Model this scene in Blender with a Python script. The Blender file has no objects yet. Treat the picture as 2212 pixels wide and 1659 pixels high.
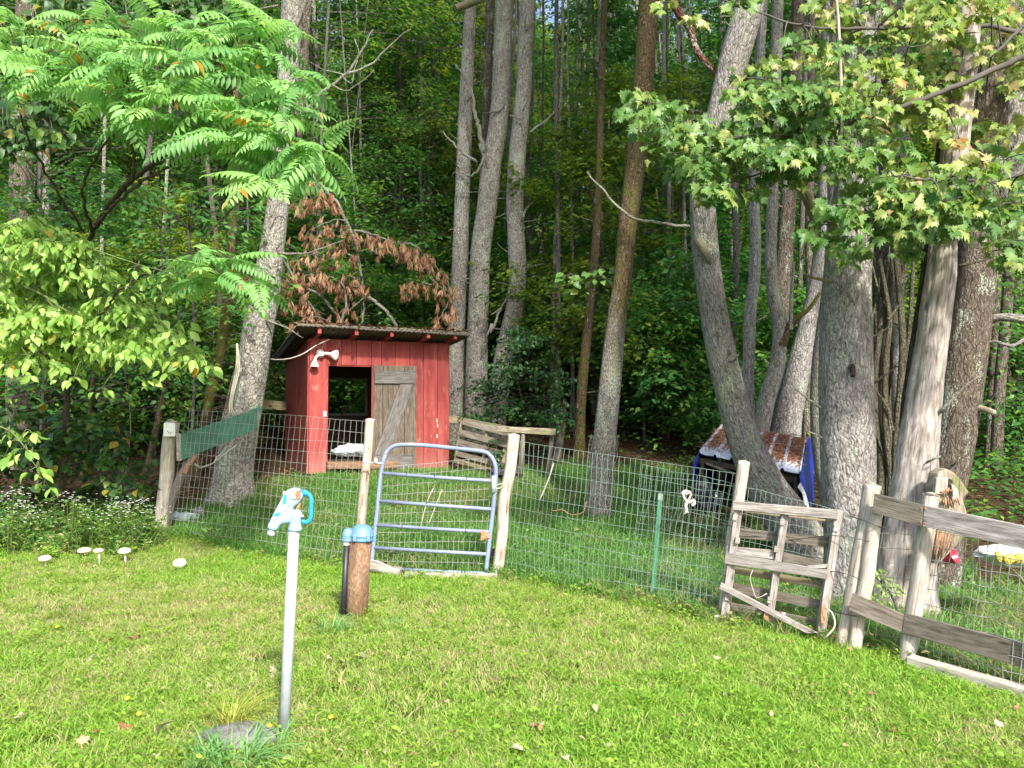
import bpy, math, random
import numpy as np
from mathutils import Vector, Matrix
R = math.radians
random.seed(7)
RNG = np.random.default_rng(7)
sc = bpy.context.scene
C = sc.collection
# ------------------------------------------------------------------ camera, sky, sun, exposure
CAM_H, PITCH, FPX = 1.60, R(2.08), 1660.0
cam = bpy.data.objects.new('camera', bpy.data.cameras.new('camera')); C.objects.link(cam)
cam.location = (0, 0, CAM_H); cam.rotation_euler = (R(90) + PITCH, 0, 0)
cam.data.sensor_width = 36; cam.data.lens = 36 * FPX / 2212; cam.data.clip_end = 500
sc.camera = cam
SUN_EL, SUN_ROT = R(41), R(160)
w = bpy.data.worlds.new('World'); sc.world = w; w.use_nodes = True
nt = w.node_tree; bg = nt.nodes['Background']
sky = nt.nodes.new('ShaderNodeTexSky'); sky.sky_type = 'NISHITA'; sky.sun_disc = False
sky.sun_elevation = SUN_EL; sky.sun_rotation = SUN_ROT; sky.dust_density = 2.5; sky.air_density = 1.0
nt.links.new(sky.outputs[0], bg.inputs[0]); bg.inputs[1].default_value = 0.14
sl = bpy.data.lights.new('sun', 'SUN'); sl.energy = 3.2; sl.angle = R(4); sl.color = (1, .95, .86)
so = bpy.data.objects.new('sun', sl); C.objects.link(so)
sd = Vector((math.sin(SUN_ROT) * math.cos(SUN_EL), math.cos(SUN_ROT) * math.cos(SUN_EL), math.sin(SUN_EL)))
so.rotation_euler = sd.to_track_quat('Z', 'Y').to_euler(); so.location = (3, -8, 12)
sc.view_settings.view_transform = 'Standard'; sc.view_settings.look = 'None'
sc.view_settings.exposure = 1.34; sc.view_settings.gamma = 1
sc.render.engine = 'CYCLES'
sc.cycles.use_denoising = True
sc.cycles.max_bounces = 6; sc.cycles.diffuse_bounces = 4; sc.cycles.glossy_bounces = 2
sc.cycles.transmission_bounces = 4; sc.cycles.transparent_max_bounces = 8
sc.cycles.caustics_reflective = False; sc.cycles.caustics_refractive = False

# ------------------------------------------------------------------ numbers
_T = np.random.default_rng(3).random((64, 64, 64))
def vn(x, y, z=0.0):
    x, y, z = np.broadcast_arrays(np.asarray(x, float), np.asarray(y, float), np.asarray(z, float))
    xi, yi, zi = np.floor(x).astype(int), np.floor(y).astype(int), np.floor(z).astype(int)
    fx, fy, fz = x - xi, y - yi, z - zi
    fx, fy, fz = [f * f * (3 - 2 * f) for f in (fx, fy, fz)]
    g = lambda a, b, c: _T[(xi + a) & 63, (yi + b) & 63, (zi + c) & 63]
    l = lambda a, b, t: a + (b - a) * t
    return l(l(l(g(0,0,0), g(1,0,0), fx), l(g(0,1,0), g(1,1,0), fx), fy), l(l(g(0,0,1), g(1,0,1), fx), l(g(0,1,1), g(1,1,1), fx), fy), fz)
def fbm(x, y, z=0.0, o=4):
    s = 0; a = .5
    for k in range(o):
        s = s + a * vn(x * 2**k + 7.3 * k, y * 2**k + 3.1 * k, np.asarray(z) * 2**k + 1.7 * k); a *= .5
    return s
def sp(t, k): return k * np.logaddexp(0, np.asarray(t, float) / k)
def ground(x, y):
    x = np.asarray(x, float); y = np.asarray(y, float)
    z = .125 * sp(y - 8.2, .4) + .11 * sp(y - 17, 1.5) + .16 * sp(y - 42, 3) - .385 * sp(y - 80, 4)
    z = z - .07 * sp(x - .8, .3) / (1 + np.exp((y - 9.5) / .8))
    m = np.exp(-(((x + 2.6) ** 2 + (y - 13.6) ** 2) / 2.6 ** 2) ** 2)
    z = z * (1 - m) + .575 * m
    return z + .05 * (fbm(x * .7, y * .7, .5) - .5) * np.clip((y - 4) / 6, .3, 1)
def gz(x, y): return float(ground(x, y))
def ray(px, py):
    u, v = (px - 1106) / FPX, (829.5 - py) / FPX
    c, s = math.cos(PITCH), math.sin(PITCH)
    return Vector((u, c - s * v, s + c * v))
def P(px, py, Y):
    d = ray(px, py); return Vector((0, 0, CAM_H)) + d * (Y / d.y)
def G(px, py):
    d = ray(px, py); t = np.arange(2, 45, .03); h = CAM_H + d.z*t - ground(d.x*t, d.y*t); i = int(np.argmax(h <= 0)) or len(t) - 1
    k = t[i-1] + .03*h[i-1]/max(1e-6, h[i-1] - h[i])
    return Vector((0, 0, CAM_H)) + d * float(k)

# ------------------------------------------------------------------ materials
def new_mat(name):
    m = bpy.data.materials.new(name); m.use_nodes = True
    return m, m.node_tree, m.node_tree.nodes['Principled BSDF']
def N(t, kind, **k):
    n = t.nodes.new('ShaderNode' + kind)
    for a, b in k.items(): setattr(n, a, b)
    return n
def ramp(t, fac, stops):
    r = N(t, 'ValToRGB'); e = r.color_ramp.elements
    while len(e) < len(stops): e.new(.5)
    for q, (p, c) in zip(e, stops): q.position = p; q.color = (*c, 1)
    t.links.new(fac, r.inputs[0]); return r.outputs[0]
def vecmul(t, src, s):
    m = N(t, 'Mapping'); m.inputs['Scale'].default_value = s; t.links.new(src, m.inputs[0]); return m.outputs[0]
def noise_tex(t, vec, scale, detail=4, rough=.6, dist=0):
    n = N(t, 'TexNoise'); n.inputs['Scale'].default_value = scale; n.inputs['Detail'].default_value = detail
    n.inputs['Roughness'].default_value = rough; n.inputs['Distortion'].default_value = dist
    t.links.new(vec, n.inputs['Vector']); return n.outputs['Fac']
def mixc(t, fac, a, b):
    m = N(t, 'Mix', data_type='RGBA')
    for sock, v in ((m.inputs[0], fac), (m.inputs[6], a), (m.inputs[7], b)):
        if isinstance(v, (int, float)): sock.default_value = v
        elif isinstance(v, tuple): sock.default_value = (*v, 1)
        else: t.links.new(v, sock)
    return m.outputs[2]
def math_n(t, op, a, b=0.0, clamp=False):
    m = N(t, 'Math', operation=op, use_clamp=clamp)
    for s, v in zip(m.inputs, (a, b)):
        if isinstance(v, (int, float)): s.default_value = v
        else: t.links.new(v, s)
    return m.outputs[0]
def bump(t, h, strength, dist, b):
    n = N(t, 'Bump'); n.inputs['Strength'].default_value = strength; n.inputs['Distance'].default_value = dist
    t.links.new(h, n.inputs['Height']); t.links.new(n.outputs[0], b.inputs['Normal'])
def uv(t):
    return N(t, 'UVMap').outputs[0]
def obj_rand(t, vec):
    o = N(t, 'ObjectInfo'); v = N(t, 'VectorMath', operation='MULTIPLY_ADD')
    t.links.new(o.outputs['Random'], v.inputs[0]); v.inputs[1].default_value = (37, 53, 71); t.links.new(vec, v.inputs[2])
    return v.outputs[0], o.outputs['Random']

def wood(name, dark, mid, light, grain=1.0, spec=.2, moss=None, red=None):
    m, t, b = new_mat(name)
    v, rnd = obj_rand(t, uv(t))
    g = noise_tex(t, vecmul(t, v, (3.6, 50 * grain, 1)), 1, 6, .7, 1.3)
    g2 = noise_tex(t, vecmul(t, v, (7, 22, 1)), 1, 3, .5)
    col = ramp(t, g, [(.28, dark), (.5, mid), (.72, light)])
    blot = ramp(t, g2, [(.35, (.62, .58, .54)), (.62, (1, 1, 1))])
    mm = N(t, 'Mix', data_type='RGBA', blend_type='MULTIPLY'); mm.inputs[0].default_value = .75
    t.links.new(col, mm.inputs[6]); t.links.new(blot, mm.inputs[7]); col = mm.outputs[2]
    hv = N(t, 'HueSaturation'); t.links.new(col, hv.inputs['Color'])
    t.links.new(math_n(t, 'MULTIPLY_ADD', rnd, .35), hv.inputs['Value'])
    hv.inputs['Value'].links[0].from_node.inputs[2].default_value = .82
    col = hv.outputs[0]
    if moss: col = mixc(t, ramp(t, noise_tex(t, v, 6, 5), [(.52, (0, 0, 0)), (.66, (1, 1, 1))]), col, moss)
    # knots
    vo = N(t, 'TexVoronoi'); vo.inputs['Scale'].default_value = 1
    t.links.new(vecmul(t, v, (2.1, 8, 1)), vo.inputs['Vector'])
    kn = ramp(t, vo.outputs['Distance'], [(.05, (1, 1, 1)), (.11, (0, 0, 0))])
    col = mixc(t, math_n(t, 'MULTIPLY', kn, .75), col, tuple(c * .45 for c in dark))
    # drying cracks
    cr = ramp(t, noise_tex(t, vecmul(t, v, (1.6, 80, 1)), 1, 3, .6, .8), [(.34, (1, 1, 1)), (.40, (0, 0, 0))])
    col = mixc(t, math_n(t, 'MULTIPLY', cr, .7), col, tuple(c * .35 for c in dark))
    t.links.new(col, b.inputs['Base Color']); b.inputs['Roughness'].default_value = .85
    b.inputs['Specular IOR Level'].default_value = spec
    bump(t, g, .5, .004, b); return m

def bark(name, dark, mid, light, lichen=(.42, .46, .36), lich=.62, vs=1.0, moss=None, su=11, sv=40, bstr=1.0, above=None):
    m, t, b = new_mat(name)
    v, rnd = obj_rand(t, uv(t))
    n1 = noise_tex(t, vecmul(t, v, (su * vs, sv * vs, 1)), 1, 6, .7, 1.2)
    n2 = noise_tex(t, vecmul(t, v, (2.5, 6, 1)), 1, 4, .6)
    n3 = noise_tex(t, vecmul(t, v, (46, 60, 1)), 1, 3, .7)
    col = ramp(t, n1, [(.38, dark), (.49, mid), (.61, light)])
    col = mixc(t, math_n(t, 'MULTIPLY', ramp(t, n2, [(.4, (0, 0, 0)), (.65, (1, 1, 1))]), .45), col, tuple(c * .6 for c in mid))
    col = mixc(t, ramp(t, math_n(t, 'ADD', math_n(t, 'MULTIPLY', n3, .5), math_n(t, 'MULTIPLY', n2, .62)), [(lich, (0, 0, 0)), (lich + .05, (1, 1, 1))]), col, lichen)
    wv = N(t, 'VectorMath', operation='ADD'); nw = N(t, 'TexNoise'); nw.inputs['Scale'].default_value = 9; nw.inputs['Detail'].default_value = 3; t.links.new(v, nw.inputs['Vector'])
    wm = N(t, 'VectorMath', operation='SCALE'); wm.inputs['Scale'].default_value = .10; t.links.new(nw.outputs['Color'], wm.inputs[0]); t.links.new(v, wv.inputs[0]); t.links.new(wm.outputs[0], wv.inputs[1])
    ve = N(t, 'TexVoronoi', feature='DISTANCE_TO_EDGE', voronoi_dimensions='2D'); ve.inputs['Scale'].default_value = 1; t.links.new(vecmul(t, wv.outputs[0], (su*.85, sv*.75, 1)), ve.inputs['Vector'])
    crk = ramp(t, ve.outputs['Distance'], [(.0, (1, 1, 1)), (.16, (0, 0, 0))])
    col = mixc(t, math_n(t, 'MULTIPLY', crk, .40), col, tuple(c * .55 for c in dark))
    plate = ramp(t, ve.outputs['Distance'], [(.0, (0, 0, 0)), (.3, (1, 1, 1))])
    if moss:
        col = mixc(t, ramp(t, noise_tex(t, vecmul(t, v, (1.2, 3, 1)), 1, 5), [(.5, (0, 0, 0)), (.62, (1, 1, 1))]), col, moss)
    if above:                                                            # brown mossy skin from a height upward
        sx_ = N(t, 'SeparateXYZ'); t.links.new(uv(t), sx_.inputs[0])
        k = ramp(t, math_n(t, 'ADD', math_n(t, 'MULTIPLY', sx_.outputs[0], .12), math_n(t, 'MULTIPLY', n2, .35)), [(above, (0, 0, 0)), (above + .12, (1, 1, 1))])
        mb_ = ramp(t, n1, [(.36, (.035, .024, .012)), (.5, (.10, .07, .035)), (.63, (.20, .155, .09))]); col = mixc(t, k, col, mixc(t, ramp(t, n2, [(.5, (0, 0, 0)), (.7, (1, 1, 1))]), mb_, (.12, .12, .03)))
    t.links.new(col, b.inputs['Base Color']); b.inputs['Roughness'].default_value = .9
    b.inputs['Specular IOR Level'].default_value = .15
    bump(t, math_n(t, 'ADD', math_n(t, 'ADD', n1, math_n(t, 'MULTIPLY', plate, .35)), math_n(t, 'MULTIPLY', n3, .35)), bstr, .03, b); return m

def leaf(name, stops, trans=.35, tcol=None, rough=.45, spec=.35, vein=False):
    m, t, b = new_mat(name)
    a = N(t, 'Attribute', attribute_name='rnd'); o = N(t, 'ObjectInfo')
    f = math_n(t, 'FRACT', math_n(t, 'ADD', a.outputs['Fac'], o.outputs['Random']))
    col = ramp(t, f, stops)
    t.links.new(col, b.inputs['Base Color']); b.inputs['Roughness'].default_value = rough
    b.inputs['Specular IOR Level'].default_value = spec
    tr = N(t, 'BsdfTranslucent'); mx = N(t, 'MixShader'); mx.inputs[0].default_value = trans
    hs = N(t, 'HueSaturation'); hs.inputs['Hue'].default_value = .48; hs.inputs['Saturation'].default_value = 1.1; hs.inputs['Value'].default_value = 1.5
    t.links.new(col, hs.inputs['Color']); t.links.new(hs.outputs[0], tr.inputs[0])
    t.links.new(b.outputs[0], mx.inputs[1]); t.links.new(tr.outputs[0], mx.inputs[2])
    t.links.new(mx.outputs[0], t.nodes['Material Output'].inputs[0]); return m

def plain(name, col, rough=.5, metal=0, spec=.5, var=.25, vscale=8, bmp=0, dirt=None, dirt_at=.6, trans=0):
    m, t, b = new_mat(name)
    tc = N(t, 'TexCoord').outputs['Object']
    n = noise_tex(t, tc, vscale, 5, .6)
    c = ramp(t, n, [(.3, tuple(x * (1 - var) for x in col)), (.7, tuple(min(1, x * (1 + var)) for x in col))])
    if dirt: c = mixc(t, ramp(t, noise_tex(t, tc, vscale * 2.2, 6, .7), [(dirt_at, (0, 0, 0)), (dirt_at + .07, (1, 1, 1))]), c, dirt)
    t.links.new(c, b.inputs['Base Color']); b.inputs['Roughness'].default_value = rough; b.inputs['Metallic'].default_value = metal
    b.inputs['Specular IOR Level'].default_value = spec
    if bmp: bump(t, n, bmp, .01, b)
    return m

M = {}
M['weathered'] = wood('weathered_wood', (.11, .095, .088), (.32, .29, .272), (.56, .53, .50))
M['grey_brown_wood'] = wood('grey_brown_wood', (.085, .07, .055), (.19, .165, .135), (.30, .27, .23))
M['pale_wood'] = wood('peeled_pale_wood', (.26, .20, .16), (.52, .45, .38), (.70, .64, .58))
M['orange_core'] = plain('peeled_orange_wood', (.36, .19, .10), .8, var=.4, vscale=30)
M['old_post'] = wood('old_post_wood', (.20, .17, .14), (.43, .385, .335), (.62, .575, .51))
M['olive_wood'] = wood('olive_brown_wood', (.13, .11, .07), (.26, .22, .14), (.38, .33, .22))  # dull olive brown board wood
M['door_wood'] = wood('door_wood', (.06, .046, .036), (.14, .112, .088), (.25, .21, .175), moss=None)
M['brace_wood'] = wood('brace_wood', (.09, .082, .078), (.19, .178, .17), (.30, .285, .275))
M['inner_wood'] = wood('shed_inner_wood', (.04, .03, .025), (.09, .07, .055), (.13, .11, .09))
M['sill_wood'] = wood('sill_wood', (.13, .075, .045), (.27, .16, .10), (.40, .27, .18))
M['rot_wood'] = wood('rotten_wood', (.12, .10, .07), (.28, .24, .18), (.48, .42, .34), moss=(.14, .17, .05))
M['bark_grey'] = bark('bark_grey', (.12, .105, .10), (.32, .295, .28), (.52, .49, .465))
M['bark_pale'] = bark('bark_pale', (.14, .12, .105), (.31, .28, .25), (.52, .49, .44), lich=.6, su=14, sv=30)
M['bark_lichen'] = bark('bark_lichen', (.12, .105, .095), (.30, .27, .25), (.48, .45, .42), lichen=(.40, .44, .30), lich=.60)
M['bark_brown'] = bark('bark_brown', (.06, .045, .035), (.15, .12, .095), (.25, .21, .17), lich=.62)
M['bark_far'] = bark('bark_far', (.06, .053, .045), (.135, .12, .105), (.23, .21, .185), lich=.66)
M['bark_maple'] = bark('bark_maple', (.11, .10, .085), (.26, .23, .20), (.42, .38, .34), lich=.60, su=16, sv=44, above=.46)
M['bark_mossy'] = bark('bark_mossy', (.05, .035, .02), (.115, .08, .045), (.19, .15, .09), lichen=(.5, .46, .4), lich=.66, moss=(.10, .10, .02))
M['dead_trunk'] = wood('dead_trunk_wood', (.10, .085, .075), (.31, .275, .25), (.54, .50, .465), grain=.5)
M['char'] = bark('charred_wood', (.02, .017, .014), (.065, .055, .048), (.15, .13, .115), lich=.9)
M['bare_branch'] = bark('bare_branch', (.15, .13, .11), (.30, .27, .22), (.48, .44, .37), lich=.55, su=20, sv=60)
M['olive_vine'] = bark('olive_vine', (.06, .055, .035), (.15, .135, .09), (.26, .24, .17), lich=.75, su=20, sv=60)
M['sumac_bark'] = bark('sumac_bark', (.06, .045, .025), (.13, .10, .06), (.24, .20, .13), lich=.8, su=20, sv=60)
M['grey_twig'] = plain('grey_twig', (.085, .075, .065), .9, var=.4, vscale=4)
M['green_stem'] = plain('green_stem', (.10, .14, .04), .8, var=.3, vscale=6)
M['sumac'] = leaf('sumac_leaf', [(0, (.13, .30, .09)), (.45, (.20, .42, .12)), (.985, (.30, .52, .16)), (.99, (.40, .22, .03))], .42, spec=.35)
M['beech'] = leaf('beech_leaf', [(0, (.14, .28, .05)), (.4, (.24, .41, .08)), (.8, (.36, .53, .13)), (.985, (.44, .58, .17)), (.99, (.45, .25, .03))], .42, spec=.4)
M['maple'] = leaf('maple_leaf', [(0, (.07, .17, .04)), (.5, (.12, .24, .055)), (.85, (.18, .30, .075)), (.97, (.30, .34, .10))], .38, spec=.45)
M['maple_gold'] = leaf('maple_leaf_sunlit_tone', [(0, (.13, .24, .05)), (.45, (.22, .33, .075)), (.85, (.40, .46, .13)), (.95, (.52, .46, .24)), (1, (.36, .20, .08))], .42, spec=.45)  # yellower maple leaf, with sunlit brightness also put into its colour
M['forest'] = leaf('forest_leaf', [(0, (.045, .15, .038)), (.5, (.075, .22, .048)), (.85, (.14, .29, .055)), (1, (.23, .36, .065))], .48, spec=.3)
M['forest2'] = leaf('forest_leaf_yellow', [(0, (.08, .17, .03)), (.5, (.15, .25, .035)), (.9, (.26, .34, .05))], .48, spec=.3)
M['shade_leaf'] = leaf('shade_leaf', [(0, (.025, .075, .02)), (.5, (.045, .115, .022)), (.93, (.075, .16, .03)), (.97, (.30, .22, .03))], .35, spec=.5)  # dark leaf green, deep understory shade put into the colour
M['shrub_leaf'] = leaf('shrub_leaf', [(0, (.022, .075, .022)), (.5, (.04, .12, .03)), (1, (.07, .17, .045))], .3, spec=.6, rough=.35)
M['needles'] = leaf('dead_needles', [(0, (.34, .18, .10)), (.5, (.50, .29, .17)), (1, (.62, .42, .27))], .3, spec=.2)
M['white_petal'] = plain('white_petal', (.72, .74, .68), .7, var=.1)
M['litter_leaf'] = leaf('litter_leaf', [(0, (.09, .045, .025)), (.5, (.15, .09, .05)), (.9, (.22, .15, .09)), (1, (.08, .045, .03))], .1)
M['dry_leaf'] = leaf('dry_leaf', [(0, (.30, .14, .07)), (.35, (.42, .27, .15)), (.7, (.58, .48, .32)), (1, (.28, .13, .09))], .15)
M['pale_leaf'] = leaf('pale_leaf', [(0, (.36, .36, .20)), (1, (.50, .46, .32))], .15)

def red_paint():
    m, t, b = new_mat('red_barn_paint')
    v, rnd = obj_rand(t, uv(t))
    n = noise_tex(t, vecmul(t, v, (1.6, 9, 1)), 1, 5, .6)
    c = ramp(t, n, [(.3, (.22, .034, .032)), (.55, (.31, .058, .052)), (.75, (.37, .10, .088))])
    g = noise_tex(t, vecmul(t, v, (3, 70, 1)), 1, 4, .6)
    wr = math_n(t, 'ADD', math_n(t, 'MULTIPLY', g, .55), math_n(t, 'MULTIPLY', noise_tex(t, v, 5, 4), .6))
    c = mixc(t, math_n(t, 'MULTIPLY', ramp(t, wr, [(.64, (0, 0, 0)), (.76, (1, 1, 1))]), .6), c, (.48, .22, .18))
    vo = N(t, 'TexVoronoi'); vo.inputs['Scale'].default_value = 1; t.links.new(vecmul(t, v, (1.7, 5, 1)), vo.inputs['Vector'])
    c = mixc(t, math_n(t, 'MULTIPLY', ramp(t, vo.outputs['Distance'], [(.05, (1, 1, 1)), (.11, (0, 0, 0))]), .6), c, (.14, .015, .015))
    sz_ = N(t, 'SeparateXYZ'); t.links.new(N(t, 'TexCoord').outputs['Object'], sz_.inputs[0])
    fade = ramp(t, math_n(t, 'ADD', sz_.outputs[2], math_n(t, 'MULTIPLY', g, .5)), [(.30, (1, 1, 1)), (.62, (0, 0, 0))])
    c = mixc(t, math_n(t, 'MULTIPLY', fade, .55), c, (.34, .17, .14))
    hv = N(t, 'HueSaturation'); t.links.new(c, hv.inputs['Color']); q = math_n(t, 'MULTIPLY_ADD', rnd, .25); q.node.inputs[2].default_value = .87
    t.links.new(q, hv.inputs['Value'])
    t.links.new(hv.outputs[0], b.inputs['Base Color']); b.inputs['Roughness'].default_value = .7; b.inputs['Specular IOR Level'].default_value = .25
    bump(t, g, .3, .003, b); return m
M['red'] = red_paint()
def worn_paint(name, col, under, scale, th, rough=.45):
    m, t, b = new_mat(name)
    tc = N(t, 'TexCoord').outputs['Object']
    n = noise_tex(t, tc, scale, 6, .7)
    c = mixc(t, ramp(t, noise_tex(t, tc, scale * .35, 3), [(.35, (0, 0, 0)), (.7, (1, 1, 1))]), col, tuple(min(1, x * 1.35 + .02) for x in col))
    c = mixc(t, ramp(t, n, [(th, (0, 0, 0)), (th + .06, (1, 1, 1))]), c, under)
    t.links.new(c, b.inputs['Base Color']); b.inputs['Roughness'].default_value = rough; bump(t, n, .15, .004, b); return m
M['gate_blue'] = worn_paint('gate_blue_paint', (.175, .21, .32), (.36, .36, .36), 9, .60)
M['gate_dark'] = plain('gate_clip_black', (.03, .03, .04), .6)
M['hyd_blue'] = worn_paint('hydrant_faded_blue', (.27, .44, .59), (.34, .37, .38), 18, .60, .4)
M['hyd_bright'] = plain('hydrant_bright_blue', (.02, .30, .62), .35, var=.25, vscale=10)
M['rust'] = plain('rusty_iron', (.33, .15, .08), .8, var=.4, vscale=40)
M['dark_red_wood'] = bark('dark_red_wood', (.05, .018, .012), (.13, .05, .035), (.24, .11, .08))
M['galv'] = plain('galvanised_steel', (.47, .50, .56), .5, metal=.25, var=.18, vscale=14, dirt=(.4, .4, .42), dirt_at=.62)
M['white_plastic'] = plain('white_plastic', (.82, .82, .80), .4, var=.05)
M['cap_blue'] = plain('cap_blue_paint', (.13, .25, .41), .4, var=.2, vscale=12, dirt=(.22, .3, .4), dirt_at=.63)
M['black_plastic'] = plain('black_plastic', (.022, .022, .028), .45)
M['wire'] = plain('galvanised_wire', (.34, .34, .31), .5, metal=.2, var=.2, vscale=3)
M['green_wire'] = plain('green_coated_wire', (.20, .27, .225), .45, var=.25, vscale=3)
M['barb'] = plain('dark_smooth_wire', (.05, .05, .06), .5)
M['green_board'] = worn_paint('green_board_paint', (.05, .145, .095), (.17, .24, .17), 22, .60, .6)
M['bright_green_metal'] = plain('green_post_paint', (.055, .19, .11), .4, var=.2)
M['rope'] = plain('pale_rope', (.46, .43, .38), .9, var=.3, vscale=60)
M['cable'] = plain('pale_cable', (.50, .48, .36), .6, var=.2)
M['bag'] = plain('cloudy_plastic', (.48, .56, .60), .3, var=.3, vscale=20)
M['black_bag'] = plain('black_bag', (.015, .018, .025), .25)
M['sack_white'] = plain('white_sack', (.48, .51, .50), .5, var=.15)
M['yellow'] = plain('yellow_print', (.52, .43, .06), .5, var=.2)
M['tarp'] = plain('blue_tarp', (.008, .02, .26), .35, var=.3, vscale=5, bmp=.3)
M['tarp_in'] = plain('tarp_silver_side', (.45, .48, .52), .4, var=.2)
M['metal_roof'] = worn_paint('pale_metal_roof', (.46, .50, .62), (.32, .18, .14), 7, .66, .35)
M['needle_mat'] = plain('brown_needle_litter', (.17, .075, .045), .95, var=.55, vscale=26, bmp=.8, dirt=(.30, .17, .10), dirt_at=.58)
M['old_roof'] = plain('mossy_old_metal_roof', (.12, .10, .085), .9, var=.4, vscale=6, dirt=(.09, .10, .05), dirt_at=.55, bmp=.4)
M['roof_under'] = plain('roof_underside', (.16, .15, .10), .8, var=.4, vscale=5)
M['orange_net'] = plain('orange_rot', (.24, .115, .05), .9, var=.4, vscale=20, bmp=.6)
M['red_plastic'] = plain('red_plastic', (.42, .03, .07), .35)
M['stone'] = plain('grey_stone', (.17, .16, .165), .9, var=.4, vscale=9, dirt=(.30, .29, .28), dirt_at=.6, bmp=.7)
M['mushroom'] = plain('mushroom_cap', (.66, .55, .41), .7, var=.1, vscale=30)
M['mush_stem'] = plain('mushroom_stem', (.72, .68, .55), .8, var=.1)
M['dandelion'] = plain('yellow_flower', (.75, .52, .03), .6)
M['dark_rubber'] = plain('dark_rubber', (.05, .05, .055), .7)
M['window_frame'] = plain('grey_window_frame', (.22, .24, .23), .6)
def casing():
    m, t, b = new_mat('rusty_casing_steel')
    v = uv(t)
    n = noise_tex(t, vecmul(t, v, (24, 60, 1)), 1, 6, .75, .8)
    c = ramp(t, n, [(.3, (.07, .035, .018)), (.5, (.20, .115, .06)), (.7, (.42, .29, .17))])
    c = mixc(t, ramp(t, noise_tex(t, vecmul(t, v, (3, 7, 1)), 1, 4), [(.45, (0, 0, 0)), (.7, (1, 1, 1))]), c, (.10, .05, .03))
    t.links.new(c, b.inputs['Base Color']); b.inputs['Roughness'].default_value = .75; bump(t, n, .4, .004, b); return m
M['casing'] = casing()
def ground_mat():
    m, t, b = new_mat('ground_soil_and_litter')
    tc = N(t, 'TexCoord').outputs['Object']; a = N(t, 'Attribute', attribute_name='litter').outputs['Fac']
    n1, n2, n3 = noise_tex(t, tc, 1.1, 5), noise_tex(t, tc, 14, 6, .7), noise_tex(t, tc, 70, 4, .7)
    lawn = ramp(t, math_n(t, 'ADD', math_n(t, 'MULTIPLY', n1, .5), math_n(t, 'MULTIPLY', n2, .5)), [(.38, (.035, .06, .012)), (.52, (.075, .10, .022)), (.64, (.19, .155, .07))])
    lit = ramp(t, math_n(t, 'ADD', math_n(t, 'MULTIPLY', n2, .5), math_n(t, 'MULTIPLY', n3, .5)), [(.36, (.022, .014, .009)), (.52, (.06, .035, .02)), (.66, (.14, .085, .05))])
    t.links.new(mixc(t, a, lawn, lit), b.inputs['Base Color']); b.inputs['Roughness'].default_value = .95; b.inputs['Specular IOR Level'].default_value = .1
    bump(t, math_n(t, 'ADD', n2, n3), .8, .03, b); return m
M['ground'] = ground_mat()
def grass_mat(name, stops, dry):
    m, t, b = new_mat(name)
    a = N(t, 'Attribute', attribute_name='rnd'); o = N(t, 'ObjectInfo')
    d = N(t, 'Attribute', attribute_name='dry', attribute_type='INSTANCER').outputs['Fac']
    f = math_n(t, 'FRACT', math_n(t, 'ADD', a.outputs['Fac'], o.outputs['Random']))
    col = ramp(t, f, stops)
    f2 = math_n(t, 'FRACT', math_n(t, 'ADD', math_n(t, 'MULTIPLY', a.outputs['Fac'], 7.3), o.outputs['Random']))
    col = mixc(t, math_n(t, 'LESS_THAN', f2, d), col, dry)
    t.links.new(col, b.inputs['Base Color']); b.inputs['Roughness'].default_value = .5; b.inputs['Specular IOR Level'].default_value = .3
    tr = N(t, 'BsdfTranslucent'); mx = N(t, 'MixShader'); mx.inputs[0].default_value = .35
    hs = N(t, 'HueSaturation'); hs.inputs['Value'].default_value = 1.4
    t.links.new(col, hs.inputs['Color']); t.links.new(hs.outputs[0], tr.inputs[0])
    t.links.new(b.outputs[0], mx.inputs[1]); t.links.new(tr.outputs[0], mx.inputs[2])
    t.links.new(mx.outputs[0], t.nodes['Material Output'].inputs[0]); return m
M['lawn'] = grass_mat('lawn_blade', [(0, (.14, .29, .03)), (.45, (.22, .40, .045)), (.8, (.33, .49, .08)), (1, (.46, .54, .15))], (.50, .41, .23))
M['clover'] = grass_mat('clover_leaf', [(0, (.13, .29, .025)), (.5, (.20, .37, .035)), (1, (.30, .46, .06))], (.26, .35, .06))
M['pen_grass'] = grass_mat('pen_blade', [(0, (.07, .19, .04)), (.5, (.12, .28, .055)), (1, (.21, .38, .075))], (.36, .30, .14))
M['clump'] = leaf('clump_blade', [(0, (.10, .24, .07)), (.6, (.16, .33, .10)), (1, (.26, .42, .12))], .3)
M['clump_yellow'] = leaf('clump_blade_yellow', [(0, (.22, .28, .04)), (.7, (.34, .38, .06)), (1, (.45, .40, .10))], .3)

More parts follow.
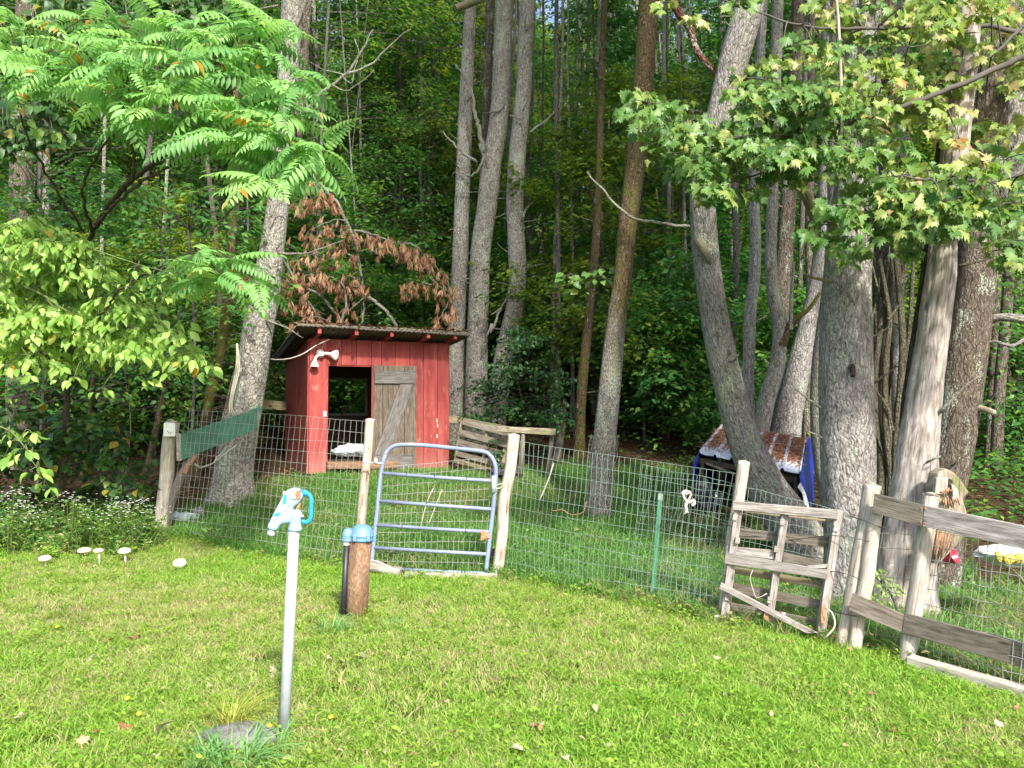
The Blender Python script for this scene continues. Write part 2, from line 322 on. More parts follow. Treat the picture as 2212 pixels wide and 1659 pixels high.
# ------------------------------------------------------------------ mesh building
class MB:
    def __init__(s): s.v = []; s.f = []; s.u = []
    def face(s, idx, uvs=None):
        s.f.append(tuple(idx)); s.u.append(uvs if uvs else [(0, 0)] * len(idx))
    def hexa(s, p, u0=0.0):
        """p: 8 points: front tl,bl,br,tr then back tl,bl,br,tr; grain runs tl -> tr"""
        o = len(s.v); s.v += [tuple(q) for q in p]
        p = [Vector(q) for q in p]
        L, H, T = (p[3] - p[0]).length, (p[1] - p[0]).length, (p[4] - p[0]).length
        s.face([o, o+1, o+2, o+3], [(u0, H), (u0, 0), (u0+L, 0), (u0+L, H)])
        s.face([o+7, o+6, o+5, o+4], [(u0+L, H+.3), (u0+L, .3), (u0, .3), (u0, H+.3)])
        s.face([o+4, o, o+3, o+7], [(u0, 1), (u0, 1+T), (u0+L, 1+T), (u0+L, 1)])
        s.face([o+1, o+5, o+6, o+2], [(u0, 2), (u0, 2+T), (u0+L, 2+T), (u0+L, 2)])
        s.face([o+4, o+5, o+1, o], [(0, 3), (.02, 3+H), (.02, 3+H), (0, 3)])
        s.face([o+3, o+2, o+6, o+7], [(0, 4), (.02, 4+H), (.02, 4+H), (0, 4)])
    def beam(s, a, b, hgt, thk, up=(0, 0, 1), vert=False):
        a, b = Vector(a), Vector(b); d = (b - a).normalized(); up = Vector(up)
        n = d.cross(up).normalized(); h = n.cross(d).normalized()
        h *= hgt / 2; n *= thk / 2
        s.hexa([a+h-n, a-h-n, b-h-n, b+h-n, a+h+n, a-h+n, b-h+n, b+h+n])
    def box(s, c, size, rot=None):
        c = Vector(c); x, y, z = [q / 2 for q in size]
        pts = [(-x,-y,z),(-x,-y,-z),(x,-y,-z),(x,-y,z),(-x,y,z),(-x,y,-z),(x,y,-z),(x,y,z)]
        s.hexa([c + (rot @ Vector(q) if rot else Vector(q)) for q in pts])
    def tube(s, pts, rad, n=8, caps=True, close=False):
        pts = [Vector(p) for p in pts]
        if not hasattr(rad, '__len__'): rad = [rad] * len(pts)
        o = len(s.v); up = Vector((0, 1, 0)); L = 0; k = len(pts)
        d0 = (pts[1] - pts[0]).normalized()
        if abs(d0.dot(up)) > .9: up = Vector((1, 0, 0))
        X = None; lens = []
        for i, p in enumerate(pts):
            d = (pts[min(i+1, k-1)] - pts[max(i-1, 0)]).normalized()
            X = (up - d * up.dot(d)).normalized() if X is None else (X - d * X.dot(d)).normalized()
            Yv = d.cross(X)
            if i: L += (p - pts[i-1]).length
            lens.append(L)
            for j in range(n):
                a = 2 * math.pi * j / n
                s.v.append(tuple(p + (X * math.cos(a) + Yv * math.sin(a)) * rad[i]))
        for i in range(k - 1):
            for j in range(n):
                j2 = (j + 1) % n
                c = 2 * math.pi * max(rad) / n
                s.face([o+i*n+j, o+i*n+j2, o+(i+1)*n+j2, o+(i+1)*n+j], [(lens[i], j*c), (lens[i], (j+1)*c), (lens[i+1], (j+1)*c), (lens[i+1], j*c)])
        if caps:
            s.face(list(range(o+n-1, o-1, -1))); s.face([o+(k-1)*n+j for j in range(n)])
    def lathe(s, base, prof, n=24, axis=None):
        """prof: (r, z) from bottom to top"""
        base = Vector(base); q = (Vector(axis).to_track_quat('Z', 'Y').to_matrix() if axis else Matrix.Identity(3)); o = len(s.v)
        for r, z in prof:
            for j in range(n):
                a = 2 * math.pi * j / n; s.v.append(tuple(base + q @ Vector((r*math.cos(a), r*math.sin(a), z))))
        for i in range(len(prof) - 1):
            for j in range(n):
                j2 = (j+1) % n; c = .5 / n
                s.face([o+i*n+j, o+i*n+j2, o+(i+1)*n+j2, o+(i+1)*n+j], [(prof[i][1], j*c), (prof[i][1], (j+1)*c), (prof[i+1][1], (j+1)*c), (prof[i+1][1], j*c)])
        s.face(list(range(o+n-1, o-1, -1))); s.face([o+(len(prof)-1)*n+j for j in range(n)])
    def prism(s, pts, off):
        """polygon (3-d points, ordered) extruded by off"""
        o = len(s.v); k = len(pts); off = Vector(off)
        s.v += [tuple(Vector(p) - off/2) for p in pts] + [tuple(Vector(p) + off/2) for p in pts]
        s.face(list(range(o, o+k))); s.face(list(range(o+2*k-1, o+k-1, -1)))
        for i in range(k): s.face([o+(i+1)%k, o+i, o+k+i, o+k+(i+1)%k])
ORG = {}
def org(o):
    while o is not None:
        if o.name in ORG: return ORG[o.name]
        o = o.parent
    return Vector((0, 0, 0))
def setp(o, label=None, cat=None, group=None, kind=None):
    if label: o['label'] = label
    if cat: o['category'] = cat
    if group: o['group'] = group
    if kind: o['kind'] = kind
    return o
def thing(name, loc, label, cat, group=None, rotz=0):
    o = bpy.data.objects.new(name, None); C.objects.link(o); o.empty_display_size = .1
    o.location = loc; o.rotation_euler = (0, 0, rotz); ORG[o.name] = Vector(loc)
    return setp(o, label, cat, group)
def link(name, me, mat, parent=None):
    o = bpy.data.objects.new(name, me); C.objects.link(o)
    if mat is not None and not me.materials: me.materials.append(mat)
    if parent is not None: o.parent = parent
    return o
def part(name, mb, mat, parent=None, smooth=False, bevel=0, local=False, origin=None):
    """mb holds world coordinates (local=True: parent coordinates)"""
    off = Vector((0, 0, 0)) if local else org(parent)
    if origin is not None: off = Vector(origin)
    me = bpy.data.meshes.new(name)
    vs = np.array(mb.v) - np.array(off)
    me.from_pydata(vs.tolist(), [], mb.f)
    ul = me.uv_layers.new(name='UVMap'); flat = [c for f in mb.u for q in f for c in q]
    ul.data.foreach_set('uv', flat)
    if smooth: me.shade_smooth()
    o = link(name, me, mat, parent)
    if origin is not None: o.location = off; ORG[o.name] = off
    if bevel:
        b = o.modifiers.new('bevel', 'BEVEL'); b.width = bevel; b.segments = 2; b.limit_method = 'ANGLE'
    return o
def np_mesh(name, V, F, rnd=None, smooth=False):
    """V (n,3), F list of (m,k) index arrays"""
    me = bpy.data.meshes.new(name); me.vertices.add(len(V)); me.vertices.foreach_set('co', np.ascontiguousarray(V, np.float32).ravel())
    F = [f for f in F if len(f)]
    loops = np.concatenate([f.ravel() for f in F]).astype(np.int32)
    tot = np.concatenate([np.full(len(f), f.shape[1]) for f in F]); start = np.concatenate([[0], np.cumsum(tot)[:-1]])
    me.loops.add(len(loops)); me.loops.foreach_set('vertex_index', loops)
    me.polygons.add(len(tot)); me.polygons.foreach_set('loop_start', start.astype(np.int32))
    if rnd is not None:
        a = me.attributes.new('rnd', 'FLOAT', 'POINT'); a.data.foreach_set('value', np.ascontiguousarray(rnd, np.float32))
    me.update(calc_edges=True)
    if smooth: me.shade_smooth()
    return me
def quad_board(mb, tl, bl, br, tr, Y0, Y1, thk, jit=.003):
    """board whose front face covers four picture points; left end at depth Y0, right end at Y1"""
    f = [P(*tl, Y0), P(*bl, Y0), P(*br, Y1), P(*tr, Y1)]
    n = (f[3] - f[0]).cross(f[1] - f[0]).normalized()
    if n.y < 0: n = -n
    f = [q + Vector([random.uniform(-jit, jit) for _ in range(3)]) for q in f]
    mb.hexa(f + [q + n * thk for q in f])
def smooth_path(pts, step):
    """Catmull-Rom through rows of numbers, first three of them xyz"""
    a = np.array(pts, float); out = []
    if len(a) < 3:
        n = max(2, int(np.linalg.norm(a[-1][:3] - a[0][:3]) / step) + 1)
        return np.array([a[0] + (a[-1] - a[0]) * t for t in np.linspace(0, 1, n)])
    e = np.vstack([2*a[0]-a[1], a, 2*a[-1]-a[-2]])
    for i in range(1, len(e) - 2):
        p0, p1, p2, p3 = e[i-1], e[i], e[i+1], e[i+2]
        n = max(2, int(np.linalg.norm(p2[:3]-p1[:3]) / step))
        for t in np.arange(n) / n:
            out.append(.5 * ((2*p1) + (-p0+p2)*t + (2*p0-5*p1+4*p2-p3)*t*t + (-p0+3*p1-3*p2+p3)*t**3))
    out.append(a[-1]); return np.array(out)
def trunk_mesh(name, pts, seg=40, step=.05, ridge=.06, lump=.07, seed=0, flare=0.0, org_=(0,0,0), twist=0.0):
    """pts rows (x,y,z,r); returns a mesh with ridged, lumpy surface and UVs in metres"""
    q = smooth_path(pts, step); n = len(q); c = q[:, :3]; r = np.maximum(q[:, 3], .004)
    d = np.gradient(c, axis=0); d /= np.linalg.norm(d, axis=1)[:, None]
    L = np.concatenate([[0], np.cumsum(np.linalg.norm(np.diff(c, axis=0), axis=1))])
    up = np.array([0, 1.0, 0]); X = up - d * (d @ up)[:, None]; X /= np.linalg.norm(X, axis=1)[:, None]; Yv = np.cross(d, X)
    th = np.linspace(0, 2*np.pi, seg, endpoint=False)
    A, LL = np.meshgrid(th, L); ca, sa = np.cos(A + LL*twist), np.sin(A + LL*twist)
    rm = r[:, None]
    rr = rm * (1 + lump * 2 * (fbm(ca*1.1 + seed*3.1, sa*1.1 + 5, LL*.9 + seed, 3) - .45))
    fr = 1 - np.abs(2*fbm(ca*4.5 + seed, sa*4.5 + 9, LL*1.6 + seed*2, 4) - .95)
    rr = rr + ridge * rm * (fr - .6) + .25*ridge*rm*(fbm(ca*14, sa*14 + 3, LL*9, 2) - .4)
    if flare:
        k = np.exp(-np.maximum(LL - .25, 0) / .22)
        rr = rr * (1 + flare * k * (.55 + .8 * np.maximum(0, np.sin(A*3 + seed*2) + .5*np.sin(A*5 + seed))))
    V = c[:, None] + X[:, None]*(ca*rr)[..., None] + Yv[:, None]*(sa*rr)[..., None]
    V = V.reshape(-1, 3) - np.array(org_)
    i = np.arange(n-1)[:, None]*seg; j = np.arange(seg); j2 = (j+1) % seg
    F = np.stack([i+j, i+j2, i+seg+j2, i+seg+j], -1).reshape(-1, 4)
    top = len(V); V = np.vstack([V, c[-1] - np.array(org_) + d[-1]*r[-1]*.3])
    cap = np.stack([(n-1)*seg+j, (n-1)*seg+j2, np.full(seg, top)], -1)
    me = np_mesh(name, V, [F, cap], smooth=True)
    circ = float(np.mean(r))*2*np.pi
    u0 = np.repeat(L[:-1], seg); u1 = np.repeat(L[1:], seg); v0 = np.tile(j/seg*circ, n-1); v1 = v0 + circ/seg
    uvq = np.stack([np.stack([u0, v0], -1), np.stack([u0, v1], -1), np.stack([u1, v1], -1), np.stack([u1, v0], -1)], 1).reshape(-1, 2)
    uvc = np.tile(np.array([[L[-1], 0], [L[-1], .02], [L[-1], .01]]), (seg, 1))
    ul = me.uv_layers.new(name='UVMap'); ul.data.foreach_set('uv', np.vstack([uvq, uvc]).astype(np.float32).ravel())
    return me

# ------------------------------------------------------------------ leaves
def T_oval(wd=.26):
    v = np.array([(0,0,0),(-wd*.8,.27,.05),(-wd,.5,.07),(-wd*.62,.77,.03),(0,1,-.1),(wd*.62,.77,.03),(wd,.5,.07),(wd*.8,.27,.05),(0,.27,0),(0,.52,.01),(0,.78,-.02)], float)
    return v, [np.array([(1,8,9,2),(2,9,10,3),(8,7,6,9),(9,6,5,10)]), np.array([(0,8,1),(0,7,8),(3,10,4),(10,5,4)])]
def T_rhomb(wd=.3):
    v = np.array([(0,0,0),(-wd,.45,.06),(0,1,-.08),(wd,.45,.06)], float); return v, [np.array([(0,2,1),(0,3,2)])]
def T_maple(fold=0, curl=0, twist=0):
    pts = [(0,0),(.14,.05),(.36,-.07),(.31,.12),(.57,.20),(.44,.30),(.61,.49),(.39,.46),(.34,.62),(.16,.50),(.22,.79),(.09,.75),(0,1.03)]
    pts = [(x, y) for x, y in pts] + [(-x, y) for x, y in pts[-2:0:-1]]
    v = [(0, .33, -.03)] + [(x, y, .05*abs(x)*2 - .12*y*y + (.04 if i % 2 else -.01)) for i, (x, y) in enumerate(pts)]
    k = len(pts); v = np.array(v, float); v[:, 2] += fold*np.abs(v[:, 0]) - curl*(v[:, 1] - .2)**2*np.sign(v[:, 1] - .2) + twist*v[:, 0]*v[:, 1]
    return v, [np.array([(0, 1+i, 1+(i+1) % k) for i in range(k)])]
TPL = dict(oval=T_oval(), broad=T_oval(.40), lance=T_oval(.16), rhomb=T_rhomb(), round=T_oval(.44), maple=T_maple(), needle=T_rhomb(.055), maple_b=T_maple(.7, .35, .3), maple_c=T_maple(-.45, .5, -.4))
for nm_, (fo, cu, tw_) in (('oval_b', (.35, .45, .3)), ('broad_b', (.3, .4, -.4)), ('round_b', (.4, .3, .3))):
    v_, f_ = TPL[nm_[:-2]]; v_ = v_.copy(); v_[:, 2] += fo*np.abs(v_[:, 0]) - cu*v_[:, 1]**2*.6 + tw_*v_[:, 0]*v_[:, 1]; TPL[nm_] = (v_, f_)
VAR = dict(maple=['maple', 'maple_b', 'maple_c'], oval=['oval', 'oval_b'], broad=['broad', 'broad_b'], round=['round', 'round_b'])
def basis(D, Nn):
    D = D / np.linalg.norm(D, axis=1)[:, None]
    Nn = Nn - D * (D*Nn).sum(1)[:, None]; Nn /= np.maximum(np.linalg.norm(Nn, axis=1), 1e-6)[:, None]
    return np.stack([np.cross(D, Nn), D, Nn], -1)
def leaves_arrays(tpl, Pp, D, Nn, S):
    tv, tf = TPL[tpl]; B = basis(D, Nn); k = len(tv); n = len(Pp)
    V = Pp[:, None] + np.einsum('nij,kj->nki', B, tv) * S[:, None, None]
    F = [(f[None] + (np.arange(n)*k)[:, None, None]).reshape(-1, f.shape[1]) for f in tf]
    return V.reshape(-1, 3), F, k
def leaves_mesh(name, tpl, Pp, D, Nn, S, rnd=None, off=(0,0,0)):
    V, F, k = leaves_arrays(tpl, Pp - np.array(off), D, Nn, S)
    rnd = RNG.random(len(Pp)) if rnd is None else rnd
    return np_mesh(name, V, F, np.repeat(rnd, k))
def single_leaf_mesh(tpl):
    key = 'single_' + tpl
    me = bpy.data.meshes.get(key)
    if me is None: me = np_mesh(key, TPL[tpl][0].copy(), TPL[tpl][1])
    return me
def leaf_parts(parent, tpl, mat, Pp, D, Nn, S, nmax=300, off=(0,0,0)):
    """the nmax leaves that show largest become parts; the rest one stuff part"""
    key = S / np.maximum(Pp[:, 1], .5) * (0.6 + .4*np.abs(Nn[:, 1])); order = np.argsort(-key); first, rest = order[:nmax], order[nmax:]
    mes = []
    for v_ in VAR.get(tpl, [tpl]): me = single_leaf_mesh(v_).copy(); me.name = 'leaf_' + v_; me.materials.append(mat); mes.append(me)
    B = basis(D, Nn)
    for i in first:
        o = bpy.data.objects.new('leaf', mes[int(i) % len(mes)]); C.objects.link(o); o.parent = parent
        m4 = Matrix([[*(B[i][r] * S[i]), Pp[i][r] - off[r]] for r in range(3)] + [[0, 0, 0, 1]]); o.matrix_local = m4
    if len(rest):
        vs_ = VAR.get(tpl, [tpl]); VV, FF, RR, o_ = [], [], [], 0
        for q_, v_ in enumerate(vs_):
            ii = rest[q_::len(vs_)]
            if not len(ii): continue
            V, F, k = leaves_arrays(v_, Pp[ii] - np.array(off), D[ii], Nn[ii], S[ii]); VV.append(V); FF += [f + o_ for f in F]; o_ += len(V); RR.append(np.repeat(RNG.random(len(ii)), k))
        setp(link('leaves', np_mesh('leaves', np.vstack(VV), FF, np.concatenate(RR)), mat, parent), kind='stuff')
# ------------------------------------------------------------------ ground
def ground_sheet():
    xs = np.unique(np.round(np.concatenate([np.linspace(-130, -16, 30), np.arange(-16, 16.01, .2), np.linspace(16, 130, 30)]), 3))
    ys = np.unique(np.round(np.concatenate([np.linspace(-60, -2, 20), np.arange(-2, 26.01, .2), np.linspace(26, 160, 50)]), 3))
    X, Y = np.meshgrid(xs, ys); Z = ground(X, Y) + .012 * (fbm(X*5, Y*5) - .5)
    nx, ny = len(xs), len(ys); i = (np.arange(ny-1)[:, None]*nx + np.arange(nx-1)).ravel()
    me = np_mesh('ground', np.stack([X, Y, Z], -1).reshape(-1, 3), [np.stack([i, i+1, i+nx+1, i+nx], -1)], smooth=True)
    a = me.attributes.new('litter', 'FLOAT', 'POINT'); a.data.foreach_set('value', litter(X, Y).ravel().astype(np.float32))
    setp(link('ground', me, M['ground']), kind='structure')
def litter(X, Y):
    e = (fbm(X*.9, Y*.9, 2.2) - .45) * 2.2
    l = 1 / (1 + np.exp(-(Y - 13.0 + e) * 2.2))
    l = np.maximum(l, 1 / (1 + np.exp(-((-X - 4.6) + (Y - 9.6)*.35 + e*.6) * 3)) * (Y > 8.2))
    l = np.maximum(l, 1 / (1 + np.exp(-(X - 2.3 + e*.5) * 3)) * 1 / (1 + np.exp(-(Y - 7.6) * 3)) * .9)
    l = np.maximum(l, np.exp(-(((X - 3.3)**2 + (Y - 7.2)**2) / .8)) * .9)
    l = np.maximum(l, .95*np.exp(-((X + 2.75)**2/1.1 + (Y - 12.35 - (X + 3)*.4)**2/.22)))
    l = np.maximum(l, .8/(1 + np.exp(-((Y - 10.6) - (X + 4.1)*1.1 + e*.4)*3)) * (X < -2.9) * (Y > 8.8))
    return l
ground_sheet()

# ------------------------------------------------------------------ grass (stuff, nobody could count it)
def tuft(name, nb, rad, h0, h1, wd, mat, lean=.5, seed=0, seg=3, leafy=0, leafsz=.02):
    r = np.random.default_rng(seed); V = []; Fq = []; Ft = []; rn = []
    for b in range(nb):
        a, q = r.random()*2*np.pi, rad*math.sqrt(r.random()); x, y = q*math.cos(a), q*math.sin(a)
        h = h0 + (h1-h0)*r.random(); la = r.random()*2*np.pi; le = lean*h*(.2 + r.random()); wa = r.random()*np.pi; w_ = wd*(.6 + .7*r.random())
        o = len(V); dx, dy = math.cos(wa)*w_/2, math.sin(wa)*w_/2
        for s in range(seg):
            t = s/seg; k = 1 - .55*t*t; cx, cy, cz = x + math.cos(la)*le*t*t, y + math.sin(la)*le*t*t, h*t*(1 - .25*t*lean) - .01
            V += [(cx-dx*k, cy-dy*k, cz), (cx+dx*k, cy+dy*k, cz)]
        V.append((x + math.cos(la)*le, y + math.sin(la)*le, h*(1 - .3*lean) - .01))
        for s in range(seg-1): Fq.append((o+2*s, o+2*s+1, o+2*s+3, o+2*s+2))
        Ft.append((o+2*seg-2, o+2*seg-1, o+2*seg)); rn += [r.random()]*(2*seg+1)
    V = np.array(V).reshape(-1, 3); F = [np.array(Fq, int).reshape(-1, 4), np.array(Ft, int).reshape(-1, 3)]; rn = np.array(rn)
    if leafy:
        A = r.random(leafy)*2*np.pi; q = rad*1.1*np.sqrt(r.random(leafy)); Pp = np.stack([q*np.cos(A), q*np.sin(A), h0*.3 + (h1*.55)*r.random(leafy)], -1)
        A2 = r.random(leafy)*2*np.pi; D = np.stack([np.cos(A2), np.sin(A2), .1 + .4*r.random(leafy)], -1)
        Nn = np.stack([r.normal(0, .35, leafy), r.normal(0, .35, leafy), np.ones(leafy)], -1)
        V2, F2, k = leaves_arrays('oval', Pp, D, Nn, leafsz*(.6 + .8*r.random(leafy)))
        o = len(V); V = np.vstack([V, V2]) if o else V2; F += [f + o for f in F2]; rn = np.concatenate([rn, np.repeat(r.random(leafy), k)])
    me = np_mesh(name, V, F, rn); ob = bpy.data.objects.new(name, me); me.materials.append(mat); return ob
def scatter(name, pts, rot, scl, dry, srcs, idx, label=None):
    me = bpy.data.meshes.new(name); me.vertices.add(len(pts)); me.vertices.foreach_set('co', pts.astype(np.float32).ravel())
    for nm, ty, val in (('rotz', 'FLOAT', rot), ('scl', 'FLOAT', scl), ('dry', 'FLOAT', dry), ('pick', 'INT', idx)):
        a = me.attributes.new(nm, ty, 'POINT'); a.data.foreach_set('value', val.astype(np.int32 if ty == 'INT' else np.float32))
    col = bpy.data.collections.new(name + '_source')
    for i, s_ in enumerate(srcs): s_.name = '%s_%02d' % (name + '_src', i); col.objects.link(s_)
    ob = bpy.data.objects.new(name, me); C.objects.link(ob); setp(ob, kind='stuff')
    if label: ob['label'] = label
    g = bpy.data.node_groups.new(name + '_nodes', 'GeometryNodeTree')
    g.interface.new_socket('Geometry', in_out='INPUT', socket_type='NodeSocketGeometry'); g.interface.new_socket('Geometry', in_out='OUTPUT', socket_type='NodeSocketGeometry')
    n = g.nodes; gi, go, iop, ci = n.new('NodeGroupInput'), n.new('NodeGroupOutput'), n.new('GeometryNodeInstanceOnPoints'), n.new('GeometryNodeCollectionInfo')
    ci.inputs['Collection'].default_value = col; ci.inputs['Separate Children'].default_value = True; ci.inputs['Reset Children'].default_value = True
    def attr(nm, ty):
        a = n.new('GeometryNodeInputNamedAttribute'); a.data_type = ty; a.inputs[0].default_value = nm; return a.outputs[0]
    cx = n.new('ShaderNodeCombineXYZ'); L = g.links.new
    L(gi.outputs[0], iop.inputs['Points']); L(ci.outputs[0], iop.inputs['Instance']); iop.inputs['Pick Instance'].default_value = True
    L(attr('pick', 'INT'), iop.inputs['Instance Index']); L(attr('rotz', 'FLOAT'), cx.inputs['Z']); L(cx.outputs[0], iop.inputs['Rotation'])
    L(attr('scl', 'FLOAT'), iop.inputs['Scale']); L(iop.outputs[0], go.inputs[0])
    md = ob.modifiers.new('scatter', 'NODES'); md.node_group = g; return ob
# the fence line on the ground: x -> y of the pen's near edge
FX = [(-5.2, 9.6), (-4.25, 9.3), (-1.45, 7.75), (-.15, 7.5), (1.65, 6.05), (2.55, 5.7), (3.4, 4.9), (6, 3.2)]
def fence_y(x): return np.interp(x, [a for a, b in FX], [b for a, b in FX])
def grass():
    r = np.random.default_rng(5)
    lawn = [tuft('t', 46, .075, .03, .075, .0048, M['lawn'], .8, 10+i) for i in range(4)]
    lawn += [tuft('t', 30, .08, .04, .12, .0052, M['clover'], .9, 20+i, leafy=10, leafsz=.022) for i in range(2)]
    lawn += [tuft('t', 10, .07, .02, .05, .0045, M['clover'], .8, 30+i, leafy=34, leafsz=.020) for i in range(2)]
    lawn += [tuft('t', 8, .06, .02, .07, .006, M['clover'], .8, 40, leafy=7, leafsz=.035)]
    n = 25000; y = 2.4 + 8.0*r.random(n*2)**.9; x = (r.random(n*2)*2 - 1)*(y*.78 + 1.2); keep = (y < fence_y(x) + .12); x, y = x[keep][:n], y[keep][:n]
    bare = fbm(x*1.3 + 4, y*1.3, 7.7); k2 = r.random(len(x)) > np.clip((bare - .52)*6, 0, .55); x, y, bare = x[k2], y[k2], bare[k2]
    dry = np.clip((fbm(x*.8, y*.8, 3.3) - .40)*2.8, .03, .42) + .25*np.exp(-((x + 2.7)**2/1.2 + (y - 6.1)**2/.7)); n = len(x)
    idx = r.choice(9, n, p=[.21, .21, .20, .19, .06, .06, .03, .03, .01]); z = ground(x, y)
    scatter('lawn_grass', np.stack([x, y, z], -1), r.random(n)*6.28, .75 + .6*r.random(n), dry, lawn, idx, 'short bright green lawn with clover and dry tan patches')
    pen = [tuft('t', 40, .09, .08, .22, .0065, M['pen_grass'], .9, 50+i, 4) for i in range(4)]
    pen += [tuft('t', 16, .09, .05, .14, .006, M['pen_grass'], .9, 60+i, 3, leafy=18, leafsz=.035) for i in range(2)]
    n = 15000; y = 5.0 + 9.5*r.random(n*2); x = (r.random(n*2)*2 - 1)*(y*.68 + .8); fy = fence_y(x)
    l = litter(x, y); ds = ((x + 2.9)**2 + (y - 13.9)**2)
    keep = (y > fy - .05) & (r.random(n*2) > l*1.15 - .02) & (ds > 2.3) & (x > -5.2); x, y = x[keep][:n], y[keep][:n]; n = len(x)
    s_ = .55 + .75*r.random(n) * (1 - .35*np.clip((y - 9)/4, 0, 1)); dry = np.clip((fbm(x*.9, y*.9, 1.3) - .42)*1.8, .02, .4)
    near = np.exp(-((y - fence_y(x))/.25)**2); dry = np.clip(dry + near*.3*(x > .8), 0, .6)
    scatter('pen_grass', np.stack([x, y, ground(x, y)], -1), r.random(n)*6.28, s_, dry, pen, r.integers(0, 6, n), 'longer blue green grass growing inside the wire pen')
grass()

# ------------------------------------------------------------------ the main trees, traced as (px, py, width px) with a depth
def tree_pts(pts, Y, Yt=None, down=.35, up=2.5):
    rows = []; k = len(pts)
    for i, q in enumerate(pts):
        y = Y if Yt is None else Y + (Yt - Y) * (i/(k-1)); p = P(q[0], q[1], y); rows.append((*p, q[2]/2/FPX*y))
    return rows
def add_ends(rows, down=.35, up=2.5):
    """rows run base -> top; root end goes below the soil, top carries on out of the frame"""
    a, b = np.array(rows[0]), np.array(rows[1]); d = (a-b)[:3]; d /= np.linalg.norm(d)
    g0 = gz(a[0], a[1]); a2 = a.copy(); a2[:3] = a[:3] + d*(max(0, a[2]-g0) + down); rows = [tuple(a2)] + list(rows)
    if up:
        a, b = np.array(rows[-1]), np.array(rows[-2]); d = (a-b)[:3]; d /= np.linalg.norm(d); d = d*.5 + np.array([0, 0, .5]); d /= np.linalg.norm(d)
        for k in (.5, 1): e = a.copy(); e[:3] = a[:3] + d*up*k; e[3] = a[3]*(1 - .25*k); rows.append(tuple(e))
    return rows
def Y_of(px, py): return G(px, py).y
CROWN_SRC = {}
def make_tree(label, pts, Y, mat, Yt=None, stems=(), name='tree', cat='tree', group=None, flare=.35, seg=48, step=.04, ridge=.07, lump=.06, up=2.5, crown=None, seed=1, extra_twigs=0, twig_rng=(.12, .4)):
    rows = add_ends(tree_pts(pts, Y, Yt), up=up); base = (rows[1][0], rows[1][1], gz(rows[1][0], rows[1][1]))
    t = thing(name, base, label, cat, group)
    link('trunk', trunk_mesh('trunk', rows, seg, step, ridge, lump, seed, flare, base), M[mat], t)
    for i, (sp_, m2, Y2, Yt2, upx) in enumerate(stems):
        rw = tree_pts(sp_, Y2, Yt2)
        if upx: rw = add_ends(rw, down=.0, up=upx)[1:]
        link('stem', trunk_mesh('stem', rw, max(16, seg//2), step, ridge, lump, seed+i+3, 0, base), M[m2], t)
    r = random.Random(seed*17 + 5)
    q = smooth_path(rows[1:], .15)
    for i in range(extra_twigs):
        k = r.randrange(3, len(q)-1); a = r.random()*6.28; ln = r.uniform(*twig_rng)
        c = Vector(q[k][:3]); d = Vector((math.cos(a), math.sin(a)*.8 - .2, r.uniform(-.15, .5))).normalized(); rr = q[k][3]
        pts3 = [c + d*rr*.6, c + d*(rr + ln*.5) + Vector((0, 0, r.uniform(-.02, .03))), c + d*(rr + ln) + Vector((r.uniform(-.05, .05), 0, r.uniform(-.06, .08)))]
        r0 = r.uniform(.007, .018)
        mb = MB(); mb.tube(smooth_path(pts3, .06)[:, :3], list(np.linspace(r0, r0*.45, len(smooth_path(pts3, .06)))), 6); part('branch', mb, M['bare_branch'], t, smooth=True)
    if crown and crown in CROWN_SRC:
        e = rows[-1]; o = link('crown', CROWN_SRC[crown], None, t); o.location = Vector((e[0], e[1], e[2] + r.uniform(.5, 2.5))) - Vector(base)  # sits out of view, put there to cast shade below
        o.rotation_euler = (0, 0, r.random()*6.28); s_ = r.uniform(.8, 1.1); o.scale = (s_, s_, s_)
    return t
def limb(parent, pts, Y, r0, r1, mat='bare_branch', name='branch', wob=.0, n=8, Yt=None, step=.06, ridge=.0, label=None):
    """branch traced in the picture: pts (px, py[, Y])"""
    k = len(pts); rows = []
    for i, q in enumerate(pts):
        y = q[2] if len(q) > 2 else (Y if Yt is None else Y + (Yt-Y)*i/(k-1)); rows.append((*P(q[0], q[1], y), r0 + (r1-r0)*(i/(k-1))**.7))
    if ridge: me = trunk_mesh(name, rows, n, step, ridge, .08, int(pts[0][0]) % 31, 0, org(parent)); o = link(name, me, M[mat], parent)
    else:
        q = smooth_path(rows, step); q[:, :3] += wob*(np.stack([vn(np.arange(len(q))*.8, pts[0][0]), vn(np.arange(len(q))*.8, pts[0][0]+9), vn(np.arange(len(q))*.8, pts[0][0]+20)], -1) - .5)
        mb = MB(); mb.tube(q[:, :3], list(q[:, 3]), n); o = part(name, mb, M[mat], parent, smooth=True)
    if label: o['label'] = label
    return o

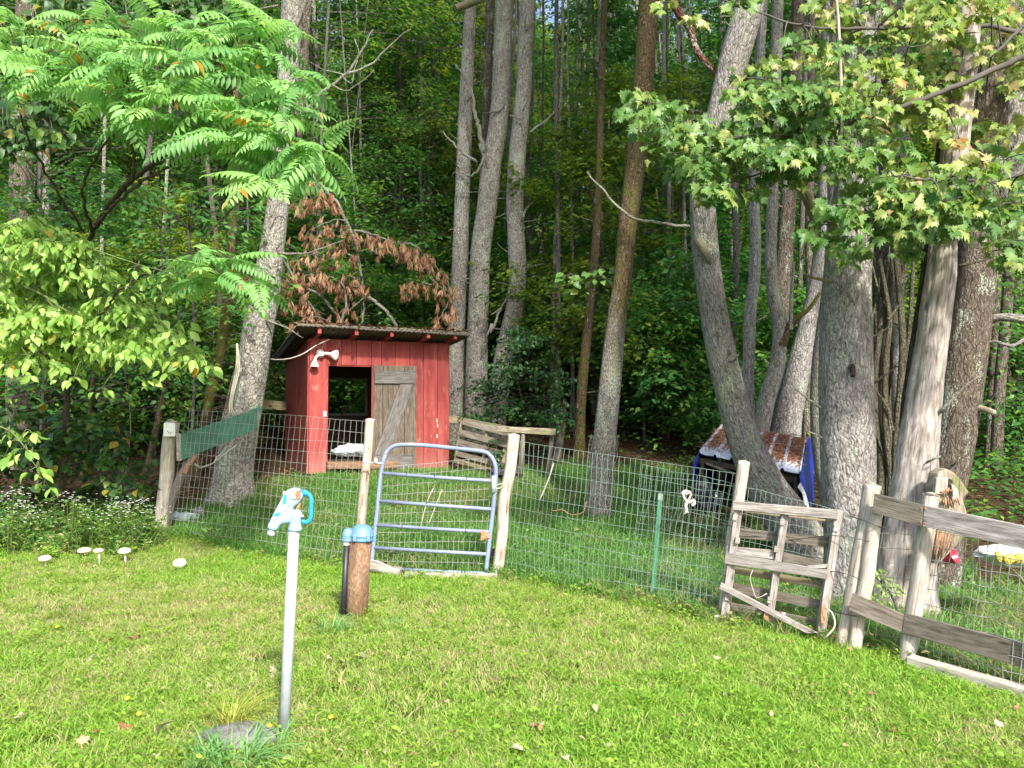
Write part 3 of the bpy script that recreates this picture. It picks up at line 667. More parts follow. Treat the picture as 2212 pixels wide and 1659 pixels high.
# leafy crowns of the wood, shared by many trees
def crown_mesh(name, seed, H, Rm, nl, size, z0, mat, flat=.16, tip=.55, nb=46, tpl='rhomb', tr=1.0):
    r = np.random.default_rng(seed); hz = z0 + (H - z0)*np.sort(r.random(nb)); az = r.random(nb)*2*np.pi
    t = (hz - z0)/(H - z0); Lb = Rm*(.45 + .75*np.sin(np.pi*np.clip(t*.85 + .12, 0, 1)))*(.6 + .6*r.random(nb))
    b = r.integers(0, nb, nl); u = .12 + .95*np.sqrt(r.random(nl)); lat = r.normal(0, .22, nl)*Lb[b]*(1.15 - u)
    # leaves gather in sprays
    ns = 9; sc_ = r.random((nb, ns)); q = r.integers(0, ns, nl); u = np.clip(.25 + .8*sc_[b, q] + r.normal(0, .05, nl), .05, 1.1); lat = (r.random((nb, ns))[b, q] - .5)*Lb[b]*.8 + r.normal(0, .16, nl)
    rr = u*Lb[b]; x = np.cos(az[b])*rr - np.sin(az[b])*lat; y = np.sin(az[b])*rr + np.cos(az[b])*lat
    z = hz[b] + rr*.22 - .10*rr*rr/np.maximum(Lb[b], .5) + r.normal(0, flat*.45, nl) + (r.random((nb, ns))[b, q]-.5)*.5
    Pp = np.stack([x, y, z], -1); A = az[b] + r.normal(0, 1.0, nl); D = np.stack([np.cos(A), np.sin(A), -.15 - .35*r.random(nl)], -1)
    Nn = np.stack([r.normal(0, .6, nl), r.normal(0, .6, nl), np.ones(nl)], -1)
    rnd = np.clip(r.random(nl)*.55 + .45*(sc_[b, q]*.5 + t[b]*.5), 0, .999)
    me = leaves_mesh(name, tpl, Pp, D, Nn, size*(.6 + .7*r.random(nl)), rnd); me.materials.append(mat)
    tw = MB()
    for i in range(nb):
        a = Vector((0, 0, hz[i])); e = Vector((math.cos(az[i])*Lb[i], math.sin(az[i])*Lb[i], hz[i] + Lb[i]*.2 - .1*Lb[i]))
        m_ = (a + e)/2 + Vector((0, 0, Lb[i]*.05)); tw.tube([a, m_, e], [.022*tr, .012*tr, .004*tr], 3, caps=False)
        for k in range(3):
            s0 = a.lerp(e, .3 + .2*k); s1 = s0 + Vector((math.cos(az[i] + (1 if k % 2 else -1)*.9), math.sin(az[i] + (1 if k % 2 else -1)*.9), .1))*Lb[i]*.4; tw.tube([s0, s1], [.009*tr, .003*tr], 3, caps=False)
    return me, tw
def far_trunk_mesh(seed, H, r0, bend=.4):
    q = np.random.default_rng(seed); zz = np.linspace(-.5, H, 9); bx = np.cumsum(q.normal(0, bend*.2, 9)); by = np.cumsum(q.normal(0, bend*.2, 9)); bx -= bx[0]; by -= by[0]
    rows = [(bx[i], by[i], zz[i], r0*(1.15 if i == 0 else 1)*(1 - .65*i/8)) for i in range(9)]
    return rows
CR = []
for i, (H, Rm, nl, sz, z0, mt) in enumerate([(14, 2.7, 16000, .13, 1.0, 'forest'), (15, 3.0, 16000, .135, 2.0, 'forest'), (12, 2.5, 15000, .125, .6, 'forest'), (17, 3.0, 15000, .14, 4.0, 'forest2'), (15, 2.7, 14000, .135, 6.0, 'forest')]):
    CR.append(crown_mesh('crown_%d' % i, 100+i, H, Rm, nl, sz, z0, M[mt], nb=60))
SP = [crown_mesh('sapling_crown_%d' % i, 200+i, H, Rm, nl, sz, z0, M[mt], nb=34, tr=.4) for i, (H, Rm, nl, sz, z0, mt) in enumerate([(3.2, 1.3, 4200, .11, .25, 'forest'), (4.6, 1.6, 5200, .12, .4, 'forest'), (2.2, 1.1, 3000, .10, .1, 'shade_leaf'), (6.5, 1.9, 6000, .12, .9, 'forest2')])]
hi, hitw = crown_mesh('high_crown', 301, 7.5, 4.2, 10500, .13, 0, M['forest'], nb=60); CROWN_SRC['high'] = hi  # unseen crowns, added above the view to shade the wood
def zone(x, y):
    px = 1106 + x/y*FPX; d = ['just behind the pen', 'in the middle of the wood', 'deep in the wood'][0 if y < 22 else 1 if y < 36 else 2]
    for lim, nm in ((350, 'above the left asters'), (620, 'beside the tall grey tree'), (950, 'above the shed'), (1150, 'around the four stemmed clump'), (1500, 'near the slender pen tree'), (1800, 'behind the tin roofed hut'), (9999, 'behind the right rail fence')):
        if px < lim: return d + ', ' + nm
def zone_label(x, y, k, what):
    return ['dull', 'faint', 'grey', 'brown', 'pale'][k % 5] + ' barked ' + what + ' ' + zone(x, y)
def forest():
    r = random.Random(42)
    mats = ['bark_far', 'bark_far', 'bark_grey', 'bark_brown', 'bark_pale']
    protos = []
    for k in range(10):
        rows = far_trunk_mesh(400+k, [19, 17, 20, 16, 18][k % 5], [.07, .09, .11, .075, .05][k % 5]); me = trunk_mesh('far_trunk', rows, 12, .5, .05, .05, k, .15)
        me.materials.append(M[mats[k % 5]]); protos.append(me)
    tw_me = []
    for k, (me, tw) in enumerate(CR):
        m_ = bpy.data.meshes.new('limbs'); m_.from_pydata(tw.v, [], tw.f); m_.materials.append(M['grey_twig']); tw_me.append(m_)
    placed = []; n = 0; tries = 0
    while n < 215 and tries < 6000:
        tries += 1
        y = 17.5 + 50*r.random()**1.05; x = r.uniform(-1, 1)*(y*.9 + 2)
        if any((x-a)**2 + (y-b)**2 < (1.15 if y < 30 else 1.6)**2 for a, b in placed): continue
        placed.append((x, y)); n += 1; k = r.randrange(5)
        k2 = r.randrange(10); lab = zone_label(x, y, k2, 'forest tree')
        t = thing('forest_tree', (x, y, gz(x, y)), lab, 'tree', 'trees of the wood behind the pen'); t.rotation_euler = (r.gauss(0, .03), r.gauss(0, .03), r.random()*6.28); s_ = r.uniform(.8, 1.2); t.scale = (s_, s_, s_)
        o = bpy.data.objects.new('trunk', protos[k2]); C.objects.link(o); o.parent = t
        o = bpy.data.objects.new('crown', CR[k][0]); C.objects.link(o); o.parent = t
        o = bpy.data.objects.new('limbs', tw_me[k]); C.objects.link(o); o.parent = t
    # bare slim poles with few leaves, which stripe the middle distance
    for i in range(210):
        y = 15.0 + 20*r.random(); x = r.uniform(-1, 1)*(y*.7)
        if abs(x + 2.5) < 2.5 and y < 17: continue
        k2 = r.randrange(10); t = thing('slim_pole_tree', (x, y, gz(x, y)), zone_label(x, y, k2, 'bare pole tree'), 'tree', 'thin poles of young trees in the wood'); t.rotation_euler = (r.gauss(0, .05), r.gauss(0, .05), r.random()*6.28)
        s_ = r.uniform(.35, .95); t.scale = (s_, s_, r.uniform(.8, 1.1)); o = bpy.data.objects.new('trunk', protos[k2]); C.objects.link(o); o.parent = t
    sp_tw = []
    for me, tw in SP:
        m_ = bpy.data.meshes.new('stems'); tw.tube([(0, 0, -.2), (0.03, 0, 1.5), (0, .05, 2.6)], [.025, .018, .006], 6); m_.from_pydata(tw.v, [], tw.f); m_.materials.append(M['grey_twig']); sp_tw.append(m_)
    k = 0; pl = []; tries = 0
    while k < 165 and tries < 5000:
        tries += 1
        y = 14.2 + 15*r.random()**1.15; x = r.uniform(-1, 1)*(y*.84)
        if -5.6 < x < .6 and y < 17.0: continue
        if y < 15.5 and -.5 < x < 3.4: continue
        if any((x-a)**2 + (y-b)**2 < .62**2 for a, b in pl): continue
        pl.append((x, y)); v = r.choices([0, 1, 2, 3], [3, 3, 2, 1.4])[0]
        lab = ['leafy sapling in the undergrowth of the wood behind the pen', 'taller sapling with layered leaves in the dark wood', 'low bushy sapling at the edge of the wood', 'yellow green sapling catching light in the wood'][v]; lab = ['leafy', 'taller layered', 'low bushy', 'yellow green'][v] + ' sapling ' + zone(x, y)
        t = thing('sapling', (x, y, gz(x, y)), lab, 'sapling', 'saplings under the trees of the wood'); t.rotation_euler = (0, 0, r.random()*6.28); s_ = r.uniform(.75, 1.25); t.scale = (s_, s_, s_)
        o = bpy.data.objects.new('crown', SP[v][0]); C.objects.link(o); o.parent = t
        o = bpy.data.objects.new('stems', sp_tw[v]); C.objects.link(o); o.parent = t; k += 1
    # low undergrowth and brush on the forest floor
    q = np.random.default_rng(9); n = 58000; y = 9.2 + 29*q.random(n); x = (q.random(n)*2 - 1)*(y*.75)
    l = litter(x, y); keep = (q.random(n) < np.where((x > 4.2) & (y > 9.5), 1.0, l*np.clip((fbm(x*.7, y*.7, 4.4) - .3)*3, .1, 1))) & (((x + 3.2)**2 + (y - 14)**2) > 4.5) & (y > np.where(x > 4.2, 9.2, 13.2 + .5*(x > 0))); x, y = x[keep], y[keep]; n = len(x)
    hh = q.random(n)**1.5*.65*np.clip(fbm(x*1.3, y*1.3, 9)*1.8, .3, 1.3); Pp = np.stack([x, y, ground(x, y) + .03 + hh], -1)
    A = q.random(n)*6.28; D = np.stack([np.cos(A), np.sin(A), q.normal(0, .3, n)], -1); Nn = np.stack([q.normal(0, .4, n), q.normal(0, .4, n) - .2, np.ones(n)], -1)
    me = leaves_mesh('undergrowth', 'oval', Pp, D, Nn, .07 + .07*q.random(n)); setp(link('undergrowth', me, M['forest']), 'low green undergrowth covering the forest floor', kind='stuff')
    n = 42000; y = 36 + 52*q.random(n); x = (q.random(n)*2 - 1)*(y*.8); top = 3 + 24*q.random(n)*np.clip((y - 40)/30, 0, 1)*np.clip(fbm(x*.12, y*.12, 3)*2.2, .5, 1.2)
    Pp = np.stack([x, y, ground(x, y) + top*q.random(n)**.8], -1); A = q.random(n)*6.28; D = np.stack([np.cos(A), np.sin(A), q.normal(-.2, .3, n)], -1); Nn = np.stack([q.normal(0, .5, n), q.normal(0, .5, n) - .5, np.ones(n)], -1)
    me = leaves_mesh('distant_wood', 'oval', Pp, D, Nn, .32 + .30*q.random(n)); setp(link('distant_wood', me, M['forest']), 'far leafy wood on the rising ground that closes the view', kind='stuff')
    n = 16000; y = 8.5 + 12*q.random(n)**.8; x = (q.random(n)*2 - 1)*(y*.75); l = litter(x, y); keep = q.random(n) < l*.9; x, y = x[keep], y[keep]; n = len(x)
    Pp = np.stack([x, y, ground(x, y) + .012 + .02*q.random(n)], -1); A = q.random(n)*6.28; D = np.stack([np.cos(A), np.sin(A), q.normal(0, .12, n)], -1); Nn = np.stack([q.normal(0, .25, n), q.normal(0, .25, n), np.ones(n)], -1)
    me = leaves_mesh('leaf_litter', 'oval', Pp, D, Nn, .05 + .04*q.random(n)); setp(link('leaf_litter', me, M['litter_leaf']), 'brown fallen leaves littering the ground under the trees', kind='stuff')
forest()

# T1, the tall grey tree behind the left fence panel
t1 = make_tree('tall grey tree behind the green board, left of the red shed', [(497, 1075, 88), (508, 1000, 76), (522, 930, 70), (540, 830, 65), (556, 720, 64), (572, 640, 60), (590, 520, 50), (604, 410, 46), (613, 300, 46), (620, 200, 46), (626, 100, 46), (632, 0, 46)], 10.8, 'bark_pale', ridge=.045, lump=.05, crown='high', seed=3, extra_twigs=9,
    stems=[([(482, 1075, 60), (488, 960, 34), (505, 850, 26), (528, 760, 16)], 'bark_brown', 11.05, 11.0, 0), ([(600, 520, 16), (636, 330, 22), (650, 180, 26), (656, 60, 26), (660, -20, 26)], 'bark_brown', 11.1, 11.3, 2)])
limb(t1, [(620, 275), (660, 240), (700, 196), (748, 160), (775, 120), (806, 62)], 10.7, .035, .012, wob=.03)
limb(t1, [(748, 160), (800, 140), (840, 100), (865, 78), (888, 62)], 10.7, .022, .006, wob=.03)
limb(t1, [(715, 182), (745, 196), (776, 180), (806, 152)], 10.7, .015, .005, wob=.02)
limb(t1, [(735, 165), (760, 180), (765, 150), (772, 130)], 10.7, .01, .005, wob=.02)
limb(t1, [(745, 162), (700, 150), (660, 130)], 10.7, .012, .004, wob=.02)
limb(t1, [(766, 85), (775, 110), (770, 125)], 10.7, .008, .004)
limb(t1, [(640, 60), (650, 30), (662, -10)], 10.7, .022, .014)
limb(t1, [(600, 548), (640, 548), (668, 545), (700, 535), (738, 522)], 10.5, .02, .006, wob=.02)
limb(t1, [(585, 470), (600, 440), (640, 422), (690, 400)], 10.5, .014, .004, wob=.02)
limb(t1, [(575, 690), (600, 700), (625, 712), (655, 730)], 10.6, .018, .006, wob=.02)
limb(t1, [(540, 30), (560, 20), (600, 12)], 10.7, .008, .014)
limb(t1, [(516, 558), (480, 552), (440, 540)], 10.7, .012, .005)

# T2, the clump of four stems behind the shed
t2 = make_tree('pale main stem of the four stemmed clump behind the shed', [(1029, 868, 50), (1030, 760, 47), (1034, 640, 44), (1037, 560, 43), (1042, 510, 43), (1052, 448, 44), (1061, 358, 44), (1074, 286, 42), (1083, 179, 40), (1087, 80, 39), (1092, -10, 38)], 16, 'bark_pale', Yt=16, ridge=.04, lump=.05, seed=5, extra_twigs=26, twig_rng=(.1, .5), seg=36)
t2b = make_tree('left stem of the four stemmed clump behind the shed', [(985, 860, 44), (985, 760, 40), (988, 660, 38), (993, 590, 36), (997, 465, 33), (1001, 358, 32), (1005, 251, 31), (1010, 143, 28), (1015, 30, 26), (1018, -10, 25)], 16.25, 'bark_pale', Yt=16.3, ridge=.05, crown='high', seed=6, extra_twigs=20, twig_rng=(.1, .5), seg=32)
t2c = make_tree('right stem of the clump behind the shed, kinked near its foot', [(1078, 850, 42), (1084, 790, 40), (1096, 730, 38), (1112, 660, 38), (1118, 600, 38), (1115, 520, 38), (1112, 430, 38), (1117, 340, 37), (1124, 269, 36), (1132, 179, 33), (1133, 107, 32), (1140, 0, 31)], 15.9, 'bark_pale', Yt=15.7, ridge=.05, seed=7, extra_twigs=20, twig_rng=(.1, .45), seg=32)
t2d = make_tree('thin dark stem squeezed between the pale stems behind the shed', [(1016, 850, 22), (1024, 700, 20), (1040, 450, 17), (1048, 300, 16), (1053, 179, 18), (1057, 60, 19), (1060, -10, 20)], 16.6, 'bark_brown', Yt=16.6, seed=8, seg=20)
for p_, r0 in (([(1045, 330), (1028, 250), (1012, 180), (986, 140)], .05), ([(1030, 350), (1000, 330), (970, 300), (958, 285)], .035), ([(1036, 312), (1045, 345), (1020, 380), (1002, 375)], .04), ([(1012, 372), (985, 372), (976, 380)], .015), ([(1060, 246), (1080, 235), (1092, 215)], .03)):
    limb(t2, p_, 15.75, r0, r0*.45, wob=.05)
for p_, r0 in (([(1144, 286), (1175, 262), (1200, 240), (1216, 213)], .03), ([(1135, 66), (1150, 50), (1190, 35), (1245, 8)], .022), ([(1130, 470), (1140, 450), (1156, 432)], .03), ([(1100, 250), (1125, 256), (1135, 280)], .02), ([(1130, 480), (1150, 478), (1168, 476)], .012)):
    limb(t2c, p_, 15.5, r0, r0*.35, wob=.04)
for p_ in ([(1060, 720), (1080, 670), (1096, 640), (1104, 615)], [(1062, 700), (1050, 730)], [(1085, 665), (1060, 680)]): limb(t2c, p_, 15.3, .03, .012, wob=.03)
limb(t2b, [(985, 18), (1010, 8), (1040, -6)], 15.6, .07, .09, mat='rot_wood', ridge=.2, n=14)

# T3, brown above and pale below, in the pen
Y3 = Y_of(1291, 1122)
t3 = make_tree('slender tree in the pen, mossy brown above and pale at its foot', [(1291, 1128, 46), (1301, 1000, 47), (1311, 900, 47), (1321, 800, 45), (1331, 700, 42), (1345, 600, 40), (1356, 483, 42), (1368, 394, 43), (1379, 286, 45), (1391, 161, 44), (1397, 72, 44), (1402, -10, 44)], Y3, 'bark_maple', Yt=Y3+.6, ridge=.05, lump=.05, flare=.45, seed=9)
limb(t3, [(1268, 372), (1292, 400), (1330, 440), (1365, 470), (1405, 478), (1450, 486), (1490, 490)], Y3-.1, .012, .02, wob=.02)
t3b = make_tree('dark slender tree standing just left of the pen tree', [(1250, 985, 24), (1256, 850, 22), (1270, 700, 20), (1286, 537, 18), (1293, 394, 16), (1296, 286, 15), (1300, 143, 14), (1306, 0, 13)], 14.2, 'bark_mossy', Yt=14.4, seed=10, seg=20, extra_twigs=14, twig_rng=(.1, .6))
# T4, leaning grey tree over the metal roofed hut
Y4 = Y_of(1745, 1205)
t4 = make_tree('leaning grey tree curving over the tin roofed hut', [(1752, 1215, 118), (1700, 1125, 100), (1650, 1045, 84), (1612, 960, 72), (1588, 880, 66), (1562, 780, 62), (1540, 660, 58), (1526, 560, 56), (1519, 480, 55), (1519, 410, 55), (1536, 330, 56), (1558, 240, 58), (1580, 150, 62), (1602, 70, 64), (1622, -10, 62)], Y4, 'bark_lichen', Yt=Y4-.6, ridge=.05, lump=.05, flare=.2, crown='high', seed=11, extra_twigs=12, twig_rng=(.05, .25))
limb(t4, [(1512, 415), (1530, 440), (1540, 470), (1538, 500)], 8.35, .035, .012, mat='orange_core', ridge=.2, n=10)
limb(t4, [(1508, 520, 8.35), (1525, 548, 8.3), (1532, 570, 8.35)], 8.3, .045, .03, mat='rot_wood', ridge=.25, n=12)
# thin trees behind it
t5 = make_tree('thin grey tree right of the leaning trunk', [(1622, 960, 22), (1616, 829, 24), (1618, 750, 25), (1621, 672, 25), (1630, 594, 24), (1632, 516, 23), (1629, 419, 23), (1632, 300, 22), (1640, 150, 20), (1648, 0, 20)], 12, 'bark_grey', seed=12, seg=24, crown='high', extra_twigs=10)
t6 = make_tree('crooked lichen covered tree with a dark fork, behind the hut', [(1640, 960, 34), (1655, 870, 36), (1676, 800, 34), (1683, 750, 31), (1684, 700, 31), (1672, 640, 27), (1665, 560, 25), (1668, 440, 24), (1672, 250, 24), (1680, 0, 24)], 11.6, 'bark_lichen', Yt=11.4, seed=13, seg=28, crown='high',
    stems=[([(1686, 745, 26), (1700, 715, 18), (1716, 690, 14), (1745, 670, 9), (1772, 632, 7)], 'bark_mossy', 11.5, 11.3, 0), ([(1708, 712, 9), (1710, 640, 7), (1715, 565, 5)], 'bare_branch', 11.4, 11.3, 0)])
t7 = make_tree('reddish brown tree behind the crooked lichen tree', [(1668, 950, 30), (1678, 800, 30), (1690, 690, 33), (1693, 594, 35), (1700, 470, 33), (1712, 300, 32), (1722, 120, 32), (1728, -10, 32)], 12.4, 'bark_brown', seed=14, seg=28, crown='high', extra_twigs=8)
t8 = make_tree('broad grey tree rising behind the hut roof', [(1696, 960, 62), (1702, 900, 58), (1712, 850, 55), (1728, 780, 50), (1746, 711, 45), (1762, 640, 38), (1775, 540, 34), (1785, 400, 34), (1790, 200, 34), (1792, 0, 34)], 11.9, 'bark_grey', seed=15, seg=36, crown='high', extra_twigs=8)
t8b = make_tree('dark trunk half hidden behind the broad front trunk', [(1800, 1100, 44), (1778, 1000, 38), (1768, 900, 34), (1770, 780, 30), (1792, 640, 34), (1808, 480, 40), (1812, 300, 46), (1816, 120, 48), (1820, -10, 48)], 8.8, 'bark_lichen', seed=16, seg=30, extra_twigs=5)
# T9, the broad front trunk
Y9 = Y_of(1842, 1292)
t9 = make_tree('broadest grey trunk behind the pallet gate', [(1842, 1300, 124), (1838, 1200, 108), (1833, 1050, 110), (1829, 900, 112), (1827, 750, 108), (1830, 620, 97), (1842, 470, 90), (1855, 300, 84), (1860, 150, 78), (1862, -10, 74)], Y9, 'bark_grey', ridge=.035, lump=.05, flare=.3, crown='high', seed=17, seg=64, step=.03, extra_twigs=7, twig_rng=(.05, .2))
limb(t9, [(1838, 790, Y9-.2), (1842, 800, Y9-.28), (1843, 812, Y9-.33)], 7, .035, .02, mat='char', ridge=.3, n=10, label='dark broken knot on the trunk')
limb(t9, [(1800, 607, Y9-.2), (1770, 603, Y9-.3), (1745, 596, Y9-.35)], 7, .022, .012, mat='rot_wood')
limb(t9, [(1772, 880, Y9-.1), (1745, 862, Y9-.15), (1726, 846, Y9-.2), (1706, 836, Y9-.25)], 7, .014, .006)
limb(t9, [(1764, 468, 7.6), (1745, 430, 7.5), (1722, 395, 7.4), (1716, 385, 7.4)], 7, .07, .03, mat='rot_wood', ridge=.3, n=14, label='short rotten limb pointing up')
limb(t9, [(1885, 830, Y9-.1), (1910, 812, Y9-.15), (1940, 790, Y9-.2)], 7, .012, .005, mat='olive_vine')
for i, (kx, ky) in enumerate([(1826, 946), (1826, 1021)]):
    o = link('knot', None, None, t9) if False else None
# tangle of olive stems between the trunks
tv = thing('tangled_stems', (*G(1890, 1180).xy, gz(*G(1890, 1180).xy)), 'tangle of olive dead stems between the two broadest trunks', 'dead stems')
YV = 8.3
for p_, r0, r1 in (([(1895, 1180), (1905, 1000), (1890, 900), (1893, 800), (1905, 700), (1925, 600), (1932, 520)], .055, .03), ([(1910, 1180), (1925, 1050), (1915, 940), (1912, 800), (1922, 700), (1915, 640), (1900, 560)], .045, .02),
    ([(1880, 1060), (1884, 950), (1896, 860), (1915, 740), (1940, 650), (1958, 600)], .025, .012), ([(1940, 1130), (1936, 980), (1944, 860), (1950, 740), (1940, 600), (1930, 500)], .05, .03),
    ([(1890, 830), (1905, 812), (1925, 800), (1950, 770)], .012, .006), ([(1880, 700), (1896, 640), (1900, 600)], .012, .006), ([(1918, 690), (1935, 670), (1952, 640), (1962, 625)], .016, .006),
    ([(1900, 740), (1880, 700), (1872, 670)], .012, .006), ([(1930, 930), (1916, 880), (1890, 840)], .012, .008), ([(1905, 1000), (1935, 1040), (1945, 1100)], .03, .04), ([(1895, 620), (1880, 560), (1860, 540)], .012, .006), ([(1955, 1080), (1948, 940), (1958, 800), (1968, 660), (1975, 520)], .03, .02), ([(1888, 1100), (1900, 960), (1918, 860), (1925, 760), (1908, 660), (1912, 560)], .022, .012), ([(1872, 1000), (1886, 860), (1892, 720), (1886, 600), (1896, 500)], .02, .012), ([(1930, 900), (1945, 820), (1972, 740), (1985, 700)], .014, .006), ([(1915, 1000), (1890, 930), (1878, 890)], .014, .006), ([(1990, 640), (2010, 600), (2030, 590)], .012, .006), ([(1935, 700), (1955, 560), (1965, 460), (1960, 380)], .035, .025), ([(1905, 640), (1915, 500), (1908, 380)], .035, .025)):
    limb(tv, p_, YV + random.uniform(-.2, .3), r0, r1, mat='olive_vine', name='stem', wob=.05, n=10, ridge=.12)
# T10, weathered dead trunk
Y10 = Y_of(1960, 1320)
t10 = make_tree('bleached dead trunk with cracked bare wood, one side charred', [(1948, 1335, 120), (1958, 1200, 104), (1972, 1100, 92), (1980, 1004, 82), (1990, 918, 72), (2000, 829, 66), (2011, 750, 60), (2021, 672, 58), (2032, 600, 54), (2038, 530, 52), (2055, 400, 50), (2072, 250, 52), (2085, 120, 50), (2090, -10, 48)], Y10, 'dead_trunk', ridge=.26, lump=.14, flare=.5, seed=19, seg=64, step=.03, cat='dead tree', name='dead_tree')
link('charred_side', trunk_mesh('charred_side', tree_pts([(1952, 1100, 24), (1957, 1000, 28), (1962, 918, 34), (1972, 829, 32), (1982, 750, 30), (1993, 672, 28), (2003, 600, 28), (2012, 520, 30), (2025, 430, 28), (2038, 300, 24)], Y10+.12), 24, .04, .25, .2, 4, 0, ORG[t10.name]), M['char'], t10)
limb(t10, [(2028, 892, Y10-.15), (2060, 860, Y10-.2), (2090, 830, Y10-.25), (2124, 806, Y10-.3)], 6, .018, .008)
limb(t10, [(2000, 1000, Y10-.2), (2020, 990, Y10-.3), (2032, 986, Y10-.3)], 6, .01, .008)
limb(t10, [(1966, 1320, Y10-.15), (1990, 1350, Y10-.3), (2006, 1375, Y10-.35)], 6, .07, .02, mat='rot_wood', name='root', ridge=.15, n=14)
# T11, right broad trunk
Y11 = 7.9
t11 = make_tree('broad speckled trunk at the right, bending left towards its foot', [(2034, 1180, 82), (2042, 1080, 72), (2055, 1004, 74), (2067, 926, 78), (2076, 848, 82), (2088, 750, 86), (2102, 653, 82), (2110, 575, 80), (2114, 497, 74), (2122, 380, 74), (2132, 250, 80), (2140, 120, 84), (2146, -10, 86)], Y11, 'bark_brown', ridge=.05, lump=.05, crown='high', seed=21, seg=56, step=.035, extra_twigs=4, flare=.1,
    stems=[([(2112, 520, 50), (2150, 430, 70), (2180, 330, 86), (2196, 200, 90), (2204, 60, 92), (2208, -10, 92)], 'bark_grey', Y11+.2, Y11+.1, 2)])
limb(t11, [(2100, 880, Y11-.1), (2125, 884, Y11-.2), (2148, 892, Y11-.3)], 7, .035, .028, mat='rot_wood', ridge=.12, n=12, label='short sawn stub pointing right')
limb(t11, [(2128, 690, Y11), (2170, 685, Y11-.1), (2230, 692, Y11-.2)], 7, .034, .045, mat='bark_lichen', ridge=.08, n=14)
limb(t11, [(2118, 745, Y11-.1), (2150, 738, Y11-.15), (2180, 745, Y11-.2), (2225, 730, Y11-.2)], 7, .012, .02, mat='bark_lichen', wob=.03)
limb(t11, [(2070, 575, Y11-.35), (2100, 568, Y11-.4), (2130, 560, Y11-.4), (2150, 552, Y11-.45)], 7, .016, .008, mat='olive_vine')
for i, (pts, Y) in enumerate([([(2128, 1120, 18), (2134, 1000, 17), (2142, 850, 16), (2150, 700, 15), (2160, 500, 15), (2170, 300, 14)], 13.5), ([(2148, 1120, 22), (2154, 950, 24), (2160, 830, 23), (2172, 700, 22), (2186, 500, 22), (2200, 300, 22)], 13.0), ([(2195, 1080, 16), (2196, 900, 15), (2200, 600, 15), (2206, 300, 15)], 15)]):
    make_tree(['narrow dark trunk behind the right fence, left of its pair', 'wider dark trunk behind the right fence, right of its pair', 'thin trunk at the far right edge behind the fence'][i], pts, Y, 'bark_brown', seed=30+i, seg=18, step=.1)
make_tree('short pale trunk showing in a gap of the left foliage', [(40, 700, 46), (42, 500, 44), (46, 360, 44), (50, 200, 42)], 13, 'bark_brown', seed=40, seg=28, step=.08)
make_tree('dark leaning tree in the shade left of the tall grey tree', [(445, 900, 20), (462, 820, 24), (480, 740, 22), (492, 640, 20), (500, 520, 18), (506, 380, 18)], 12.2, 'bark_mossy', seed=41, seg=20, step=.08)
for i, (pts, lab) in enumerate([([(350, 870, 12), (366, 800, 10), (380, 740, 8)], 'thin leaning stem under the left foliage, slanting right'), ([(185, 960, 8), (192, 900, 8), (202, 800, 7)], 'upright thin stem in the dark under the left foliage')]):
    make_tree(lab, pts, 11.6 + i*.5, 'sumac_bark', seed=44+i, seg=12, step=.08, flare=.1, up=.5)
for i, (pts, Y, mt, lab) in enumerate([([(1742, 1000, 20), (1745, 850, 19), (1752, 700, 18), (1748, 500, 17), (1752, 300, 17)], 13.2, 'bark_brown', 'narrow brown trunk in the gap left of the broadest trunk'),
    ([(1578, 940, 16), (1582, 760, 15), (1590, 560, 14), (1588, 380, 14), (1592, 200, 13)], 13.8, 'bark_far', 'narrow grey trunk just right of the leaning tree'),
    ([(1900, 1080, 34), (1898, 900, 32), (1904, 700, 30), (1910, 500, 30), (1918, 250, 30), (1922, 50, 30)], 9.6, 'bark_brown', 'brown trunk in the tangle between the two broadest trunks'),
    ([(1946, 1080, 26), (1940, 880, 25), (1938, 680, 26), (1944, 450, 26), (1950, 200, 26)], 9.2, 'bark_lichen', 'lichened trunk just left of the bleached dead trunk'),
    ([(1926, 1060, 15), (1922, 860, 14), (1928, 640, 13), (1932, 420, 13)], 10.4, 'bark_brown', 'thin dark trunk deep in the tangle of stems'),
    ([(1716, 940, 12), (1722, 760, 11), (1730, 560, 11), (1738, 300, 11)], 14.5, 'bark_far', 'thin pole behind the broad grey tree over the hut')]):
    make_tree(lab, pts, Y, mt, seed=60+i, seg=20, step=.08, flare=.15, extra_twigs=8, twig_rng=(.1, .6))
# fallen reddish limb hanging among the leaves at the top
fb = thing('hanging_dead_limb', tuple(P(1500, 100, 8)), 'dark red brown dead limb slanting down to the leaning tree', 'dead branch')
limb(fb, [(1440, -20), (1468, 30), (1490, 60), (1500, 100), (1520, 130), (1545, 160), (1560, 190)], 8.4, .05, .03, mat='dark_red_wood', ridge=.25, n=12)
ps = thing('pale_hanging_pole', tuple(P(1810, 200, 6.6)), 'thin white peeled branch hanging straight down in the maple leaves', 'dead branch')
limb(ps, [(1806, -10), (1812, 60), (1816, 160), (1818, 270), (1812, 320), (1806, 384)], 6.4, .011, .014, mat='pale_wood')
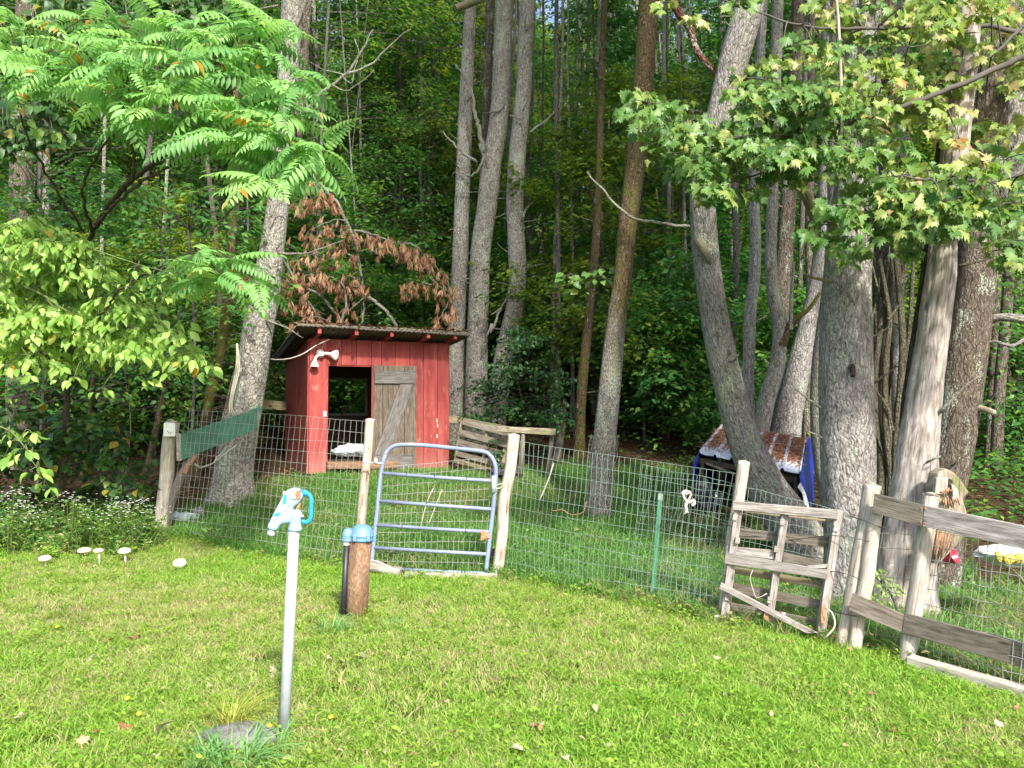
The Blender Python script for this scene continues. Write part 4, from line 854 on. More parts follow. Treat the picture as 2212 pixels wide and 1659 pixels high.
# ------------------------------------------------------------------ the red shed (local frame: x along the front, y to the back)
SW, SD = 2.39, 2.6; SO = Vector((-3.306, 12.5, .598)); SA = R(24)
sx, sy = Vector((math.cos(SA), math.sin(SA), 0)), Vector((-math.sin(SA), math.cos(SA), 0))
def sh(px, py, yl=0.0):
    """picture point -> shed local (x, z) on the plane y = yl"""
    d = ray(px, py); o = Vector((0, 0, CAM_H)) - SO; t = (yl - o.dot(sy)) / d.dot(sy); p = o + d*t; return p.dot(sx), p.z
shed = thing('red_shed', SO, 'small red board shed with an open doorway and lean-to metal roof', 'shed', rotz=SA); ORG[shed.name] = SO
def sp_part(name, boxes, mat, parent=shed, **k):
    mb = MB()
    for b in boxes:
        if b[0] == 'b': mb.beam(*b[1:])
        elif b[0] == 'x': mb.box(*b[1:])
        elif b[0] == 't': mb.tube(*b[1:])
    return part(name, mb, M[mat], parent, local=True, **k)
TOPZ = 2.20
x0d, zt = sh(706, 789); x1d, _ = sh(800, 790); _, zb = sh(706, 1000); zsill = .17
def vboard(x0, x1, z0, z1, y=0, thk=.022, mat='red', name='board', parent=shed):
    mb = MB(); x0 += .0034; x1 -= .0034; j = random.uniform(-.002, .002)
    mb.hexa([(x0, y-thk+j, z0), (x1, y-thk+j, z0), (x1, y-thk+j, z1), (x0, y-thk+j, z1), (x0, y, z0), (x1, y, z0), (x1, y, z1), (x0, y, z1)])
    return part(name, mb, M[mat], parent, local=True, bevel=.0015)
vboard(0, x0d, 0, TOPZ)
seams = [sh(561.6 + .2604*z, 740)[0] for z in (555, 675, 800, 925, 1005, 1120, 1240, 1355, 1470, 1580)]; seams[0] = x0d; seams[-1] = SW
xdr = sh(898, 900)[0]
for a, b in zip(seams[:-1], seams[1:]):
    z0 = zt + .012 if b <= x1d + .02 or a < x1d - .02 else 0
    vboard(a, b, z0 if a < xdr - .03 else random.uniform(-.01, .02), TOPZ)
for k in range(10):                                                     # left side wall, boards seen edge on
    a, b = k*SD/10, (k+1)*SD/10; mb = MB(); z1 = TOPZ - .22*(a+b)/2/SD*1.0
    mb.hexa([(-.022, b-.002, 0), (-.022, a+.002, 0), (-.022, a+.002, z1), (-.022, b-.002, z1), (0, b-.002, 0), (0, a+.002, 0), (0, a+.002, z1), (0, b-.002, z1)])
    part('board', mb, M['red'], shed, local=True, bevel=.0015)
for k in range(10):
    a, b = k*SD/10, (k+1)*SD/10; mb = MB(); z1 = TOPZ - .22*(a+b)/2/SD
    mb.hexa([(SW, a+.002, 0), (SW, b-.002, 0), (SW, b-.002, z1), (SW, a+.002, z1), (SW+.022, a+.002, 0), (SW+.022, b-.002, 0), (SW+.022, b-.002, z1), (SW+.022, a+.002, z1)])
    part('board', mb, M['red'], shed, local=True)
# back wall with a window opening seen through the doorway
wx0, wz1 = sh(700, 820, SD); wx1, wz0 = sh(788, 893, SD); wx1 = min(wx1, SW-.2)
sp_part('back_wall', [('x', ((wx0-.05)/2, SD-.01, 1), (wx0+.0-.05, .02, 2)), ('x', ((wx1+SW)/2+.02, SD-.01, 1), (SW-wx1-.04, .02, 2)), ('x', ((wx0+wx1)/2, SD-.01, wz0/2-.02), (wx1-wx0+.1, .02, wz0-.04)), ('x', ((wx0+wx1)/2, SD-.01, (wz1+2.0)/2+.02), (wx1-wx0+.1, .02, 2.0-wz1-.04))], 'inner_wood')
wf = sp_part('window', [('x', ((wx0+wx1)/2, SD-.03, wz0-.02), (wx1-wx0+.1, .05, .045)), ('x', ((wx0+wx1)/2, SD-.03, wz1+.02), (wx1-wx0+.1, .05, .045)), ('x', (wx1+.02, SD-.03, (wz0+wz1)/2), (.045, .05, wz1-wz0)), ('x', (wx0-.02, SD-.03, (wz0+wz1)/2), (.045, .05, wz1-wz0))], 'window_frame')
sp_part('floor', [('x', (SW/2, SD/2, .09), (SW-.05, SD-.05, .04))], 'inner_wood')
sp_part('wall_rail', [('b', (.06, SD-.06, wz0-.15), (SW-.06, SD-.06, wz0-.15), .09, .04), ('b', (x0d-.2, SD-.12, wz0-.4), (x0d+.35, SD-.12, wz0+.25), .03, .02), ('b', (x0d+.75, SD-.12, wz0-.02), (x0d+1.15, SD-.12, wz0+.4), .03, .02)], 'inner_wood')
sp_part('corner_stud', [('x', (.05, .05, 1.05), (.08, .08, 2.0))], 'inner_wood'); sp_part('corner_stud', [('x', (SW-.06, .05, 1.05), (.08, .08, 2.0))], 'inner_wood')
# door frame, sill
sp_part('door_frame', [('x', (x0d+.012, .02, (zt+zsill)/2), (.02, .06, zt-zsill)), ('x', ((x0d+x1d)/2, .02, zt+.002), (x1d-x0d, .06, .024))], 'red')
sp_part('door_sill', [('b', (x0d-.0, -.05, .13), (SW*.62, -.05, .11), .12, .14)], 'sill_wood', bevel=.01)
sp_part('skirt_board', [('b', (SW*.62, -.035, -.02), (SW+.02, -.035, -.02), .12, .03)], 'sill_wood', bevel=.004)
# weathered plank door hung open against the wall: planks, ledgers and a diagonal brace
dx0, dx1 = sh(804, 900)[0], sh(898, 900)[0]; dzt, dzb = sh(850, 790)[1], sh(850, 1014)[1]
door = thing('x', (0, 0, 0), None, None); door.name = 'door'; door.parent = shed; ORG[door.name] = SO
ws = [0, .22, .45, .72, 1.0]
for a, b in zip(ws[:-1], ws[1:]): vboard(dx0 + (dx1-dx0)*a, dx0 + (dx1-dx0)*b, dzb, dzt + random.uniform(-.006, .006), y=-.028, thk=.024, mat='door_wood', name='plank', parent=door)
yy = -.0545; th = .034
def dboard(name, a, b, c, d, mat='brace_wood'):                                           # four picture corners tl bl br tr on the door's face
    q = [sh(*p, yy) for p in (a, b, c, d)]; mb = MB(); mb.hexa([(x, yy-th, z) for x, z in q] + [(x, yy, z) for x, z in q]); part(name, mb, M[mat], door, local=True, bevel=.003)
F5 = lambda zx, zy: (561.6 + .2604*zx, 648 + .2604*zy)
dboard('ledger', F5(950, 592), F5(950, 692), F5(1282, 694), F5(1282, 588))
dboard('ledger', F5(938, 1288), F5(935, 1405), F5(1252, 1402), F5(1258, 1282))
dboard('brace', F5(945, 1285), F5(1062, 1283), F5(1276, 700), F5(1160, 700))
mbh = MB(); hx, hz = sh(*F5(535, 945)); mbh.box((hx, -.03, hz), (.05, .02, .09)); part('latch', mbh, M['galv'], shed, local=True)
for zz in (.35, 1.1, 1.95):                                             # nail heads on the boards
    for a_, b_ in [(0, x0d)] + list(zip(seams[:-1], seams[1:])):
        if zz < zt + .1 and a_ < dx1 + .02 and b_ > x0d + .05: continue
        for fr in (.25, .75):
            mb = MB(); mb.lathe((a_ + (b_-a_)*fr + random.uniform(-.008, .008), -.0235, zz + random.uniform(-.015, .015)), [(.0055, 0), (.004, .002)], 6, axis=(0, -1, 0)); part('nail', mb, M['gate_dark'], shed, local=True)
# chipped marks
for zx, zy in ((1465, 1000), (1470, 1040), (1465, 1130)):
    hx, hz = sh(*F5(zx, zy)); mb = MB(); mb.box((hx, -.024, hz), (.012, .004, .06)); part('paint_chip', mb, M['white_plastic'], shed, local=True)
# rafters and corrugated roof
RZ = TOPZ + .02
def roofz(y, x=0): return RZ + .145 - .10*y - .015*x
rx = [sh(561.6 + .2604*z, 735, -.3)[0] for z in (480, 785, 1075, 1375, 1625)]
for i, x in enumerate(rx):
    x = min(x, SW-.03); mb = MB(); mb.beam((x, -.455, roofz(-.455)-.11), (x, SD+.15, roofz(SD+.15)-.11), .12, .055); part('rafter', mb, M['red'], shed, local=True, bevel=.003)
def roof():
    xs = np.arange(-.26, SW+.25, .019); ys = np.linspace(-.5, SD+.25, 34); X, Y = np.meshgrid(xs, ys)
    Z = roofz(Y, X) - .035 + .011*np.sin(X*2*np.pi/.076) + .05*(fbm(X*1.5, Y*1.2, 4) - .5) + .03*np.clip(-Y-.3, 0, 1)*np.sin(X*5)
    n = len(xs); m = len(ys); i = (np.arange(m-1)[:, None]*n + np.arange(n-1)).ravel(); V = np.stack([X, Y + .02*fbm(X*4, 1, 1)*(Y < -.4), Z], -1).reshape(-1, 3)
    me = np_mesh('roof', V, [np.stack([i, i+1, i+n+1, i+n], -1)], smooth=True); o = link('roof', me, M['old_roof'], shed); s = o.modifiers.new('thick', 'SOLIDIFY'); s.thickness = .03
    return o
rf = roof()
sp_part('fascia_strip', [('b', (-.24, -.47, roofz(-.47)-.040), (SW*.55, -.475, roofz(-.475)-.036), .02, .02), ('b', (SW*.55, -.475, roofz(-.475)-.036), (SW+.23, -.47, roofz(-.47)-.055), .02, .02)], 'roof_under')
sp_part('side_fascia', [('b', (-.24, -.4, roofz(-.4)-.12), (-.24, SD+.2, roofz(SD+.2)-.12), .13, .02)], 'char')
sp_part('roof_boards', [('x', (SW/2, SD/2+.02-.12, 0), (1, 1, .001))], 'roof_under') if False else None
# brown needles and litter lying on the roof
q = np.random.default_rng(3); n = 2600; x = -.22 + (SW+.5)*q.random(n); y = -.49 + (SD+.5)*q.random(n)**1.7; A = q.random(n)*6.28
Pl = np.stack([x, y, roofz(y, x) - .01 + .03*q.random(n)], -1); lo = leaves_mesh('roof_litter', 'rhomb', Pl, np.stack([np.cos(A), np.sin(A), q.normal(0, .2, n)], -1), np.stack([q.normal(0, .4, n), q.normal(0, .4, n), np.ones(n)], -1), .04 + .04*q.random(n))
lo.transform(Matrix.Translation(SO) @ Matrix.Rotation(SA, 4, 'Z')); setp(link('roof_litter', lo, M['litter_leaf']), 'dead needles and leaves lying on the shed roof', kind='stuff')
# flood light with two lamp heads, screwed to the corner board
lx, lz = sh(691, 764); fl = thing('x', (0, 0, 0), None, None); fl.name = 'flood_light'; fl.parent = shed; fl.location = (lx, -.022, lz); fl.scale = (.82, .82, .82); fl['label'] = 'white flood light with two cone lamps, one pointing down'
ORG[fl.name] = SO
def fpart(name, mb, smooth=True): return part(name, mb, M['white_plastic'], fl, local=True, smooth=smooth)
mb = MB(); mb.lathe((0, 0, 0), [(.085, 0), (.085, .03), (.07, .06), (.03, .075)], 20, axis=(0, -1, 0)); mb.lathe((0.01, -.07, -.03), [(.001, -.035), (.045, -.03), (.06, 0), (.05, .035), (.001, .045)], 16); fpart('mount', mb)
mb = MB(); mb.tube([(-.05, -.06, -.03), (-.10, -.09, -.09), (-.115, -.10, -.14)], .026, 12); mb.lathe((-.12, -.10, -.27), [(.088, 0), (.085, .01), (.035, .12), (.024, .15)], 20); fpart('lamp', mb)
mb = MB(); mb.tube([(.05, -.06, -.0), (.12, -.09, .0), (.20, -.11, -.01)], .028, 12); ax = Vector((.75, -.62, -.22)).normalized()
mb.lathe((.17, -.10, -.005), [(.026, 0), (.036, .03), (.10, .12), (.105, .15), (.08, .155), (.001, .14)], 20, axis=tuple(ax)); fpart('lamp', mb)
# cable swinging from the tree to the shed
cb = thing('power_cable', tuple(P(650, 768, 12.2)), 'pale cable sagging from the tall grey tree to the shed corner', 'cable')
limb(cb, [(578, 775, 11), (600, 777, 11.3), (628, 774, 11.8), (655, 764, 12.1), (680, 748, 12.3), (700, 738, 12.35), (712, 733, 12.38)], 12, .009, .009, mat='rope', name='cord')
limb(cb, [(690, 744, 12.35), (700, 740, 12.36), (697, 750, 12.4), (694, 758, 12.42)], 12, .005, .005, mat='rust', name='wire')
hc = thing('hanging_cable', tuple(P(505, 800, 10.3)), 'coil of thin yellowish cable hanging down the left side of the tall tree', 'cable')
for dx in (0, 3, -3): limb(hc, [(512+dx*.3, 742), (514+dx, 780), (511+dx*1.3, 810), (503+dx, 845), (498+dx, 880), (504+dx*2, 898)], 10.35, .008, .008, mat='cable', name='strand')
# feed bag on the shed floor
def crumple(name, c, size, mat, parent=None, seed=0, amp=.35, sub=4, label=None, cat=None, flat=0):
    import bmesh
    bm = bmesh.new(); bmesh.ops.create_icosphere(bm, subdivisions=sub, radius=1); r = np.array([v.co[:] for v in bm.verts])
    n1 = fbm(r[:, 0]*1.6 + seed, r[:, 1]*1.6 + 3, r[:, 2]*1.6, 4) - .47; n2 = np.abs(fbm(r[:, 0]*4 + seed, r[:, 1]*4, r[:, 2]*4 + 9, 3) - .45)
    r = r*(1 + amp*2.2*n1 - amp*1.5*n2)[:, None]*np.array(size)/2
    if flat: r[:, 2] = np.maximum(r[:, 2], -size[2]/2*flat)
    for v, p in zip(bm.verts, r): v.co = p
    me = bpy.data.meshes.new(name); bm.to_mesh(me); bm.free(); o = link(name, me, M[mat], parent); o.location = Vector(c) - (org(parent) if parent else Vector((0, 0, 0)))
    if label: setp(o, label, cat); ORG[o.name] = Vector(c)
    return o
def shw(px, py, yl): x, z = sh(px, py, yl); return SO + sx*x + sy*yl + Vector((0, 0, z))
crumple('feed_bag', shw(756, 974, .5), (.55, .3, .24), 'bag', seed=4, amp=.5, label='crumpled white plastic bag lying inside the shed doorway', cat='bag', flat=.8)

# ------------------------------------------------------------------ posts
def post(name, top, bot, wt, wb, Y, mat, label, sqr=False, n=14, seed=1, core=False, parent=None, Yb=None, wob=.018, cut=True):
    a = P(*bot, Y); b = P(*top, Y); g = gz(a.x, a.y); d = (b-a).normalized(); base = a - d*(max(0, a.z-g) + .25)
    t = parent or thing(name, (a.x, a.y, g), label, 'post')
    rb, rt = wb/2/FPX*Y, wt/2/FPX*Y; nn = 26; rows = []
    for i in range(nn):
        k = i/(nn-1); p = base.lerp(b, k); o = Vector((vn(k*5, seed*7.7) - .5, vn(k*5, seed*3.1 + 5) - .5, 0))*wob*1.5*rb/.06
        rows.append((*(p + o), rb + (rt-rb)*k))
    me = trunk_mesh('shaft', rows, n, .03, .05 if core or wob > .02 else .02, .05 if wob > .02 else .02, seed, 0, org(t)); link('shaft', me, M[mat], t)
    mb = MB(); mb.lathe(b, [(rt*.94, -.004), (rt*.9, .006), (rt*.3, .008)], 14, axis=tuple(d)); part('top_end', mb, M['grey_brown_wood'] if not core else M['pale_wood'], t)
    if core:
        for i in range(5):
            k = .25 + .13*i + random.uniform(-.03, .03); c0 = base.lerp(b, k); c1 = base.lerp(b, k + .1); o = Vector((rb*random.uniform(-.2, .45), -rb*.96, 0))
            mb = MB(); mb.tube([c0 + o, (c0+c1)/2 + o + Vector((.004, -.003, 0)), c1 + o], [.003, rb*.2, .003], 6); part('bark_scar', mb, M['orange_core'], t, smooth=True)
    return t
def gatemix(px): return 7.75 + (7.5 - 7.75)*(px - 790)/(1090 - 790)
p_left = post('fence_post', (372, 912), (345, 1178), 31, 28, 9.3, 'old_post', 'weathered round post at the left fence end, white box on its top', seed=2)
p_hinge = post('fence_post', (801, 906), (772, 1205), 20, 20, 7.78, 'pale_wood', 'slim pale hinge post left of the blue gate', seed=3, core=True)
p_latch = post('fence_post', (1110, 939), (1072, 1248), 26, 24, 7.5, 'pale_wood', 'knobbly peeled pale post right of the blue gate', seed=4, wob=.028, core=True)
Y1 = Y_of(1560, 1342); p_pal = post('fence_post', (1606, 997), (1561, 1335), 25, 24, Y1, 'pale_wood', 'tall pale post left of the pallet gate', seed=5, core=True)
Y2 = Y_of(1825, 1395) ; pA = post('fence_post', (1886, 1047), (1817, 1395), 38, 27, Y2, 'old_post', 'thick leaning corner post right of the pallet gate, the taller of the pair', seed=6)
pB = post('fence_post', (1896, 1098), (1845, 1398), 30, 28, Y2-.07, 'pale_wood', 'shorter corner post overlapping the taller one, carrying the rail ends', seed=7, wob=.02)
YC = Y_of(1955, 1428); pC = post('fence_post', (2012, 1068), (1956, 1428), 34, 36, YC, 'old_post', 'stout grey post where the rail boards meet', seed=8)
# white box with wire bail on the left post
c = P(367, 928, 9.14); bx = thing('white_box', c, 'small white box hanging by a wire loop on the left post', 'box'); mb = MB(); mb.box(c, (.13, .09, .165), Matrix.Rotation(.25, 3, 'Z')); part('housing', mb, M['white_plastic'], bx, bevel=.012)
limb(bx, [(361, 915), (362, 908), (370, 906), (377, 910), (376, 917)], 9.12, .006, .006, mat='wire', name='wire_loop'); limb(bx, [(361, 930, 9.08), (366, 936, 9.07), (371, 934, 9.07)], 9.08, .003, .003, mat='barb', name='scratch')
# green T-post
YT = Y_of(1405, 1300); tp = thing('steel_post', G(1405, 1300), 'green steel post with a pale worn tip standing in front of the wire fence', 'post')
a, b = P(1404, 1305, YT) - Vector((0, 0, .15)), P(1425, 1080, YT); mb = MB(); mb.beam(a, b, .032, .010, up=(0, 1, 0)); part('web', mb, M['bright_green_metal'], tp)
mb = MB(); mb.beam(a + Vector((0, -.016, 0)), b + Vector((0, -.016, 0)), .008, .038, up=(0, 1, 0)); part('flange', mb, M['bright_green_metal'], tp)
mb = MB(); mb.beam(b + Vector((0, -.002, .0)), P(1426.5, 1066, YT), .036, .040, up=(0, 1, 0)); part('tip', mb, M['green_wire'], tp)
# posts of the back fence
post('fence_post', (1218, 868), (1206, 975), 16, 18, 14.0, 'grey_brown_wood', 'old wide plank post standing behind the back fence, next to the dark tree', seed=11, wob=.01)

# ------------------------------------------------------------------ welded wire fences
def wire_panel(label, corners, nx, nz, mat, bend=.02, r=.0018, seed=0, sag=0.0, zrows=None, name='wire_fence', parent=None, skip=None, group=None):
    """corners bl, tl, br, tr in 3-d"""
    bl, tl, br, tr = [Vector(c) for c in corners]; bend *= .55; t = parent or thing(name, (bl + br)/2, label, 'wire fence', group)
    def W(u, v):
        p = bl.lerp(tl, v).lerp(br.lerp(tr, v), u)
        dx = (vn(u*9, v*4, seed) - .5)*bend*1.6; dy = (vn(u*5, v*3, seed+9) - .5)*bend*4; dz = (vn(u*6, v*7, seed+20) - .5)*bend*.9 - sag*4*u*(1-u)
        return p + Vector((dx, dy, dz))
    for i in range(nx+1):
        u = i/nx; mb = MB(); k = [j/(nz*2) for j in range(nz*2+1)]
        mb.tube([W(u + (vn(i*3.3, v*6, seed) - .5)*.12/nx, v) for v in k], r, 4, caps=False); part('upright_wire', mb, M[mat], t)
    for j in range(nz+1):
        v = (zrows[j] if zrows else j/nz)
        mb = MB(); mb.tube([W(k/(nx*2), v) for k in range(nx*2+1)], r*1.15, 4, caps=False); part('level_wire', mb, M[mat], t)
    return t
wire_panel('welded wire panel from the left post to the blue gate', [P(362, 1168, 9.25), P(404, 884, 9.25), P(770, 1222, 7.8), P(797, 909, 7.8)], 36, 12, 'wire', .035, seed=2)
wire_panel('welded wire stretched from the gate to the post of the pallet gate', [P(1084, 1240, 7.5), P(1108, 948, 7.55), P(1562, 1322, Y1), P(1596, 1022, Y1)], 42, 10, 'green_wire', .045, seed=5, sag=.02)
wire_panel('second layer of green wire fence overlapping at the steel post', [P(1352, 1250, YT+.25), P(1388, 1004, YT+.25), P(1560, 1325, Y1+.06), P(1592, 1043, Y1+.06)], 17, 10, 'green_wire', .06, seed=8)
wire_panel('green wire fence running behind the pallet gate', [P(1575, 1340, Y1+.25), P(1607, 1052, Y1+.25), P(1845, 1392, Y2+.3), P(1872, 1128, Y2+.3)], 20, 10, 'green_wire', .03, seed=11, sag=-.02)
wire_panel('wire mesh behind the right board fence', [P(1852, 1395, Y2+.06), P(1890, 1150, Y2+.06), P(1960, 1415, YC+.06), P(1996, 1158, YC+.06)], 6, 8, 'wire', .03, seed=13)
wire_panel('open wire mesh between the right fence rails', [P(1965, 1425, YC+.06), P(2003, 1145, YC+.06), P(2290, 1520, 4.6), P(2300, 1190, 4.6)], 18, 9, 'wire', .03, seed=15, r=.0026)
# smooth dark wires
dw = thing('smooth_wire', tuple(P(1850, 1150, 5.8)), 'dark smooth wires running from the pallet gate to the corner posts', 'wire')
for p_ in ([(1552, 1128, Y1-.05), (1590, 1140, Y1-.1), (1606, 1152, Y1-.1), (1700, 1166, 5.95), (1800, 1157, Y2-.05), (1896, 1172, Y2-.12)], [(1830, 1113, Y2+.1), (1870, 1126, Y2-.12), (1900, 1138, Y2-.15), (1920, 1139, Y2+.1)],
           [(1578, 1122, Y1-.08), (1605, 1136, Y1-.1)], [(1795, 1234, Y2), (1830, 1240, Y2-.1), (1858, 1252, Y2-.1)], [(1590, 1084, Y1-.1), (1606, 1090, Y1-.1)], [(1790, 1318, Y2), (1840, 1330, Y2-.1), (1858, 1331, Y2-.1)], [(1548, 1238, Y1-.05), (1580, 1248, Y1-.1)]):
    limb(dw, p_, 6, .0035, .0035, mat='barb', name='strand', n=5)

# ------------------------------------------------------------------ blue tube gate
gt = thing('blue_gate', (P(930, 1235, 7.65).x, 7.65, gz(-.8, 7.65)), 'blue tube gate with four bars and a rounded worn top', 'gate')
gY = lambda px: 7.72 + (7.47 - 7.72)*(px - 805)/(1080 - 805) - .06
RT = .0205
frame = [(801, 1236), (806, 1185), (815, 1100), (822, 1030), (829, 993), (838, 973), (857, 962), (900, 961), (960, 966), (1040, 975), (1058, 983), (1069, 1002), (1071, 1032), (1066, 1092), (1058, 1160), (1050, 1232)]
rows = [(*P(x, y, gY(x)), RT) for x, y in frame]; q = smooth_path(rows, .03); mb = MB(); mb.tube(q[:, :3], RT, 14); part('frame', mb, M['gate_blue'], gt, smooth=True)
for (a, b) in (((823, 1022), (1068, 1039)), ((818, 1082), (1064, 1100)), ((812, 1134), (1058, 1149)), ((807, 1183), (1053, 1197)), ((855, 1229), (1048, 1239))):
    mb = MB(); mb.tube([P(a[0], a[1], gY(a[0])), P((a[0]+b[0])/2, (a[1]+b[1])/2 + .6, gY((a[0]+b[0])/2)), P(b[0], b[1], gY(b[0]))], .0172, 12); part('bar', mb, M['gate_blue'], gt, smooth=True)
for x, y in ((922, 1086), (869, 1137), (1006, 1146), (1008, 1034), (878, 1025), (1055, 1023), (820, 1029), (939, 1029)):
    mb = MB(); d = Vector((.05, 0, -.003)); mb.tube([P(x, y, gY(x)) - d*.08, P(x, y, gY(x)) + d*.08], .0188, 12); part('clip', mb, M['gate_dark'], gt)
mb = MB(); mb.tube([P(783, 998, 7.62), P(806, 1000, 7.62), P(826, 1001, 7.62)], .008, 8); mb.lathe(P(812, 996, 7.6), [(.012, -.02), (.032, -.012), (.036, 0), (.032, .012), (.012, .02)], 12, axis=(1, 0, .1)); part('hinge', mb, M['galv'], gt, smooth=True)
mb = MB(); mb.tube([P(1067, 1028, gY(1067)-.01), P(1066, 1064, gY(1067)-.02)], .0222, 12); part('sleeve', mb, M['galv'], gt, smooth=True)
mb = MB(); mb.tube([P(1064, 1052, gY(1064)-.03), P(1078, 1046, 7.42), P(1090, 1044, 7.42), P(1082, 1054, 7.42), P(1066, 1056, gY(1064)-.03)], .005, 5); part('tie_wire', mb, M['rope'], gt)
wire_panel(None, [P(812, 1232, gY(812)+.03), P(826, 1010, gY(826)+.03), P(1046, 1240, gY(1046)+.03), P(1062, 988, gY(1062)+.03)], 20, 11, 'wire', .02, seed=21, parent=gt, r=.0022)
mb = MB(); quad_board(mb, (795, 1216), (795, 1232), (862, 1246), (862, 1230), 7.55, 7.5, .1); part('x', mb, M['old_post'], None, origin=tuple(P(828, 1235, 7.5)), bevel=.01).name = 'sill_log'
setp(bpy.data.objects['sill_log'], 'short grey timber on the ground at the left foot of the gate', 'timber')
mb = MB(); quad_board(mb, (872, 1238), (872, 1262), (1074, 1262), (1074, 1240), 7.48, 7.38, .12); part('gate_timber', mb, M['old_post'], None, origin=tuple(P(980, 1255, 7.4)), bevel=.01)
setp(bpy.data.objects['gate_timber'], 'long pale timber half sunk in grass under the blue gate', 'timber')
hs_ = thing('white_hose', tuple(P(830, 1225, 7.4)), 'thin white hose curling over the timber at the gate foot', 'hose'); limb(hs_, [(798, 1211, 7.42), (815, 1212, 7.42), (835, 1222, 7.4), (850, 1231, 7.38), (856, 1241, 7.38)], 7.4, .007, .007, mat='rope', name='tube')
crumple('dead_oak_leaves', P(1048, 1158, 7.35), (.09, .05, .09), 'orange_core', seed=7, amp=.9, sub=3, label='curled brown leaf caught on the right side of the blue gate', cat='leaf').name = 'caught_leaf'
mb = MB(); quad_board(mb, (1048, 1184), (1048, 1199), (1093, 1206), (1093, 1190), 7.6, 7.6, .02); part('dark_bracket', mb, M['dark_rubber'], gt)

# ------------------------------------------------------------------ green board nailed between post and tree, with its crooked brace
gb = thing('green_board', tuple(P(470, 950, 9.6)), 'slanting dark green painted board above the left wire fence', 'board')
mb = MB(); quad_board(mb, (391, 939), (391.5, 995), (556, 926), (556, 883), 9.15, 10.3, .03); part('panel', mb, M['green_board'], gb, bevel=.002)
mb = MB(); quad_board(mb, (388, 936), (388, 996), (391, 995), (391, 938), 9.13, 9.15, .05); part('end_edge', mb, M['pale_wood'], gb)
mb = MB(); quad_board(mb, (540, 886), (545, 893), (568, 884), (562, 878), 10.2, 10.4, .02); part('end_strip', mb, M['green_board'], gb)
lb = thing('leaning_log', tuple(P(380, 1100, 9.3)), 'crooked forked log propped under the green board', 'log')
limb(lb, [(352, 1140), (366, 1090), (384, 1045), (400, 1012), (420, 984)], 9.32, .075, .045, mat='grey_brown_wood', ridge=.25, n=18, name='trunk')
limb(lb, [(398, 1020, 9.28), (412, 1000, 9.26), (424, 985, 9.25)], 9.28, .04, .02, mat='sill_wood', ridge=.2, n=12, name='cut_end')
rp = thing('draped_cord', tuple(P(455, 1000, 9.6)), 'pale cord looping below the green board', 'rope')
limb(rp, [(418, 1004, 9.4), (432, 1010, 9.5), (455, 1002, 9.7), (480, 985, 9.9), (510, 958, 10.1)], 9.6, .009, .009, mat='cable', name='cord', wob=.03); limb(rp, [(462, 998, 9.7), (480, 975, 9.9), (495, 965, 10)], 9.6, .008, .008, mat='cable', name='cord', wob=.03)
wl = thing('low_plank', tuple(P(590, 872, 14)), 'grey plank rail seen behind the tall tree and left of the shed', 'board'); mb = MB(); quad_board(mb, (555, 862), (555, 884), (618, 886), (618, 868), 14, 14.2, .04); part('plank', mb, M['olive_wood'], wl)
crumple('plastic_sheet', P(385, 1118, 9.75), (.55, .25, .16), 'bag', seed=12, amp=.7, label='crumpled pale plastic sheet in the grass behind the left fence', cat='plastic sheet')
crumple('stone_block', P(428, 1112, 9.9), (.2, .15, .22), 'stone', seed=13, amp=.25, sub=3, label='grey stone standing in the grass behind the left fence', cat='stone')

# ------------------------------------------------------------------ pallet gate
F3 = lambda zx, zy: (1512 + .2040*zx, 1065.6 + .2040*zy)
pg = thing('pallet_gate', G(1670, 1352), 'weathered wooden pallet used as a gate between two posts', 'gate')
def pY(px): return (Y1 - .10) + ((Y2 - .02) - (Y1 - .10))*(px - 1565)/(1812 - 1565)
def pal(name, c4, dy, thk, mat, smooth=False):
    mb = MB(); q = [F3(*c) for c in c4]; f = [P(x, y, pY(x) + dy) for x, y in q]; n = (f[3]-f[0]).cross(f[1]-f[0]).normalized()
    if n.y < 0: n = -n
    mb.hexa([v + Vector([random.uniform(-.003, .003) for _ in range(3)]) for v in f + [v + n*thk for v in f]]); return part(name, mb, M[mat], pg, bevel=.004)
def palv(name, top, bot, w0, w1, dy, thk, mat):                          # upright: grain along its length
    (x0, y0), (x1, y1) = F3(*top), F3(*bot); w0 *= .204/2; w1 *= .204/2; mb = MB()
    f = [P(x0+w0, y0, pY(x0)+dy), P(x0-w0, y0, pY(x0)+dy), P(x1-w1, y1, pY(x1)+dy), P(x1+w1, y1, pY(x1)+dy)]; mb.hexa(f + [v + Vector((.02, thk, 0)) for v in f]); return part(name, mb, M[mat], pg, bevel=.005)
# front faces: stringers, slats in front, slats behind
palv('stringer', (408, 185), (262, 1318), 84, 92, 0, .085, 'weathered'); palv('stringer', (905, 228), (728, 1405), 80, 80, 0, .085, 'weathered'); palv('stringer', (1478, 188), (1282, 1525), 84, 92, -.004, .085, 'weathered')
pal('slat', ((352, 85), (352, 180), (1458, 278), (1470, 180)), -.026, .022, 'weathered')
pal('slat', ((270, 625), (258, 745), (1340, 915), (1362, 815)), -.026, .022, 'weathered')
pal('broken_slat', ((278, 560), (280, 632), (785, 705), (785, 605)), .012, .02, 'weathered'); pal('broken_slat', ((880, 620), (880, 722), (1180, 778), (1370, 740)), .02, .02, 'grey_brown_wood')
pal('splinter', ((1130, 772), (1140, 792), (1330, 795), (1372, 745)), -.03, .015, 'weathered')
pal('brace', ((218, 948), (205, 1012), (1120, 1478), (1245, 1478)), -.05, .022, 'weathered')
